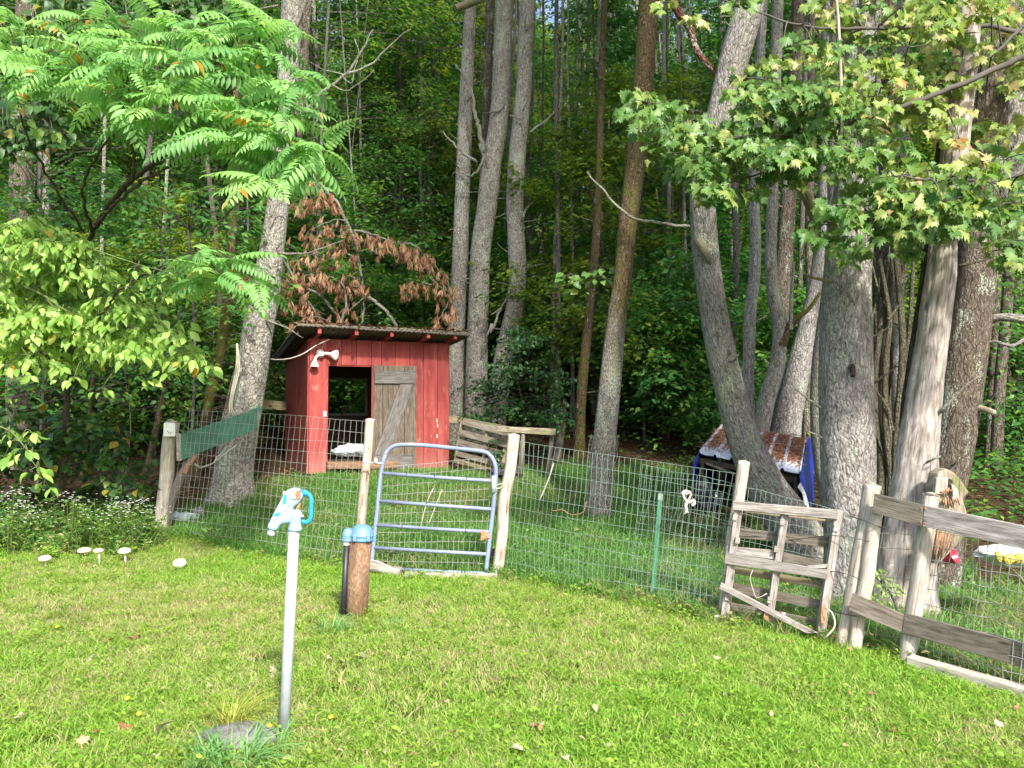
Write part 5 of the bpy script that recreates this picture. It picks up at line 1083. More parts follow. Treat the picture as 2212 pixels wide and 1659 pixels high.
for c4, m_ in ((((420, 365), (410, 468), (1385, 575), (1398, 470)), 'grey_brown_wood'), (((365, 775), (355, 850), (1290, 1015), (1300, 935)), 'olive_wood'), (((360, 950), (350, 1052), (1262, 1230), (1275, 1128)), 'grey_brown_wood'), (((330, 1160), (320, 1270), (1240, 1440), (1255, 1340)), 'grey_brown_wood'), (((470, 195), (470, 205), (1410, 308), (1410, 285)), 'olive_wood'), (((260, 1320), (255, 1360), (900, 1420), (905, 1380)), 'grey_brown_wood')):
    pal('slat', c4, .088, .02, m_)
for zx, zy in ((368, 255), (870, 305), (1437, 370), (738, 1130), (285, 1100), (808, 590), (395, 500), (880, 1290)):                # dark notches and nail blocks
    x, y = F3(zx, zy); mb = MB(); mb.box(P(x, y, pY(x) - .008), (.035, .02, .045), Matrix.Rotation(.15, 3, 'Y')); part('block', mb, M['weathered'], pg)
    mb = MB(); mb.box(P(x + 1, y + 4.4, pY(x) - .005), (.04, .012, .006)); part('nail_slot', mb, M['gate_dark'], pg)
x, y = F3(1310, 1280); crumple('orange_rag', P(x, y, pY(x) - .03), (.045, .02, .15), 'orange_core', seed=3, amp=.7, sub=3, label='orange frayed strip tied to the right leg of the pallet gate', cat='rag')
x, y = F3(707, 1310); crumple('orange_rag', P(x, y, pY(x) - .03), (.04, .02, .08), 'orange_core', seed=5, amp=.7, sub=3, label='small orange strip at the foot of the middle pallet stringer', cat='rag')
x, y = F3(185, 1345); crumple('white_scrap', P(x, y, pY(x) - .05), (.045, .03, .07), 'sack_white', seed=6, amp=.7, sub=3, label='white scrap of paper at the left foot of the pallet gate', cat='scrap')
rs = thing('bent_cord', tuple(P(1790, 1340, 5.55)), 'pale cord bent in a hoop beside the right foot of the pallet gate', 'rope')
limb(rs, [F3(1330, 1215) + (5.6,), F3(1395, 1260) + (5.55,), F3(1430, 1360) + (5.5,), F3(1410, 1440) + (5.5,), F3(1330, 1525) + (5.5,)], 5.5, .006, .006, mat='cable', name='cord')
limb(rs, [F3(560, 810) + (pY(1620)-.05,), F3(530, 900) + (pY(1620)-.05,), F3(560, 1010) + (pY(1620)-.05,), F3(600, 1110) + (pY(1620)-.05,), F3(710, 1060) + (pY(1650)-.05,)], 5.5, .003, .003, mat='cable', name='cord')

# ------------------------------------------------------------------ board rail fence at the right
rfence = thing('rail_fence', G(1990, 1430), 'weathered board rail fence at the right with two rails', 'fence')
Yr = lambda px: YC - .11 + (4.95 - YC)*(px - 1990)/(2212 - 1990)
for (tl, bl, br, tr), m_ in ((((1889, 1066), (1883, 1108), (1991, 1136), (1994, 1092)), 'grey_brown_wood'), (((1995, 1091), (1992, 1137), (2330, 1214), (2330, 1160)), 'weathered'), (((1842, 1281), (1832, 1319), (1946, 1367), (1952, 1326)), 'grey_brown_wood'), (((1953, 1324), (1948, 1367), (2330, 1478), (2330, 1422)), 'grey_brown_wood')):
    mb = MB(); y0 = Yr(tl[0]) if tl[0] > 1950 else Y2 - .16; quad_board(mb, tl, bl, br, tr, y0, Yr(tr[0]) if tr[0] < 2300 else Yr(2330), .038); part('rail', mb, M[m_], rfence, bevel=.004)
mb = MB(); quad_board(mb, (1957, 1418), (1957, 1446), (2290, 1548), (2290, 1508), YC-.16, 4.6, .10); bb = part('ground_board', mb, M['old_post'], None, origin=tuple(P(2080, 1470, 5.2)), bevel=.008); setp(bb, 'pale board lying in the grass along the foot of the right fence', 'board')
for i, (x, y) in enumerate([(1892, 1074), (1888, 1098), (1990, 1098), (1989, 1128), (1846, 1290), (1840, 1310), (1946, 1335), (1944, 1358), (2000, 1100), (1998, 1130), (1957, 1336), (1955, 1360)]):
    mb = MB(); mb.lathe(P(x, y, (Yr(x) if x > 1950 else Y2 - .16) - .004 if x > 1950 else Y2 - .13), [(.006, 0), (.004, .003)], 8, axis=(0, -1, 0)); part('nail', mb, M['rust'], rfence)

# ------------------------------------------------------------------ leaning pallet and rail by the shed
lp = thing('leaning_pallet', tuple(P(1040, 1000, 12.6)), 'grey slatted pallet leaning beside the shed', 'pallet')
F7 = lambda zx, zy: (936 + zx*.1302, 864 + zy*.1302)
for c4 in (((495, 318), (475, 405), (1240, 610), (1260, 500)), ((455, 495), (435, 590), (1230, 800), (1250, 690)), ((430, 650), (410, 755), (1150, 950), (1180, 850)), ((395, 850), (375, 930), (1150, 1130), (1160, 1035)), ((360, 960), (345, 1040), (1130, 1240), (1150, 1180))):
    mb = MB(); q = [F7(*c) for c in c4]; quad_board(mb, *q, 12.75, 12.35, .022); part('slat', mb, M['olive_wood'] if c4[0][1] > 900 else M['grey_brown_wood'], lp, bevel=.003)
for a, b in (((470, 340), (350, 1060)), ((890, 450), (800, 1150)), ((1210, 540), (1130, 1230))):
    mb = MB(); q0, q1 = F7(*a), F7(*b); f = [(q0[0]+4, q0[1]), (q0[0]-2, q0[1]), (q1[0]-2, q1[1]), (q1[0]+4, q1[1])]; dd = .1; quad_board(mb, *f, 12.78 - .4*(a[0]-470)/740 + .03, 12.78 - .4*(a[0]-470)/740 + .03, .09); part('stringer', mb, M['olive_wood'], lp)
rr_ = thing('short_rail', tuple(P(1160, 940, 12.2)), 'short split rail on two thin posts beside the leaning pallet', 'rail')
mb = MB(); q = [F7(1050, 435), F7(1040, 530), F7(2025, 590), F7(2040, 475)]; quad_board(mb, *q, 12.2, 12.0, .06); part('rail', mb, M['rot_wood'], rr_, bevel=.01)
for t_, b_, w_ in (((1490, 565), (1440, 1300), 9), ((1970, 600), (1890, 1330), 11)):
    x0, y0 = F7(*t_); x1, y1 = F7(*b_); mb = MB(); mb.tube([P(x1, y1 + 8, 12.15), P((x0+x1)/2 + .5, (y0+y1)/2, 12.15), P(x0, y0, 12.15)], w_/2/FPX*12.1, 8); part('leg', mb, M['grey_brown_wood'], rr_, smooth=True)
for (x0, y0, x1, y1, Yq, lab) in ((970, 902, 1000, 915, 13.6, 'grey plank end poking out behind the right shed corner'),):
    bd = thing('plank', tuple(P(985, 908, Yq)), lab, 'board'); mb = MB(); quad_board(mb, (960, 896), (960, 912), (1002, 916), (1002, 902), Yq, Yq, .03); part('board', mb, M['olive_wood'], bd)
br_ = thing('buried_rail', tuple(P(1080, 920, 12.9)), 'mossy rail lying along the top of the leaning pallet', 'rail'); mb = MB(); quad_board(mb, (1000, 903), (1000, 912), (1100, 932), (1100, 922), 12.95, 12.7, .08); part('rail', mb, M['rot_wood'], br_)
# dark hoses and pots by the fence corner
crumple('dark_hose_heap', P(1088, 1022, 12.0), (.5, .3, .14), 'dark_rubber', seed=20, amp=.7, label='heap of dark hose beside the leaning pallet', cat='hose')

# ------------------------------------------------------------------ tin roofed hut with blue tarpaulin
F2 = lambda zx, zy: (1483.2 + .15625*zx, 907.2 + .15625*zy)
hutY = 10.0; hut = thing('tarp_hut', G(1640, 1130), 'low animal hut with needle covered tin roof and blue tarpaulin sides', 'hut')
FLp, FRp, BRp, BLp = P(1509.8, 979, 10.6), P(1730, 1023.6, 9.75), P(1742, 949, 11.0), P(1559.5, 920, 11.9)
def RP(u, v, h=0): return FLp.lerp(FRp, u).lerp(BLp.lerp(BRp, u), v) + Vector((0, 0, h))
def hut_roof():
    ribs = [0, .17, .34, .50, .665, .83, 1.0]; us = sorted(set([max(0, min(1, r_ + d)) for r_ in ribs for d in (-.022, -.012, .012, .022)] + list(np.linspace(0, 1, 31)))); vs = np.linspace(0, 1, 14); V = []; uvs = []
    for v in vs:
        for u in us:
            dmin = min(abs(u - r_) for r_ in ribs); h = .032 if dmin < .0125 else 0.0; V.append(tuple(RP(u, v, h + .004*math.sin(u*60)))); uvs.append(u)
    n = len(us); mb = MB(); mb.v = V
    for j in range(len(vs)-1):
        for i in range(n-1): mb.face([j*n+i, j*n+i+1, (j+1)*n+i+1, (j+1)*n+i])
    o = part('roof', mb, M['metal_roof'], hut); s = o.modifiers.new('thick', 'SOLIDIFY'); s.thickness = .008
    # brown needles lying thick between the ribs
    q = np.random.default_rng(4); Pn = []; 
    me_v = []; f = []
    for (a, b) in zip(ribs[:-1], ribs[1:]):
        nu, nv = 10, 26; o_ = len(me_v); low = .16 + .18*q.random(nu+1)
        for j in range(nv+1):
            for i in range(nu+1):
                u = a + .014 + (b-a-.028)*i/nu; v = low[i] + (.985-low[i])*j/nv; hgt = .006 + .028*float(fbm(u*22, v*9, 1))*(1 - abs(2*i/nu-1)**3); hgt *= (j > 0)
                me_v.append(tuple(RP(u, v, hgt)))
        for j in range(nv):
            for i in range(nu): f.append((o_+j*(nu+1)+i, o_+j*(nu+1)+i+1, o_+(j+1)*(nu+1)+i+1, o_+(j+1)*(nu+1)+i))
    mb = MB(); mb.v = me_v; mb.f = f; mb.u = [[(0, 0)]*4 for _ in f]; nd = part('needle_mat', mb, M['needle_mat'], hut, smooth=True)
    n = 1700; u = q.random(n); v = .06 + .92*q.random(n)**.8; Pl = np.array([RP(a, b, .03 + .02*c) for a, b, c in zip(u, v, q.random(n))]); A = q.random(n)*6.28
    me = leaves_mesh('needle_litter', 'needle', Pl, np.stack([np.cos(A), np.sin(A), q.normal(0, .3, n)], -1), np.stack([q.normal(0, .4, n), q.normal(0, .4, n), np.ones(n)], -1), .05 + .06*q.random(n), off=ORG[hut.name]); setp(link('needle_litter', me, M['needles'], hut), kind='stuff')
hut_roof()
gh = lambda p: gz(p.x, p.y) - .05
def sheet(name, pts, mat, thk=.006, sub=0):
    """closed outline of 3-d points made into a thin sheet"""
    mb = MB(); n = len(pts); a = [Vector(p) for p in pts]; nn = (a[1]-a[0]).cross(a[-1]-a[0]).normalized(); mb.prism(a, nn*thk); return part(name, mb, M[mat], hut)
dn = lambda p, k=1: Vector((p.x, p.y, gh(p)))
# right tarpaulin side with a torn slanting front edge, left one, and the back
sheet('tarpaulin', [P(1731, 1020, 9.73), P(1746, 944, 11.0), P(1757, 950, 11.05), Vector((*P(1758, 1120, 11).xy, gh(P(1758, 1120, 11)))), Vector((*P(1748, 1150, 9.9).xy, gh(P(1748, 1150, 9.9)))), P(1741, 1084, 9.75), P(1727, 1030, 9.72)], 'tarp')
sheet('tarpaulin_flap', [P(1729, 1042, 9.66), P(1741, 1068, 9.66), P(1749, 1100, 9.66), P(1742, 1140, 9.66), P(1740, 1100, 9.66), P(1733, 1066, 9.64), P(1723, 1052, 9.64)], 'tarp_in')
sheet('tarpaulin', [P(1511, 978, 10.62), P(1499, 993, 10.6), P(1497, 1030, 10.6), P(1498, 1120, 10.6), P(1540, 1110, 11.7), P(1558, 925, 11.9)], 'tarp')
sheet('back_sheet', [P(1558, 925, 11.92), P(1742, 952, 11.02), dn(P(1742, 952, 11.02)), dn(P(1558, 925, 11.92))], 'black_bag')
for x, y, Yq in ((1517, 990, 10.62), (1719, 1030, 9.85)): mb = MB(); a = P(x, y, Yq); mb.tube([dn(a), a], .028, 8); part('post', mb, M['inner_wood'], hut)
mb = MB(); mb.beam(P(1505, 993, 10.68), P(1730, 1038, 9.86), .07, .035); part('header', mb, M['inner_wood'], hut)
mb = MB(); quad_board(mb, F2(185, 520), F2(170, 575), F2(310, 600), F2(360, 545), 10.75, 10.7, .02); part('end_block', mb, M['olive_wood'], hut)
mb = MB(); quad_board(mb, F2(1255, 755), F2(1255, 800), F2(1440, 860), F2(1455, 790), 10.1, 10.05, .02); part('end_block', mb, M['olive_wood'], hut)
mb = MB(); mb.beam(P(*F2(280, 600), 10.5), P(*F2(680, 750), 10.3), .03, .03); part('inner_rail', mb, M['grey_brown_wood'], hut)
crumple('black_sack', P(1524, 1082, 10.2), (.42, .35, .55), 'black_bag', seed=31, amp=.6, label='shiny black plastic sack standing at the left front of the hut', cat='sack')
mb = MB(); a = G(1755, 1150); bk = thing('pale_bucket', tuple(P(1757, 1138, 9.4)), 'pale bluish bucket beside the hut, half hidden by the leaning tree', 'bucket'); mb.lathe(P(1752, 1152, 9.3), [(.10, 0), (.13, .26), (.135, .27), (.12, .265)], 18); part('pail', mb, M['bag'], bk, smooth=True)

# ------------------------------------------------------------------ stump, net, bucket and bag at the right
Ys = 6.45; st = thing('torn_limb', tuple(P(2050, 1110, Ys)), 'torn mossy limb end with orange rotten core standing behind the right rail', 'broken limb')
FS = lambda zx, zy: (1779.8 + .3404*zx, 907.2 + .3404*zy)
def slabp(name, pts, Yq, thk, mat, bev=.01, parent=None):
    mb = MB(); mb.prism([P(*FS(*p), Yq + random.uniform(-.004, .004)) for p in pts], (0, thk, 0)); c = [P(*FS(*p), Yq) for p in pts]; z0 = min(q.z for q in c); x0 = min(q.x for q in c)
    for i, f in enumerate(mb.f): mb.u[i] = [(mb.v[k][2] - z0, mb.v[k][0] - x0 + mb.v[k][1]*.3) for k in f]
    return part(name, mb, M[mat], parent or st, bevel=bev)
slabp('outer_shell', [(660, 900), (690, 700), (700, 560), (690, 480), (672, 420), (692, 335), (740, 300), (800, 330), (850, 390), (892, 455), (852, 492), (872, 560), (880, 640), (850, 740), (800, 800), (720, 885), (690, 905)], Ys + .09, .16, 'rot_wood', .03)
slabp('split_face', [(705, 365), (782, 362), (775, 420), (760, 472), (695, 468)], Ys - .02, .05, 'pale_wood', .008); slabp('split_face', [(800, 400), (845, 440), (850, 500), (815, 520)], Ys - .01, .04, 'old_post', .008)
slabp('dark_hollow_slab', [(782, 368), (812, 382), (806, 442), (776, 436)], Ys + .0, .04, 'char', .004)  # solid dark slab, the hollow's shade is put into its colour
def shreds(n, a, b, wa, wb, seed, Yq):
    r = random.Random(seed)
    for i in range(n):
        t_ = i/(n-1); p0 = (a[0] + wa*t_ + r.uniform(-6, 6), a[1] + r.uniform(-10, 10)); p1 = (b[0] + wb*t_ + r.uniform(-8, 8), b[1] - abs(t_-.3)*60 + r.uniform(-22, 12)); mb = MB(); pm = ((p0[0]+p1[0])/2 + r.uniform(-6, 6), (p0[1]+p1[1])/2)
        mb.tube([P(*FS(*p0), Yq), P(*FS(*pm), Yq - .02), P(*FS(*p1), Yq - .01)], [.010, .008, .002], 5); part('shred', mb, M[['orange_net', 'orange_core', 'sill_wood', 'orange_net', 'grey_brown_wood'][i % 5]], st, smooth=True)
shreds(9, (748, 440), (735, 500), 62, 50, 1, Ys - .03); shreds(7, (750, 495), (760, 575), 100, 100, 2, Ys - .02); shreds(20, (705, 690), (672, 895), 140, 110, 3, Ys - .02)
bk2 = thing('red_bucket', tuple(P(2036, 1205, 6.9)), 'red plastic tub tipped over behind the stout post', 'tub'); mb = MB(); mb.lathe(P(2038, 1206, 6.95), [(.05, 0), (.06, .02), (.072, .10), (.078, .104), (.068, .10), (.055, .03)], 20, axis=(.5, -.6, .35)); part('tub', mb, M['red_plastic'], bk2, smooth=True)
sk = crumple('feed_sack', P(2185, 1198, 6.4), (.62, .3, .19), 'sack_white', seed=44, amp=.3, label='white and yellow feed sack lying behind the wire at the right edge', cat='sack')
for i, (x, y, w_) in enumerate([(2158, 1202, .06), (2180, 1207, .10), (2204, 1205, .09)]): crumple('print', P(x, y, 6.24), (w_, .05, .09), 'yellow', sk, seed=50+i, amp=.4, sub=3)

# ------------------------------------------------------------------ rope on the wire fence, cage round the pen tree
kn = thing('rope_hank', tuple(P(1482, 1085, 6.35)), 'knotted pale rope hanging on the wire fence', 'rope'); YK = 6.3
limb(kn, [(1477, 1062), (1483, 1068), (1490, 1062), (1492, 1070), (1486, 1082), (1480, 1092), (1484, 1100), (1479, 1110)], YK, .007, .010, mat='rope', name='strand'); limb(kn, [(1474, 1062), (1478, 1076), (1484, 1086), (1481, 1098), (1486, 1108)], YK, .010, .010, mat='rope', name='strand')
limb(kn, [(1484, 1086), (1492, 1084), (1498, 1080), (1500, 1088), (1494, 1092)], YK, .012, .013, mat='rope', name='strand'); limb(kn, [(1474, 1064), (1482, 1060), (1492, 1066)], YK, .010, .010, mat='rope', name='strand')
cg = thing('wire_cage', G(1291, 1122), 'loose chicken wire wrapped round the foot of the pen tree', 'wire cage')
q = np.random.default_rng(8)
for i in range(16):
    a0 = math.pi*2*i/16; mb = MB(); pts = []
    for k in range(10):
        z = gz(1.1, Y3) + .12*k; c_ = Vector((P(1291 + 1.6*k, 1122, Y3).x, Y3, 0)); rr0 = .175 + .02*math.sin(k*1.7 + i); pts.append(c_ + Vector((rr0*math.cos(a0 + .12*(k % 2)), rr0*math.sin(a0 + .12*(k % 2)), z)))
    mb.tube(pts, .0016, 3, caps=False); part('upright_wire', mb, M['wire'], cg)
for k in range(10):
    mb = MB(); c_ = Vector((P(1291 + 1.6*k, 1122, Y3).x, Y3, gz(1.1, Y3) + .12*k)); mb.tube([c_ + Vector((.18*math.cos(a), .18*math.sin(a), .01*math.sin(a*8))) for a in np.linspace(0, 6.283, 33)], .0016, 3, caps=False); part('ring_wire', mb, M['wire'], cg)
tw_ = thing('frayed_string', tuple(P(1230, 1105, 7.0)), 'orange frayed cord strung along the wire fence', 'cord'); limb(tw_, [(1190, 1104, 7.1), (1212, 1101, 7.05), (1228, 1108, 7.0), (1245, 1112, 6.95), (1262, 1103, 6.95), (1266, 1085, 6.95)], 7, .006, .005, mat='sill_wood', name='cord', wob=.02)
st2 = thing('leaning_stick', tuple(P(1190, 1060, 9)), 'thin pale stick leaning in the grass behind the wire fence', 'stick'); limb(st2, [(1165, 1082), (1185, 1035), (1196, 1000)], 8.2, .006, .006, mat='cable', name='stick')
st3 = thing('leaning_stick', tuple(P(915, 1060, 9)), 'two dry stalks crossing in the grass behind the blue gate', 'stick'); limb(st3, [(908, 1140), (922, 1085), (936, 1055)], 9.0, .006, .005, mat='cable', name='stick'); limb(st3, [(925, 1135), (942, 1090), (955, 1058)], 9.0, .006, .005, mat='cable', name='stick')

# ------------------------------------------------------------------ yard hydrant
YH = 3.85; hy = thing('yard_hydrant', (P(614, 1590, YH).x, YH, gz(-1.14, YH)), 'yard hydrant with faded blue head and handle on a grey steel pipe', 'hydrant')
Hp = lambda zx, zy, dy=0: P(568.8 + zx*.07378, 1044 + zy*.07378, YH + dy)
mb = MB(); b0, b1 = P(613, 1592, YH), P(635.5, 1140, YH); b0 = b0 - (b1-b0).normalized()*.1; mb.tube([b0, b1], .0265, 24); part('standpipe', mb, M['galv'], hy, smooth=True)
up = (b1-b0).normalized()
def hprism(name, pts, thk, mat, bev=.008, dy=0): mb = MB(); mb.prism([Hp(x, y, dy) for x, y in pts], (0, thk, 0)); return part(name, mb, M[mat], hy, bevel=bev)
hprism('spout', [(880, 130), (760, 170), (660, 250), (560, 430), (430, 680), (330, 870), (240, 1050), (130, 1290), (240, 1345), (390, 1385), (440, 1330), (530, 1200), (620, 1155), (760, 1150), (880, 1100), (885, 700), (1050, 590), (1180, 420), (1180, 330), (1110, 180), (1000, 140)], .052, 'hyd_blue', .014)
hprism('recess', [(350, 885), (400, 860), (545, 830), (550, 860), (500, 930), (390, 945)], .058, 'hyd_bright', .003); hprism('recess', [(650, 340), (720, 300), (730, 520), (650, 600), (610, 640)], .058, 'hyd_bright', .003)
hprism('rust_patch', [(1000, 200), (1120, 190), (1140, 300), (1130, 430), (1040, 500), (960, 480), (900, 420), (940, 330)], .056, 'rust', .003)
for i in range(9):                                                       # the raised lettering on the arm is worn past reading
    t_ = i/8; hprism('raised_mark', [(830 - 235*t_ - 17, 560 + 350*t_ - 12), (830 - 235*t_ + 17, 560 + 350*t_ - 4), (830 - 235*t_ + 12, 560 + 350*t_ + 10), (830 - 235*t_ - 20, 560 + 350*t_ + 2)], .062, 'hyd_blue', .001)
mb = MB(); mb.lathe(Hp(900, 400, -.026), [(.011, 0), (.011, .006), (.006, .006)], 16, axis=(0, -1, 0)); part('emblem', mb, M['hyd_blue'], hy, smooth=False)
mb = MB(); c0 = Hp(930, 1385); mb.lathe(c0, [(.031, 0), (.034, .004), (.034, .014), (.029, .022), (.029, .045), (.031, .075), (.031, .085), (.022, .10), (.012, .105)], 24, axis=tuple(up)); part('barrel', mb, M['hyd_blue'], hy, smooth=True)
for a in (-.018, .018):
    mb = MB(); mb.lathe(Hp(1105, 960, a), [(.006, 0), (.006, .014)], 6, axis=(1, 0, 0)); part('bolt', mb, M['galv'], hy)
mb = MB(); mb.tube([Hp(930, 920), Hp(1000, 760), Hp(1060, 560)], [.010, .009, .008], 12); part('rod', mb, M['rust'], hy, smooth=True)
mb = MB(); mb.tube(smooth_path([tuple(Hp(*p)) for p in [(1130, 270), (1250, 285), (1340, 330), (1400, 430), (1410, 600), (1405, 800), (1398, 960), (1360, 1080), (1280, 1140), (1190, 1130), (1130, 1090)]], .008), .0105, 14); part('handle', mb, M['hyd_bright'], hy, smooth=True)
mb = MB(); mb.tube([Hp(1130, 270), Hp(1250, 285), Hp(1330, 325)], [.016, .0145, .0125], 14); part('handle_root', mb, M['hyd_bright'], hy, smooth=True)
mb = MB(); ax = (Hp(240, 1480) - Hp(300, 1300)).normalized(); mb.lathe(Hp(270, 1360), [(.016, 0), (.016, .012), (.0195, .013), (.0195, .024), (.015, .03)], 20, axis=tuple(ax)); part('spout_thread', mb, M['galv'], hy, smooth=False)
mb = MB(); mb.tube([Hp(640, 260, .0), Hp(600, 240), Hp(585, 300), Hp(610, 350)], .003, 6); part('spring_clip', mb, M['galv'], hy)
# ------------------------------------------------------------------ well casing with blue cap
YW = Y_of(768, 1336); F1 = lambda zx, zy: (561.6 + .2170*zx, 1029.6 + .217*zy)
wc = thing('well_casing', G(768, 1336), 'rusty brown well pipe with a blue cap and black conduit', 'well pipe')
Wp = lambda zx, zy, dy=0: P(*F1(zx, zy), YW + dy); wtop, wbot = Wp(1003, 640), Wp(957, 1420); wd_ = (wtop - wbot).normalized(); sc_w = YW/FPX
mb = MB(); mb.tube([wbot - wd_*.15, wtop], 23.0*sc_w, 32); part('pipe', mb, M['casing'], wc, smooth=True)
mb = MB(); mb.tube([Wp(826, 1440, -.03) - wd_*.1, Wp(862, 680, -.03)], 6.2*sc_w, 16); part('conduit', mb, M['black_plastic'], wc, smooth=True)
mb = MB(); mb.tube([Wp(862, 682, -.03), Wp(863, 650, -.03)], 6.8*sc_w, 16); part('conduit_ring', mb, M['white_plastic'], wc, smooth=True)
s = sc_w; mb = MB(); mb.lathe(Wp(1013, 636), [(24.5*s, 0), (25.5*s, 3*s), (24.5*s, 6*s), (24.5*s, 9*s), (26*s, 10.5*s), (26*s, 13*s), (24.5*s, 14.5*s), (24*s, 19*s), (22.5*s, 21*s), (22*s, 24*s), (18*s, 30*s), (10*s, 34*s), (3*s, 35*s)], 32, axis=tuple(wd_)); part('cap', mb, M['cap_blue'], wc, smooth=True)
mb = MB(); mb.lathe(Wp(872, 640, -.02), [(13*s, 0), (13.5*s, 3*s), (12.5*s, 5*s), (12.5*s, 14*s), (11*s, 19*s), (9*s, 25*s), (4*s, 27*s)], 24, axis=tuple(wd_)); mb.box(Wp(930, 585, -.02), (.10, .06, .06)); part('conduit_cap', mb, M['cap_blue'], wc, smooth=False)
for zx, dy in ((945, -.085), (1080, -.07), (1140, .0)):
    mb = MB(); mb.box(Wp(zx, 612, dy), (.026, .03, .05)); mb.lathe(Wp(zx, 590, dy - .004), [(.008, 0), (.008, .012)], 6, axis=(0, 0, 1)); part('lug', mb, M['cap_blue'], wc, bevel=.004)
# ------------------------------------------------------------------ leafy things traced in the picture
def spray_leaves(c, rad, n, rg, tpl_size, droop=.35, tilt=(0, -.35, 1), flat=.16, jit=.38, outward=True, hang=.0):
    """n leaves in a flat, slightly tilted spray round point c"""
    a = rg.random(n)*6.283; q = rad*np.sqrt(rg.random(n)); tl = np.array(tilt, float) + rg.normal(0, .18, 3); tl /= np.linalg.norm(tl)
    x, y = np.cos(a)*q, np.sin(a)*q*.8; z = -(tl[0]*x + tl[1]*y)/tl[2] - droop*q*q/max(rad, .05) + rg.normal(0, flat*rad, n)
    Pp = np.stack([c[0]+x, c[1]+y, c[2]+z], -1); A = a + rg.normal(0, .8, n); D = np.stack([np.cos(A), np.sin(A), -.25 - hang - .5*rg.random(n)], -1)
    Nn = tl[None] + rg.normal(0, jit, (n, 3)); return Pp, D, Nn, tpl_size*(.5 + .75*rg.random(n))
def foliage(name, label, cat, sprays, tpl, size, mat, root=None, stemmat='grey_twig', seed=0, nmax=300, twig=.006, group=None, droop=.35, tilt=(0, -.35, 1), hang=0, jit=.38, flat=.16, boughs=(), single=True, mats=None, stem3=None):
    """sprays: (px, py, radius px, Y, n[, mat])"""
    rg = np.random.default_rng(seed); cs = [P(s[0], s[1], s[3]) for s in sprays]
    base = Vector(root) if root else cs[0]; t = thing(name, base, label, cat, group); byM = {}
    for s, c in zip(sprays, cs):
        m_ = s[5] if len(s) > 5 else mat; byM.setdefault(m_, []).append(spray_leaves(c, s[2]/FPX*s[3], s[4], rg, size, droop, tilt, flat, jit, hang=hang))
    tot = sum(len(a[0]) for v in byM.values() for a in v)
    for m_, lst in byM.items():
        arr = [np.concatenate([a[k] for a in lst]) for k in range(4)]
        if single: leaf_parts(t, tpl, M[m_], *arr, nmax=int(nmax*len(arr[0])/tot), off=base)
        else: setp(link('leaves', leaves_mesh('leaves', tpl, *arr, off=base), M[m_], t), kind='stuff')
    nodes = []
    for p_, r0, r1 in boughs:
        o = limb(t, p_, None, r0, r1, mat=stemmat, name='branch', wob=.02, n=8); nodes += [P(*q[:3]) for q in smooth_path([(*P(*q),) for q in p_], .12)] if False else [Vector(q) for q in smooth_path([tuple(P(*q)) for q in p_], .12)]
    if stem3: nodes = [Vector(stem3[0]).lerp(Vector(stem3[1]), k/14) for k in range(3, 15)]
    if not nodes: nodes = [base]
    mb = MB()
    for c, s in zip(cs, sprays):
        nd = min(nodes, key=lambda q: (q-c).length); rad = s[2]/FPX*s[3]
        m_ = (nd + c)/2 + Vector((0, 0, .04 + .06*(nd-c).length)); mb.tube(smooth_path([tuple(nd), tuple(m_), tuple(c)], .12)[:, :3], [twig*(1.5 - k/max(1, len(smooth_path([tuple(nd), tuple(m_), tuple(c)], .12))-1)) for k in range(len(smooth_path([tuple(nd), tuple(m_), tuple(c)], .12)))], 5, caps=False)
        for k in range(5):
            a = rg.random()*6.28; e = c + Vector((math.cos(a)*rad*.8, math.sin(a)*rad*.6, -droop*rad*.5)); mb.tube([c, (c+e)/2 + Vector((0, 0, .01)), e], [twig*.6, twig*.45, twig*.25], 4, caps=False)
    part('twigs', mb, M[stemmat], t, smooth=True); return t
def fill(poly_fn, n, seed, r_rng, Y_rng, leaves):
    """random spray centres inside a picture region given by poly_fn(px,py)->bool over bounds"""
    rg = random.Random(seed); out = []; (x0, y0, x1, y1), fn = poly_fn
    while len(out) < n:
        x, y = rg.uniform(x0, x1), rg.uniform(y0, y1)
        if fn(x, y): out.append((x, y, rg.uniform(*r_rng), rg.uniform(*Y_rng), rg.randint(*leaves)))
    return out
def inside(poly):
    xs, ys = [p[0] for p in poly], [p[1] for p in poly]
    def fn(x, y):
        c = False; n = len(poly)
        for i in range(n):
            (xa, ya), (xb, yb) = poly[i], poly[(i+1) % n]
            if (ya > y) != (yb > y) and x < (xb-xa)*(y-ya)/(yb-ya) + xa: c = not c
        return c
    return (min(xs), min(ys), max(xs), max(ys)), fn

# maple boughs hanging across the right grove
mroot = (5.6, 6.6, gz(5.6, 6.6))
sA = fill(inside([(1355, 190), (1450, 170), (1600, 165), (1760, 180), (1900, 210), (1900, 330), (1790, 370), (1700, 420), (1560, 430), (1500, 400), (1490, 330), (1430, 280)]), 40, 11, (46, 84), (6.0, 7.0), (34, 54))
sA += [(1380, 205, 40, 6.4, 34), (1400, 240, 38, 6.4, 30), (1520, 410, 34, 6.5, 26), (1620, 410, 34, 6.4, 24), (1470, 330, 40, 6.6, 30)]
foliage('maple_bough', 'broad green maple bough spreading left across the leaning grey tree', 'maple bough', sA, 'maple', .098, 'maple', root=mroot, seed=3, twig=.007, boughs=[([(2330, 60, 6.6), (2150, 150, 6.6), (1950, 230, 6.6), (1750, 290, 6.6), (1560, 300, 6.5), (1400, 240, 6.4)], .035, .008), ([(1750, 290, 6.6), (1650, 370, 6.5), (1560, 400, 6.5)], .012, .005)], droop=.3, tilt=(0, -.7, 1), hang=.5)
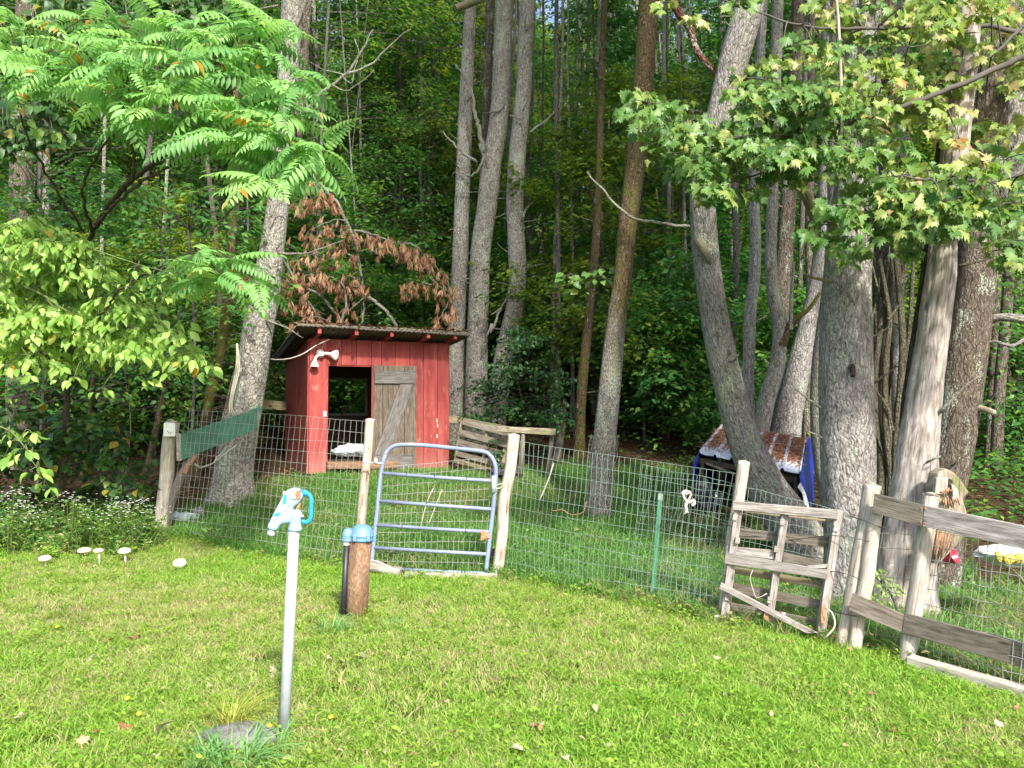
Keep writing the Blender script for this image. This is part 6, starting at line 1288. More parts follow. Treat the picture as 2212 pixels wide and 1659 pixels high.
sC = fill(inside([(1700, 440), (1850, 400), (1960, 390), (2060, 430), (2130, 470), (2050, 530), (1900, 545), (1760, 510), (1690, 480)]), 19, 12, (36, 58), (6.0, 6.8), (22, 34)) + [(1905, 330, 44, 6.3, 26), (1940, 300, 44, 6.3, 26), (1830, 560, 16, 6.3, 4), (1960, 350, 50, 6.3, 30)]
foliage('maple_bough', 'lower dark green maple bough crossing the broadest trunk', 'maple bough', sC, 'maple', .098, 'maple', root=(5.7, 6.2, gz(5.7, 6.2)), seed=4, twig=.006, boughs=[([(2350, 350, 6.4), (2150, 430, 6.4), (1950, 470, 6.4), (1780, 480, 6.3)], .022, .006)], tilt=(0, -.95, 1), hang=.5)
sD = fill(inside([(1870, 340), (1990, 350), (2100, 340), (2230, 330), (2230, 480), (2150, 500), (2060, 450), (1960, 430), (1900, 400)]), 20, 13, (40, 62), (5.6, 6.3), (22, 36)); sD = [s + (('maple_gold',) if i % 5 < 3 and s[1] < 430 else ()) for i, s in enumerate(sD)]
sD += [(2190, 520, 50, 5.9, 30), (2210, 570, 40, 5.9, 20), (2160, 540, 36, 6, 14)]
foliage('maple_bough', 'sunlit yellow green maple bough in front of the right broad trunk', 'maple bough', sD, 'maple', .096, 'maple', root=(5.5, 5.8, gz(5.5, 5.8)), seed=5, twig=.006, boughs=[([(2350, 300, 5.9), (2200, 380, 5.9), (2050, 390, 5.9), (1930, 380, 5.9)], .02, .006)], tilt=(0, -1, 1), hang=.5)
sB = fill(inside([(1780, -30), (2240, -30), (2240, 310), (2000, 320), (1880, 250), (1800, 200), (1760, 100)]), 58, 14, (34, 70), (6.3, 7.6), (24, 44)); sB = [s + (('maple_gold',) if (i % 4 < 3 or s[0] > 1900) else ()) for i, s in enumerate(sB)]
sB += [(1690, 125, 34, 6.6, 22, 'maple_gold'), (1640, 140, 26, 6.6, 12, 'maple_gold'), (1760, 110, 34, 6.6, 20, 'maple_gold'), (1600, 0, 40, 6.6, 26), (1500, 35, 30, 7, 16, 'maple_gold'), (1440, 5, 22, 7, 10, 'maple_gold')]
foliage('maple_treetop', 'golden green sunlit maple foliage filling the top right corner', 'maple foliage', sB, 'maple', .096, 'maple', root=(6.0, 7.2, gz(6.0, 7.2)), seed=6, twig=.006, boughs=[([(2330, 120, 7), (2150, 60, 7), (1950, 60, 7), (1760, 60, 6.8), (1620, 20, 6.7)], .03, .008), ([(2250, 20, 6.8), (2100, 150, 6.8), (1960, 200, 6.8), (1890, 240, 6.7)], .018, .006)], tilt=(0, -1, 1), hang=.5)
foliage('ash_spray', 'yellow green leaf sprays on a thin twig left of the pen tree', 'branch', [(1225, 596, 26, 10.5, 12), (1262, 588, 26, 10.5, 14), (1295, 600, 26, 10.5, 12), (1255, 622, 22, 10.5, 10), (1310, 575, 20, 10.5, 8)], 'broad', .13, 'maple', root=tuple(P(1330, 610, 10.5)), seed=7, nmax=60, boughs=[([(1345, 620, 10.5), (1300, 600, 10.5), (1240, 600, 10.5)], .008, .004)])

# beech: low bright branch reaching in from the left
bB = [([(-160, 420, 5.2), (-20, 480, 5.2), (120, 545, 5.1), (230, 610, 5.0), (340, 690, 4.9), (430, 780, 4.9)], .02, .004), ([(-120, 520, 4.9), (0, 590, 4.9), (110, 650, 4.85), (200, 720, 4.8), (270, 790, 4.8)], .018, .004), ([(-20, 480, 5.2), (80, 620, 5.0), (150, 700, 4.9), (180, 780, 4.9)], .012, .004), ([(110, 545, 5.1), (220, 660, 5), (330, 740, 4.9)], .010, .003), ([(-100, 650, 4.7), (0, 700, 4.7), (80, 790, 4.7)], .012, .004)]
sBe = fill(inside([(-40, 470), (40, 455), (130, 490), (180, 530), (210, 560), (250, 610), (310, 650), (380, 720), (420, 760), (380, 770), (320, 740), (290, 770), (200, 770), (110, 790), (30, 780), (-40, 760)]), 130, 21, (34, 62), (7.5, 8.6), (22, 36))
sBe += [(x, y, 18, 7.6, 7) for x, y in ((425, 775), (445, 790), (400, 780), (360, 800), (320, 820), (220, 840), (160, 815), (130, 790), (180, 520), (225, 560), (20, 790))]
foliage('beech_branch', 'bright yellow green beech branches drooping in at the left', 'beech branch', sBe, 'oval', .118, 'beech', root=(-6.4, 8.6, gz(-6.4, 8.6)), stemmat='green_stem', seed=22, twig=.004, boughs=[([(a, b, c + 2.9) for a, b, c in p_], r0, r1) for p_, r0, r1 in bB], droop=.35, tilt=(.05, -.55, 1), hang=.45, jit=.42, flat=.07)
foliage('beech_twig', 'small bright leafy twig at the left edge above the white asters', 'beech twig', [(20, 935, 22, 4.6, 8), (50, 970, 24, 4.6, 10), (85, 1010, 22, 4.6, 8), (10, 985, 22, 4.6, 8), (70, 935, 18, 4.6, 6), (95, 1050, 14, 4.6, 5)], 'oval', .08, 'beech', root=tuple(P(-60, 900, 4.6)), stemmat='green_stem', seed=23, nmax=50, twig=.003, boughs=[([(-60, 900, 4.6), (20, 930, 4.6), (60, 980, 4.6), (98, 1040, 4.6)], .006, .002)], droop=.4, tilt=(0, -.7, 1), hang=.5)
foliage('beech_sprig', 'sprigs of mid green leaves right of the low beech branch', 'beech twig', [(330, 600, 22, 6.2, 8), (370, 585, 20, 6.2, 8), (400, 625, 22, 6.2, 10), (300, 575, 24, 6.2, 8), (350, 640, 16, 6.2, 6), (430, 590, 20, 6.2, 8), (280, 620, 24, 6.2, 8)], 'oval', .085, 'beech', root=tuple(P(200, 560, 6.2)), stemmat='green_stem', seed=24, nmax=60, twig=.003, boughs=[([(200, 540, 6.2), (300, 570, 6.2), (420, 600, 6.2)], .006, .002)], tilt=(0, -.7, 1), hang=.5)
# round leaved tree in the top left corner, with mid green leaves
sT = fill(inside([(-60, -40), (560, -40), (500, 30), (330, 60), (250, 120), (170, 230), (120, 300), (-60, 330)]), 60, 25, (45, 80), (8.2, 10), (26, 44))
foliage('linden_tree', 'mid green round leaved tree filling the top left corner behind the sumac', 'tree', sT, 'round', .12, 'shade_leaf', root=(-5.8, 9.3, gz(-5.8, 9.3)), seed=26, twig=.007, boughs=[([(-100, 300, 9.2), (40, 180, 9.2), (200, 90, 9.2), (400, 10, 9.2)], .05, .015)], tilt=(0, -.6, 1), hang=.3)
foliage('beech_spray', 'two pale drooping leaf sprigs in the dark left of the sumac', 'twig', [(50, 260, 18, 7.6, 6), (85, 275, 14, 7.6, 5), (130, 285, 14, 7.6, 5)], 'oval', .12, 'beech', root=tuple(P(20, 220, 7.6)), seed=27, nmax=30, boughs=[([(20, 220, 7.6), (60, 255, 7.6), (140, 290, 7.6)], .005, .002)], tilt=(0, -.7, 1), hang=.8)
# dim understory behind, left and centre
for lab, sp_, tpl, sz, mt, seed in (('dim shrub with oval leaves in the shade under the sumac', fill(inside([(180, 380), (560, 360), (600, 520), (560, 640), (440, 700), (250, 560)]), 34, 31, (45, 85), (9.2, 11.5), (26, 46)), 'oval', .12, 'forest', 31),
    ('dark leafy tree at the left edge behind the sumac', fill(inside([(-60, 240), (220, 300), (300, 400), (240, 520), (180, 500), (-60, 460)]), 30, 32, (50, 90), (9.5, 12), (26, 46)), 'oval', .12, 'forest', 32),
    ('dark shrub in the deep shade below the beech branches', fill(inside([(-60, 780), (420, 700), (520, 820), (480, 900), (340, 880), (100, 900), (-60, 880)]), 36, 33, (50, 90), (10.5, 12.5), (20, 36)), 'oval', .11, 'forest', 33),
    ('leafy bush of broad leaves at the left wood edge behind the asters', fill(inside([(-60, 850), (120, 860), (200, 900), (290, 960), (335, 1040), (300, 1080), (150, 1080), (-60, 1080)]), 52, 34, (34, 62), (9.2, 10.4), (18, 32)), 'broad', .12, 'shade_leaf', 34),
    ('shrub with small round leaves behind the leaning pallet', fill(inside([(995, 850), (1040, 800), (1080, 770), (1120, 700), (1180, 740), (1225, 820), (1235, 900), (1210, 935), (1120, 925), (1010, 900)]), 62, 35, (22, 42), (13.2, 14.6), (30, 52)), 'round', .075, 'shrub_leaf', 35),
    ('creeper with small round leaves climbing the leaning pallet', [(1068, 950, 10, 12.3, 12), (1074, 975, 12, 12.3, 16), (1082, 1000, 12, 12.3, 14), (1066, 985, 9, 12.3, 10), (1085, 1020, 9, 12.2, 8)], 'round', .07, 'shrub_leaf', 36),
    ('low bright green bush at the foot of the bleached trunk', [(1895, 1230, 26, 6.2, 34), (1915, 1255, 28, 6.1, 40), (1885, 1265, 22, 6.1, 26), (1930, 1270, 22, 6.1, 24), (1905, 1290, 24, 6.0, 24)], 'oval', .04, 'beech', 37),
    ('mid green sapling filling the gap left of the leaning tree', fill(inside([(1380, 600), (1500, 560), (1520, 700), (1560, 800), (1560, 900), (1400, 860), (1370, 740)]), 30, 38, (40, 75), (13.5, 16), (28, 46)), 'oval', .13, 'forest', 38),
    ('spreading dark green sapling between the clump and the pen tree', fill(inside([(1130, 600), (1300, 560), (1310, 760), (1250, 840), (1130, 760)]), 26, 39, (40, 75), (15.5, 18), (28, 46)), 'oval', .14, 'forest', 39),
    ('layered green understory tree above the shed roof', fill(inside([(640, 300), (980, 280), (985, 560), (960, 690), (800, 700), (640, 640)]), 44, 40, (50, 95), (16.5, 20), (30, 50)), 'oval', .15, 'forest', 40),
    ('dark shrubs behind the hut and leaning tree', fill(inside([(1400, 880), (1500, 850), (1900, 900), (1900, 1000), (1480, 980)]), 26, 41, (40, 70), (13, 15.5), (20, 36)), 'oval', .12, 'forest', 41),
    ('dark leafy bush behind the right fence', fill(inside([(2130, 560), (2240, 560), (2240, 1080), (2120, 1080), (2110, 900)]), 34, 42, (50, 90), (12, 15), (24, 44)), 'oval', .12, 'forest', 42),
    ('yellow green leaf layers high between the clump and the pen tree', fill(inside([(800, 20), (1000, 60), (990, 300), (860, 260)]), 16, 43, (50, 90), (18, 21), (26, 44)), 'oval', .16, 'forest2', 43),
    ('thin leafed understory tree right of the four stemmed clump', fill(inside([(1150, 60), (1340, 60), (1340, 420), (1160, 480)]), 28, 44, (50, 90), (16.5, 20), (28, 46)), 'oval', .15, 'forest', 44)):
    g_ = np.mean([s[0] for s in sp_]), max(s[3] for s in sp_); cx = (g_[0]-1106)/FPX*g_[1]; zc = min(P(*s[:2], s[3]).z for s in sp_)
    gnd = Vector((cx, g_[1], gz(cx, g_[1]))); top = P(g_[0], np.mean([s[1] for s in sp_]), g_[1])
    t = foliage('understory_tree' if top.z - gnd.z > 2 else 'bush', lab, 'small tree' if top.z - gnd.z > 2 else 'bush', sp_, tpl, sz, mt, root=gnd, seed=seed, nmax=300 if seed in (34,) else 120, single=seed in (34, 35, 36, 37), twig=.0045, droop=.35, stem3=(gnd, top))
    mb = MB(); mb.tube(smooth_path([tuple(gnd - Vector((0, 0, .2))), tuple(gnd.lerp(top, .5) + Vector((.1, 0, 0))), tuple(top)], .2)[:, :3], .022 if top.z - gnd.z > 2 else .01, 8); part('stem', mb, M['grey_twig'], t, smooth=True)

# ------------------------------------------------------------------ staghorn sumac
def frond_mesh(name, seed, L=.5, np_=10, curl=.5, mat='sumac'):
    r = np.random.default_rng(seed); K = 14; s = np.linspace(0, 1, K); ang = .35 - curl*1.6*s; y = np.concatenate([[0], np.cumsum(np.cos(ang[:-1]))])/K*L; z = np.concatenate([[0], np.cumsum(np.sin(ang[:-1]))])/K*L
    Pp, D, Nn, S = [], [], [], []
    for i in range(np_):
        t = .16 + .80*i/(np_-1); yy = np.interp(t, s, y); zz = np.interp(t, s, z); a_ = np.interp(t, s, ang)
        size = L*(.30 if np_ > 7 else .34)*math.sin(math.pi*(.22 + .66*t))**.7*(1 - .25*t)
        for sd_ in (-1, 1):
            Pp.append((0, yy, zz)); f = .28 + .5*t*t
            D.append((sd_*1.0, f*math.cos(a_), f*math.sin(a_) - .30 - .25*r.random())); Nn.append((sd_*.28 + r.normal(0, .08), -math.sin(a_)*1.0 + r.normal(0, .08), math.cos(a_))); S.append(size*(.92 + .16*r.random()))
    Pp.append((0, y[-1], z[-1])); D.append((0, math.cos(ang[-1]), math.sin(ang[-1]))); Nn.append((0, -math.sin(ang[-1]), math.cos(ang[-1]))); S.append(L*.2)
    Pp, D, Nn, S = map(np.array, (Pp, D, Nn, S)); V, F, k = leaves_arrays('lance', Pp, D, Nn, S)
    mb = MB(); mb.tube([(0, a, b) for a, b in zip(y, z)], list(np.linspace(.0035, .0012, K)), 4, caps=False); o = len(V); V = np.vstack([V, np.array(mb.v)]); Fq = np.array(mb.f) + o
    me = np_mesh(name, V, F + [Fq], np.concatenate([np.repeat(r.random(len(Pp))*.12, k), np.full(len(mb.v), .05)])); me.materials.append(M[mat]); return me
FR = [frond_mesh('frond_%d' % i, i, .48 + .05*(i % 3), [10, 9, 11, 10, 8][i % 5], [.45, .6, .75, .5, .9][i % 5]) for i in range(6)]
FRr = frond_mesh('red_frond', 9, .34, 7, .9, 'rust')
def sumac():
    rg = random.Random(4); base = Vector((-5.6, 9.6, gz(-5.6, 9.6))); t = thing('sumac_tree', base, 'staghorn sumac with bright green feathery fronds over the left side', 'sumac')
    S = [([(130, 1090, 9.6), (150, 800, 9.3), (175, 620, 9.0), (200, 500, 8.6), (286, 387, 7.3), (376, 322, 6.8), (430, 280, 6.8), (451, 251, 6.7)], .045, .014), ([(205, 492, 8.5), (250, 440, 7.6), (322, 383, 6.9), (430, 333, 6.8), (490, 331, 6.7), (560, 330, 6.6)], .022, .008), ([(286, 387, 6.9), (290, 330, 6.8), (283, 286, 6.8), (268, 233, 6.8)], .018, .009),
         ([(200, 500, 8.5), (180, 400, 7.6), (240, 290, 7), (300, 220, 7)], .02, .008), ([(451, 251, 6.7), (500, 180, 6.6), (560, 120, 6.6)], .012, .006), ([(150, 800, 9.2), (250, 640, 7.4), (340, 580, 6.7), (420, 540, 6.4)], .014, .006), ([(180, 500, 8.4), (60, 300, 7.2), (40, 150, 6.9)], .016, .006), ([(430, 280, 6.8), (560, 300, 6.6), (640, 330, 6.5)], .012, .006)]
    nodes = []
    for p_, a, b in S:
        limb(t, p_, None, a, b, mat='sumac_bark', name='stem', wob=.03); nodes += [Vector(q) for q in smooth_path([tuple(P(*q)) for q in p_], .12)]
    W = [(150, 100, 6.8), (230, 60, 7.0), (300, 90, 6.7), (370, 60, 6.9), (430, 90, 6.6), (500, 60, 6.8), (560, 100, 6.6), (210, 160, 6.6), (280, 190, 6.5), (350, 160, 6.6), (420, 180, 6.5), (490, 150, 6.6), (560, 180, 6.5), (600, 130, 6.6), (330, 250, 6.4), (400, 260, 6.4), (470, 240, 6.4), (540, 250, 6.4), (600, 230, 6.5), (120, 190, 6.8), (50, 120, 7.0), (30, 190, 6.9), (560, 330, 6.4), (610, 300, 6.3), (640, 260, 6.4), (620, 360, 6.3), (590, 380, 6.4), (60, 60, 7.1), (260, 130, 6.6), (340, 40, 7.1), (180, 40, 7.1), (20, 60, 6.9), (100, 150, 6.6), (460, 130, 6.3), (520, 220, 6.2), (280, 140, 6.3), (380, 120, 6.3), (180, 110, 6.4), (640, 180, 6.3), (590, 290, 6.1), (360, 210, 6.2), (450, 300, 6.3), (250, 210, 6.3), (560, 60, 6.9), (650, 330, 6.1), (500, 290, 6.2), (690, 320, 6.1), (600, 60, 6.7), (10, 110, 6.6), (580, 390, 6.0)]
    W2 = [(430, 545, 6.1), (470, 590, 6.0), (500, 560, 6.1), (440, 610, 6.0), (545, 600, 6.2)]
    for wi, (x, y, Yq) in enumerate(W + W2):
        low = wi >= len(W); c = P(x, y, Yq); nf = rg.randint(4, 6) if not low else 5; a0 = rg.random()*6.28
        for k in range(nf):
            a = math.pi + (k/(nf-1) - .5)*4.0 + rg.gauss(0, .25) if not low else a0 + 6.283*k/nf + rg.gauss(0, .25)
            if low and (x == 545): nf_me = FRr if k < 2 else FR[rg.randrange(6)]
            else: nf_me = FR[rg.randrange(6)]
            o = bpy.data.objects.new('frond', nf_me); C.objects.link(o); o.parent = t; o.location = c - base; s_ = rg.uniform(.7, 1.12)*(.85 if low else 1)
            o.rotation_euler = (rg.gauss(-.25, .32), rg.gauss(0, .42), a); o.scale = (s_, s_, s_)
        nd = min(nodes, key=lambda q: (q-c).length + (0 if q.z < c.z else .5)); mb = MB(); mb.tube(smooth_path([tuple(nd), tuple((nd+c)/2 + Vector((0, 0, .05))), tuple(c)], .1)[:, :3], .006, 6, caps=False); part('twig', mb, M['sumac_bark'], t, smooth=True)
sumac()

# ------------------------------------------------------------------ fallen dead pine over the shed roof, brown needles still hanging
def dead_pine():
    rg = np.random.default_rng(6); Yd = 15.4; base = P(840, 706, 14.6); t = thing('dead_pine', base, 'fallen dead pine top with hanging brown needles above the shed roof', 'dead tree')
    F6 = lambda zx, zy: ((800 + zx/1.83)*.72, (480 + zy/1.83)*.72)
    B = [([(240, 75), (320, 160), (390, 240), (430, 320), (470, 400), (500, 490), (515, 600), (535, 720), (530, 830), (520, 900)], .035, .02, 0), ([(470, 390), (560, 400), (640, 430), (720, 452), (800, 465), (870, 520), (940, 600), (990, 660), (1000, 760)], .022, .008, 1),
         ([(870, 590), (910, 660), (960, 700), (1000, 760), (1060, 830)], .014, .01, 0), ([(900, 690), (830, 660), (780, 680), (760, 720)], .012, .005, 1), ([(540, 740), (620, 800), (680, 860), (720, 915)], .035, .03, 0), ([(200, 740), (250, 810), (300, 920)], .03, .02, 0), ([(200, 690), (300, 750), (380, 840), (430, 910)], .03, .03, 0),
         ([(90, 540), (130, 610), (170, 690), (200, 740)], .02, .02, 1), ([(400, 910), (430, 840), (435, 740), (410, 680), (340, 640), (240, 630), (150, 655), (60, 710)], .03, .008, 1), ([(520, 700), (440, 680), (360, 650), (270, 645)], .018, .006, 1), ([(500, 540), (440, 515), (380, 500), (300, 500), (230, 520), (150, 545)], .014, .005, 1),
         ([(430, 330), (360, 330), (300, 355), (240, 385), (200, 430)], .012, .005, 1), ([(390, 250), (340, 190), (270, 200), (180, 250)], .012, .004, 1), ([(470, 400), (420, 400), (380, 430), (330, 440)], .012, .005, 1), ([(440, 840), (500, 790), (530, 760)], .012, .01, 0), ([(0, 865), (80, 900), (150, 945)], .02, .015, 0), ([(920, 930), (950, 880), (975, 830), (1000, 780)], .012, .008, 1),
         ([(380, 560), (430, 610), (490, 660), (530, 710)], .012, .014, 1), ([(30, 700), (100, 640), (160, 620)], .01, .005, 1), ([(100, 800), (170, 770), (240, 800), (330, 850)], .012, .006, 1), ([(150, 900), (240, 860), (330, 880), (380, 900)], .012, .006, 1), ([(270, 120), (240, 160), (190, 240), (180, 260)], .008, .004, 1), ([(700, 455), (640, 460), (590, 500)], .008, .004, 1), ([(730, 450), (760, 500), (830, 540), (880, 590)], .01, .005, 1)]
    bases = []
    for p_, r0, r1, nd in B:
        yd = Yd + rg.normal(0, .15); pts = [F6(*q) + (yd,) for q in p_]; limb(t, pts, None, r0*1.1, r1*1.1, mat='bare_branch', name='branch', wob=.05, n=6)
        if nd:
            q = smooth_path([tuple(P(*a)) for a in pts], .035); bases += [tuple(v) for v in q]
            mb = MB()
            for v in q[::5]:
                e = Vector(v) + Vector((rg.normal(0, .14), rg.normal(0, .14), rg.normal(-.02, .08))); mb.tube([v, e], [.005, .002], 3, caps=False)
            part('twigs', mb, M['grey_twig'], t)
    bases = np.array(bases); V = []
    nc = 600; k = rg.integers(0, len(bases), nc); c = bases[k] + np.stack([rg.normal(0, .11, nc), rg.normal(0, .22, nc), -np.abs(rg.normal(0, .08, nc)) + .02], -1); m = 12; n = nc*m
    cc = np.repeat(c, m, 0); cd = np.repeat(rg.normal(0, .3, (nc, 2)), m, 0); D = np.stack([cd[:, 0] + rg.normal(0, .15, n), cd[:, 1] + rg.normal(0, .15, n), -np.ones(n)], -1); A = rg.random(n)*6.28; Nn = np.stack([np.cos(A), np.sin(A), np.zeros(n)], -1)
    me = leaves_mesh('hanging_needles', 'needle', cc + rg.normal(0, .006, (n, 3)), D, Nn, .12 + .14*np.repeat(rg.random(nc), m), np.repeat(rg.random(nc), m), off=base); setp(link('hanging_needles', me, M['needles'], t), kind='stuff')
dead_pine()

# ------------------------------------------------------------------ weeds and white asters at the left edge of the wood
def asters():
    rg = np.random.default_rng(12)
    spots = [(30, 1085, .62, 70, 'tall white aster clump at the left picture edge'), (80, 1110, .60, 70, 'white aster clump second from the left edge'), (130, 1090, .35, 16, 'sparse white asters under the broad leaved bush'), (170, 1080, .5, 30, 'white asters rising against the dark bush'), (215, 1100, .35, 14, 'short asters with few flowers'),
             (258, 1100, .55, 50, 'dense white asters left of the end post'), (292, 1105, .52, 60, 'white asters leaning toward the left end post'), (322, 1118, .42, 34, 'white asters touching the left wire fence'), (300, 1150, .22, 20, 'low asters in front of the end post'), (250, 1140, .25, 16, 'low asters in the yellow green weeds'), (15, 1150, .28, 22, 'low asters in the lower left weeds'), (110, 1150, .22, 10, 'single low aster sprig in the weeds')]
    for i, (px, py, h, nf, lab) in enumerate(spots):
        Ya = 8.35 + .25*((i*7) % 3); xa = (px-1106)/FPX*Ya; b = Vector((xa, Ya, gz(xa, Ya))); h = max(.16, P(px, py - 22, Ya).z - b.z); t = thing('white_aster', b, lab, 'aster', 'white asters along the wood edge'); mb = MB(); L = []; fl_ = []
        for s in range(9):
            a = rg.random()*6.28; top = b + Vector((math.cos(a)*.16*rg.random()*2, math.sin(a)*.12, h*(.72 + .3*rg.random()))); mid = (b+top)/2 + Vector((rg.normal(0, .02), 0, .03)); mb.tube([b + Vector((rg.normal(0, .04), rg.normal(0, .04), -.03)), mid, top], [.004, .003, .002], 4, caps=False)
            for q in range(16): t_ = rg.random(); L.append(tuple(b.lerp(mid, t_*2) if t_ < .5 else mid.lerp(top, t_*2-1)))
            for q in range(max(1, nf//7)): fl_.append(tuple(top + Vector((rg.normal(0, .06), rg.normal(0, .05), rg.normal(.0, .045)))))
        part('stems', mb, M['green_stem'], t); L = np.array(L); n = len(L); A = rg.random(n)*6.28
        setp(link('leaves', leaves_mesh('leaves', 'lance', L, np.stack([np.cos(A), np.sin(A), rg.normal(.1, .3, n)], -1), np.stack([rg.normal(0, .3, n), rg.normal(0, .3, n) - .3, np.ones(n)], -1), .05 + .05*rg.random(n), off=b), M['pen_leaf'], t), kind='stuff')
        f = np.array(fl_); m = 7; n = len(f)*m; ff = np.repeat(f, m, 0); A = np.tile(np.arange(m)*6.283/m, len(f)); nn = np.repeat(np.stack([rg.normal(0, .4, len(f)), rg.normal(-.5, .3, len(f)), np.ones(len(f))], -1), m, 0)
        setp(link('flowers', leaves_mesh('flowers', 'rhomb', ff, np.stack([np.cos(A), np.sin(A), .15*np.ones(n)], -1), nn, np.full(n, .0125), off=b), M['white_petal'], t), kind='stuff')
M['pen_leaf'] = leaf('weed_leaf', [(0, (.05, .13, .025)), (.5, (.10, .20, .03)), (1, (.19, .28, .05))], .35)
asters()
def weeds():
    r = np.random.default_rng(15)
    W = [tuft('t', 18, .07, .12, .34, .006, M['pen_grass'], .7, 70+i, 4, leafy=26, leafsz=.055) for i in range(3)] + [tuft('t', 12, .06, .08, .22, .006, M['lawn'], .7, 74+i, 3, leafy=40, leafsz=.04) for i in range(3)]
    pts = []
    while len(pts) < 900:
        px, Yq = r.uniform(-80, 350), r.uniform(8.1, 10.2)
        if Yq < 8.4 + .3*math.sin(px*.04): continue
        xa = (px-1106)/FPX*Yq; pts.append((xa, Yq, 0))
    for _ in range(260):
        u = r.random(); x = -.2 + 3.9*u; pts.append((x, fence_y(x) + r.normal(.08, .12), 0))
    for _ in range(160):
        x = r.uniform(-4.3, -.3); pts.append((x, fence_y(x) + r.normal(.05, .10), 0))
    p = np.array(pts); p[:, 2] = ground(p[:, 0], p[:, 1]); n = len(p); s_ = .5 + .6*r.random(n); s_[900:] *= .62
    idx = r.integers(0, 6, n); idx[900:] = r.integers(3, 6, n-900)
    scatter('edge_weeds', p, r.random(n)*6.28, s_, np.clip(r.random(n)*.5 - .1, 0, .4), W, idx, 'yellow green weeds growing along the wood edge and the fence line')
weeds()

# ------------------------------------------------------------------ mushrooms
for i, (px, py, wpx, hpx, lab, tilt) in enumerate([(97, 1207, 26, 20, 'white mushroom furthest left of the row in the lawn', .1), (182, 1190, 28, 18, 'wide flat capped mushroom, second in the row', 0), (213, 1190, 20, 36, 'small capped mushroom with a tall stem in the middle of the row', .05), (269, 1191, 27, 30, 'pinkish capped mushroom on a bent stem, right end of the row', .1), (388, 1217, 28, 16, 'lone cream mushroom tilted toward the camera, near the end post', .5), (205, 1222, 7, 8, 'tiny white button mushroom below the row', 0)]):
    g = G(px + (2 if i != 4 else 0), py + hpx); Ym = g.y; s = Ym/FPX; t = thing('mushroom', g, lab, 'mushroom', 'mushrooms in a row on the lawn'); top = P(px, py, Ym); rr0 = wpx/2*s
    mb = MB(); mb.tube([g - Vector((0, 0, .02)), (g+top)/2 + Vector((.004, 0, 0)), top], [rr0*.16, rr0*.14, rr0*.16], 10); part('stem', mb, M['mush_stem'], t, smooth=True)
    mb = MB(); mb.lathe(top, [(rr0*.25, -.004), (rr0*.92, -.008), (rr0, 0), (rr0*.95, rr0*.22), (rr0*.7, rr0*.42), (rr0*.3, rr0*.5), (.001, rr0*.52)], 20, axis=(tilt*.3, -.04-tilt, 1)); part('cap', mb, M['mushroom'], t, smooth=True)

# ------------------------------------------------------------------ stone and grass clumps round the hydrant
gs = G(515, 1605); crumple('field_stone', (gs.x, gs.y, gs.z + .015), (.42, .30, .14), 'stone', seed=61, amp=.22, label='flat grey stone sunk in the lawn beside the hydrant pipe', cat='stone')
def clump(px, py, n, h0, h1, wd, mat, lab, seed, lean=.9, rad=.05, bias=(0, 0)):
    g = G(px, py); r = random.Random(seed); t = thing('grass_clump', g, lab, 'grass clump'); mb = MB(); rn = []
    for i in range(n):
        a = r.random()*6.28; q = rad*math.sqrt(r.random()); b = g + Vector((math.cos(a)*q, math.sin(a)*q, -.01)); h = r.uniform(h0, h1); la = a + r.gauss(0, .5); le = lean*h*r.uniform(.25, 1); dx, dy = math.cos(la) + bias[0], math.sin(la) + bias[1]; w_ = wd*r.uniform(.6, 1.2); sd_ = Vector((-dy, dx, 0)).normalized()*w_/2 + Vector((0, 0, w_*.12)); o = len(mb.v); S_ = 7
        for s in range(S_):
            u = s/S_; c = b + Vector((dx*le*u*u, dy*le*u*u, h*u*(1 - .42*lean*u*u))); k = (1 - .8*u**2); mb.v += [tuple(c - sd_*k), tuple(c + sd_*k)]
        mb.v.append(tuple(b + Vector((dx*le, dy*le, h*(1 - .5*lean)))))
        for s in range(S_-1): mb.face([o+2*s, o+2*s+1, o+2*s+3, o+2*s+2])
        mb.face([o+2*S_-2, o+2*S_-1, o+2*S_]); rn += [r.random()]*(2*S_+1)
    o = part('blades', mb, M[mat], t); at = o.data.attributes.new('rnd', 'FLOAT', 'POINT'); at.data.foreach_set('value', np.array(rn, np.float32)); o['kind'] = 'stuff'
clump(500, 1585, 90, .16, .34, .006, 'clump_yellow', 'yellow grass clump fanning out behind the flat stone', 1, 1.2, .05)
clump(500, 1668, 130, .12, .30, .010, 'clump', 'blue green broad bladed grass clump in front of the flat stone', 2, 1.2, .14)
clump(430, 1672, 50, .12, .24, .010, 'clump', 'smaller blue green clump at the left of the stone', 3, 1.2, .08); clump(600, 1625, 40, .10, .22, .009, 'clump', 'green blades at the foot of the hydrant pipe', 4, 1.1, .09)
clump(712, 1372, 70, .10, .26, .008, 'clump', 'fan of long blades left of the well pipe', 5, 1.2, .10); clump(775, 1345, 60, .08, .18, .006, 'clump_yellow', 'fine grass tuft at the foot of the well pipe', 6, 1.1, .12); clump(835, 1360, 40, .08, .2, .008, 'clump', 'short grass tuft right of the well pipe', 7, 1.1, .08)
clump(470, 1160, 50, .12, .25, .008, 'clump', 'grass tuft under the left wire fence', 8, 1, .1)
# broad weeds in the lawn
foliage('dock_plant', 'yellow green weed sprouting under the left wire fence', 'weed', [(452, 1160, 16, 8.9, 20), (458, 1145, 14, 8.9, 14)], 'lance', .07, 'beech', root=G(455, 1172), seed=71, nmax=40, twig=.003, tilt=(0, -.3, 1), hang=-.8)
foliage('plantain', 'bright broad leaved weed right of the hydrant foot', 'weed', [(652, 1590, 22, 3.86, 9), (700, 1575, 18, 3.95, 6)], 'broad', .07, 'beech', root=G(655, 1600), seed=72, nmax=20, twig=.001, tilt=(0, -.2, 1), hang=-.4)
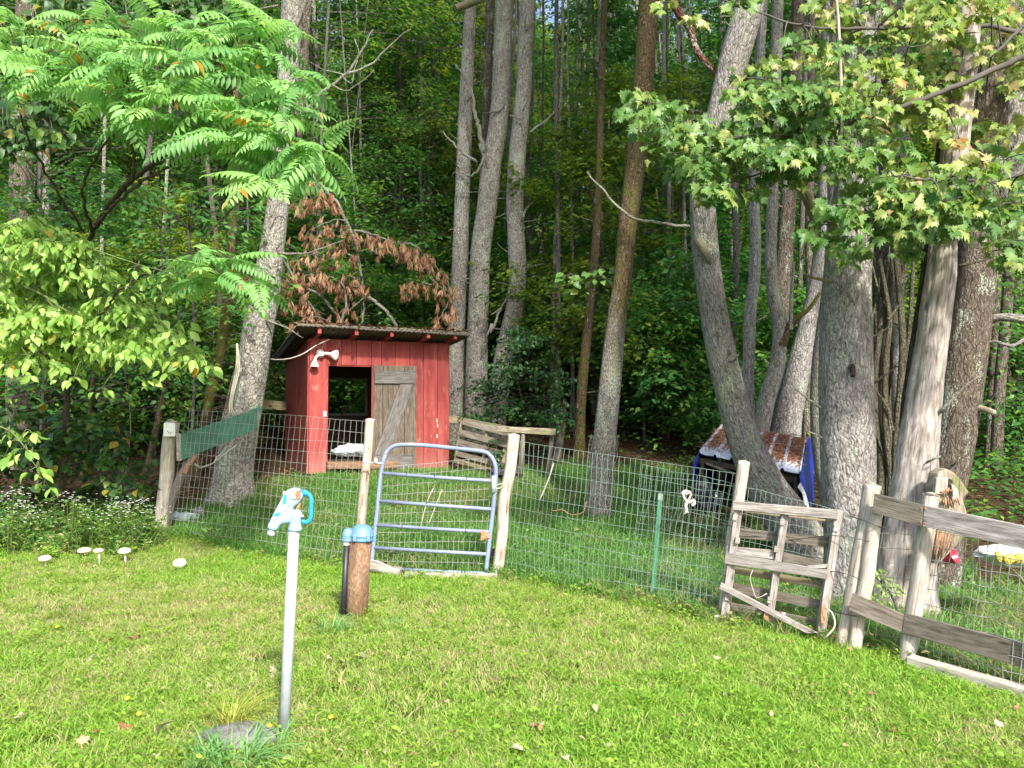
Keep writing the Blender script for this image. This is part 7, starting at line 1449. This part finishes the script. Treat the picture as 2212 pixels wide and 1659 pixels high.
# ------------------------------------------------------------------ fallen leaves lying on the lawn
def fallen():
    r = random.Random(77); kinds = ['maple', 'broad', 'oval']; mes = {}
    for k in kinds:
        for m_ in ('dry_leaf', 'pale_leaf'):
            me = single_leaf_mesh(k).copy(); me.materials.append(M[m_]); v = me.vertices
            for q in v: q.co.z += .25*abs(q.co.x)**1.3 + .10*math.sin(q.co.y*5)
            mes[(k, m_)] = me
    sp = [(340, 1603, 'broad', 'pale_leaf', .10), (1097, 1640, 'broad', 'pale_leaf', .085), (1288, 1553, 'oval', 'pale_leaf', .06), (250, 1395, 'oval', 'dry_leaf', .10), (290, 1394, 'oval', 'dry_leaf', .09), (600, 1462, 'maple', 'pale_leaf', .09), (735, 1445, 'maple', 'pale_leaf', .07), (770, 1432, 'maple', 'pale_leaf', .07), (1143, 1585, 'oval', 'dry_leaf', .06), (925, 1335, 'oval', 'dry_leaf', .05), (630, 1660, 'oval', 'dry_leaf', .05), (272, 1580, 'maple', 'dry_leaf', .07), (1245, 1610, 'oval', 'dry_leaf', .05), (695, 1325, 'oval', 'dry_leaf', .05)]
    while len(sp) < 95:
        px, py = r.uniform(-20, 2230), r.uniform(1240, 1655); g = G(px, py)
        if g.y < fence_y(g.x): sp.append((px, py, r.choice(kinds), r.choice(['dry_leaf', 'dry_leaf', 'pale_leaf']), r.uniform(.025, .055)))
    for px, py, k, m_, s in sp:
        g = G(px, py); o = bpy.data.objects.new('fallen_leaf', mes[(k, m_)]); C.objects.link(o); o.location = g + Vector((0, 0, .035)); o.scale = (s, s, s); o.rotation_euler = (r.gauss(.25, .3), r.gauss(0, .3), r.random()*6.28)
        setp(o, 'pale bleached leaf lying on the short lawn' if m_ == 'pale_leaf' else 'dry brown leaf lying on the short lawn', 'leaf', 'fallen leaves scattered on the lawn')
    for px, py in ((123, 1370), (275, 1530), (300, 1565), (715, 1572), (582, 1592)):
        g = G(px, py); t = thing('dandelion', g, 'small yellow flower open in the lawn', 'flower', 'yellow flowers dotted in the lawn'); mb = MB(); mb.tube([g, g + Vector((0, 0, .05))], .0015, 4); part('stem', mb, M['green_stem'], t); mb = MB(); mb.lathe(g + Vector((0, 0, .05)), [(.003, 0), (.014, .005), (.012, .009), (.001, .010)], 10, axis=(0, -.3, 1)); part('bloom', mb, M['dandelion'], t)
fallen()
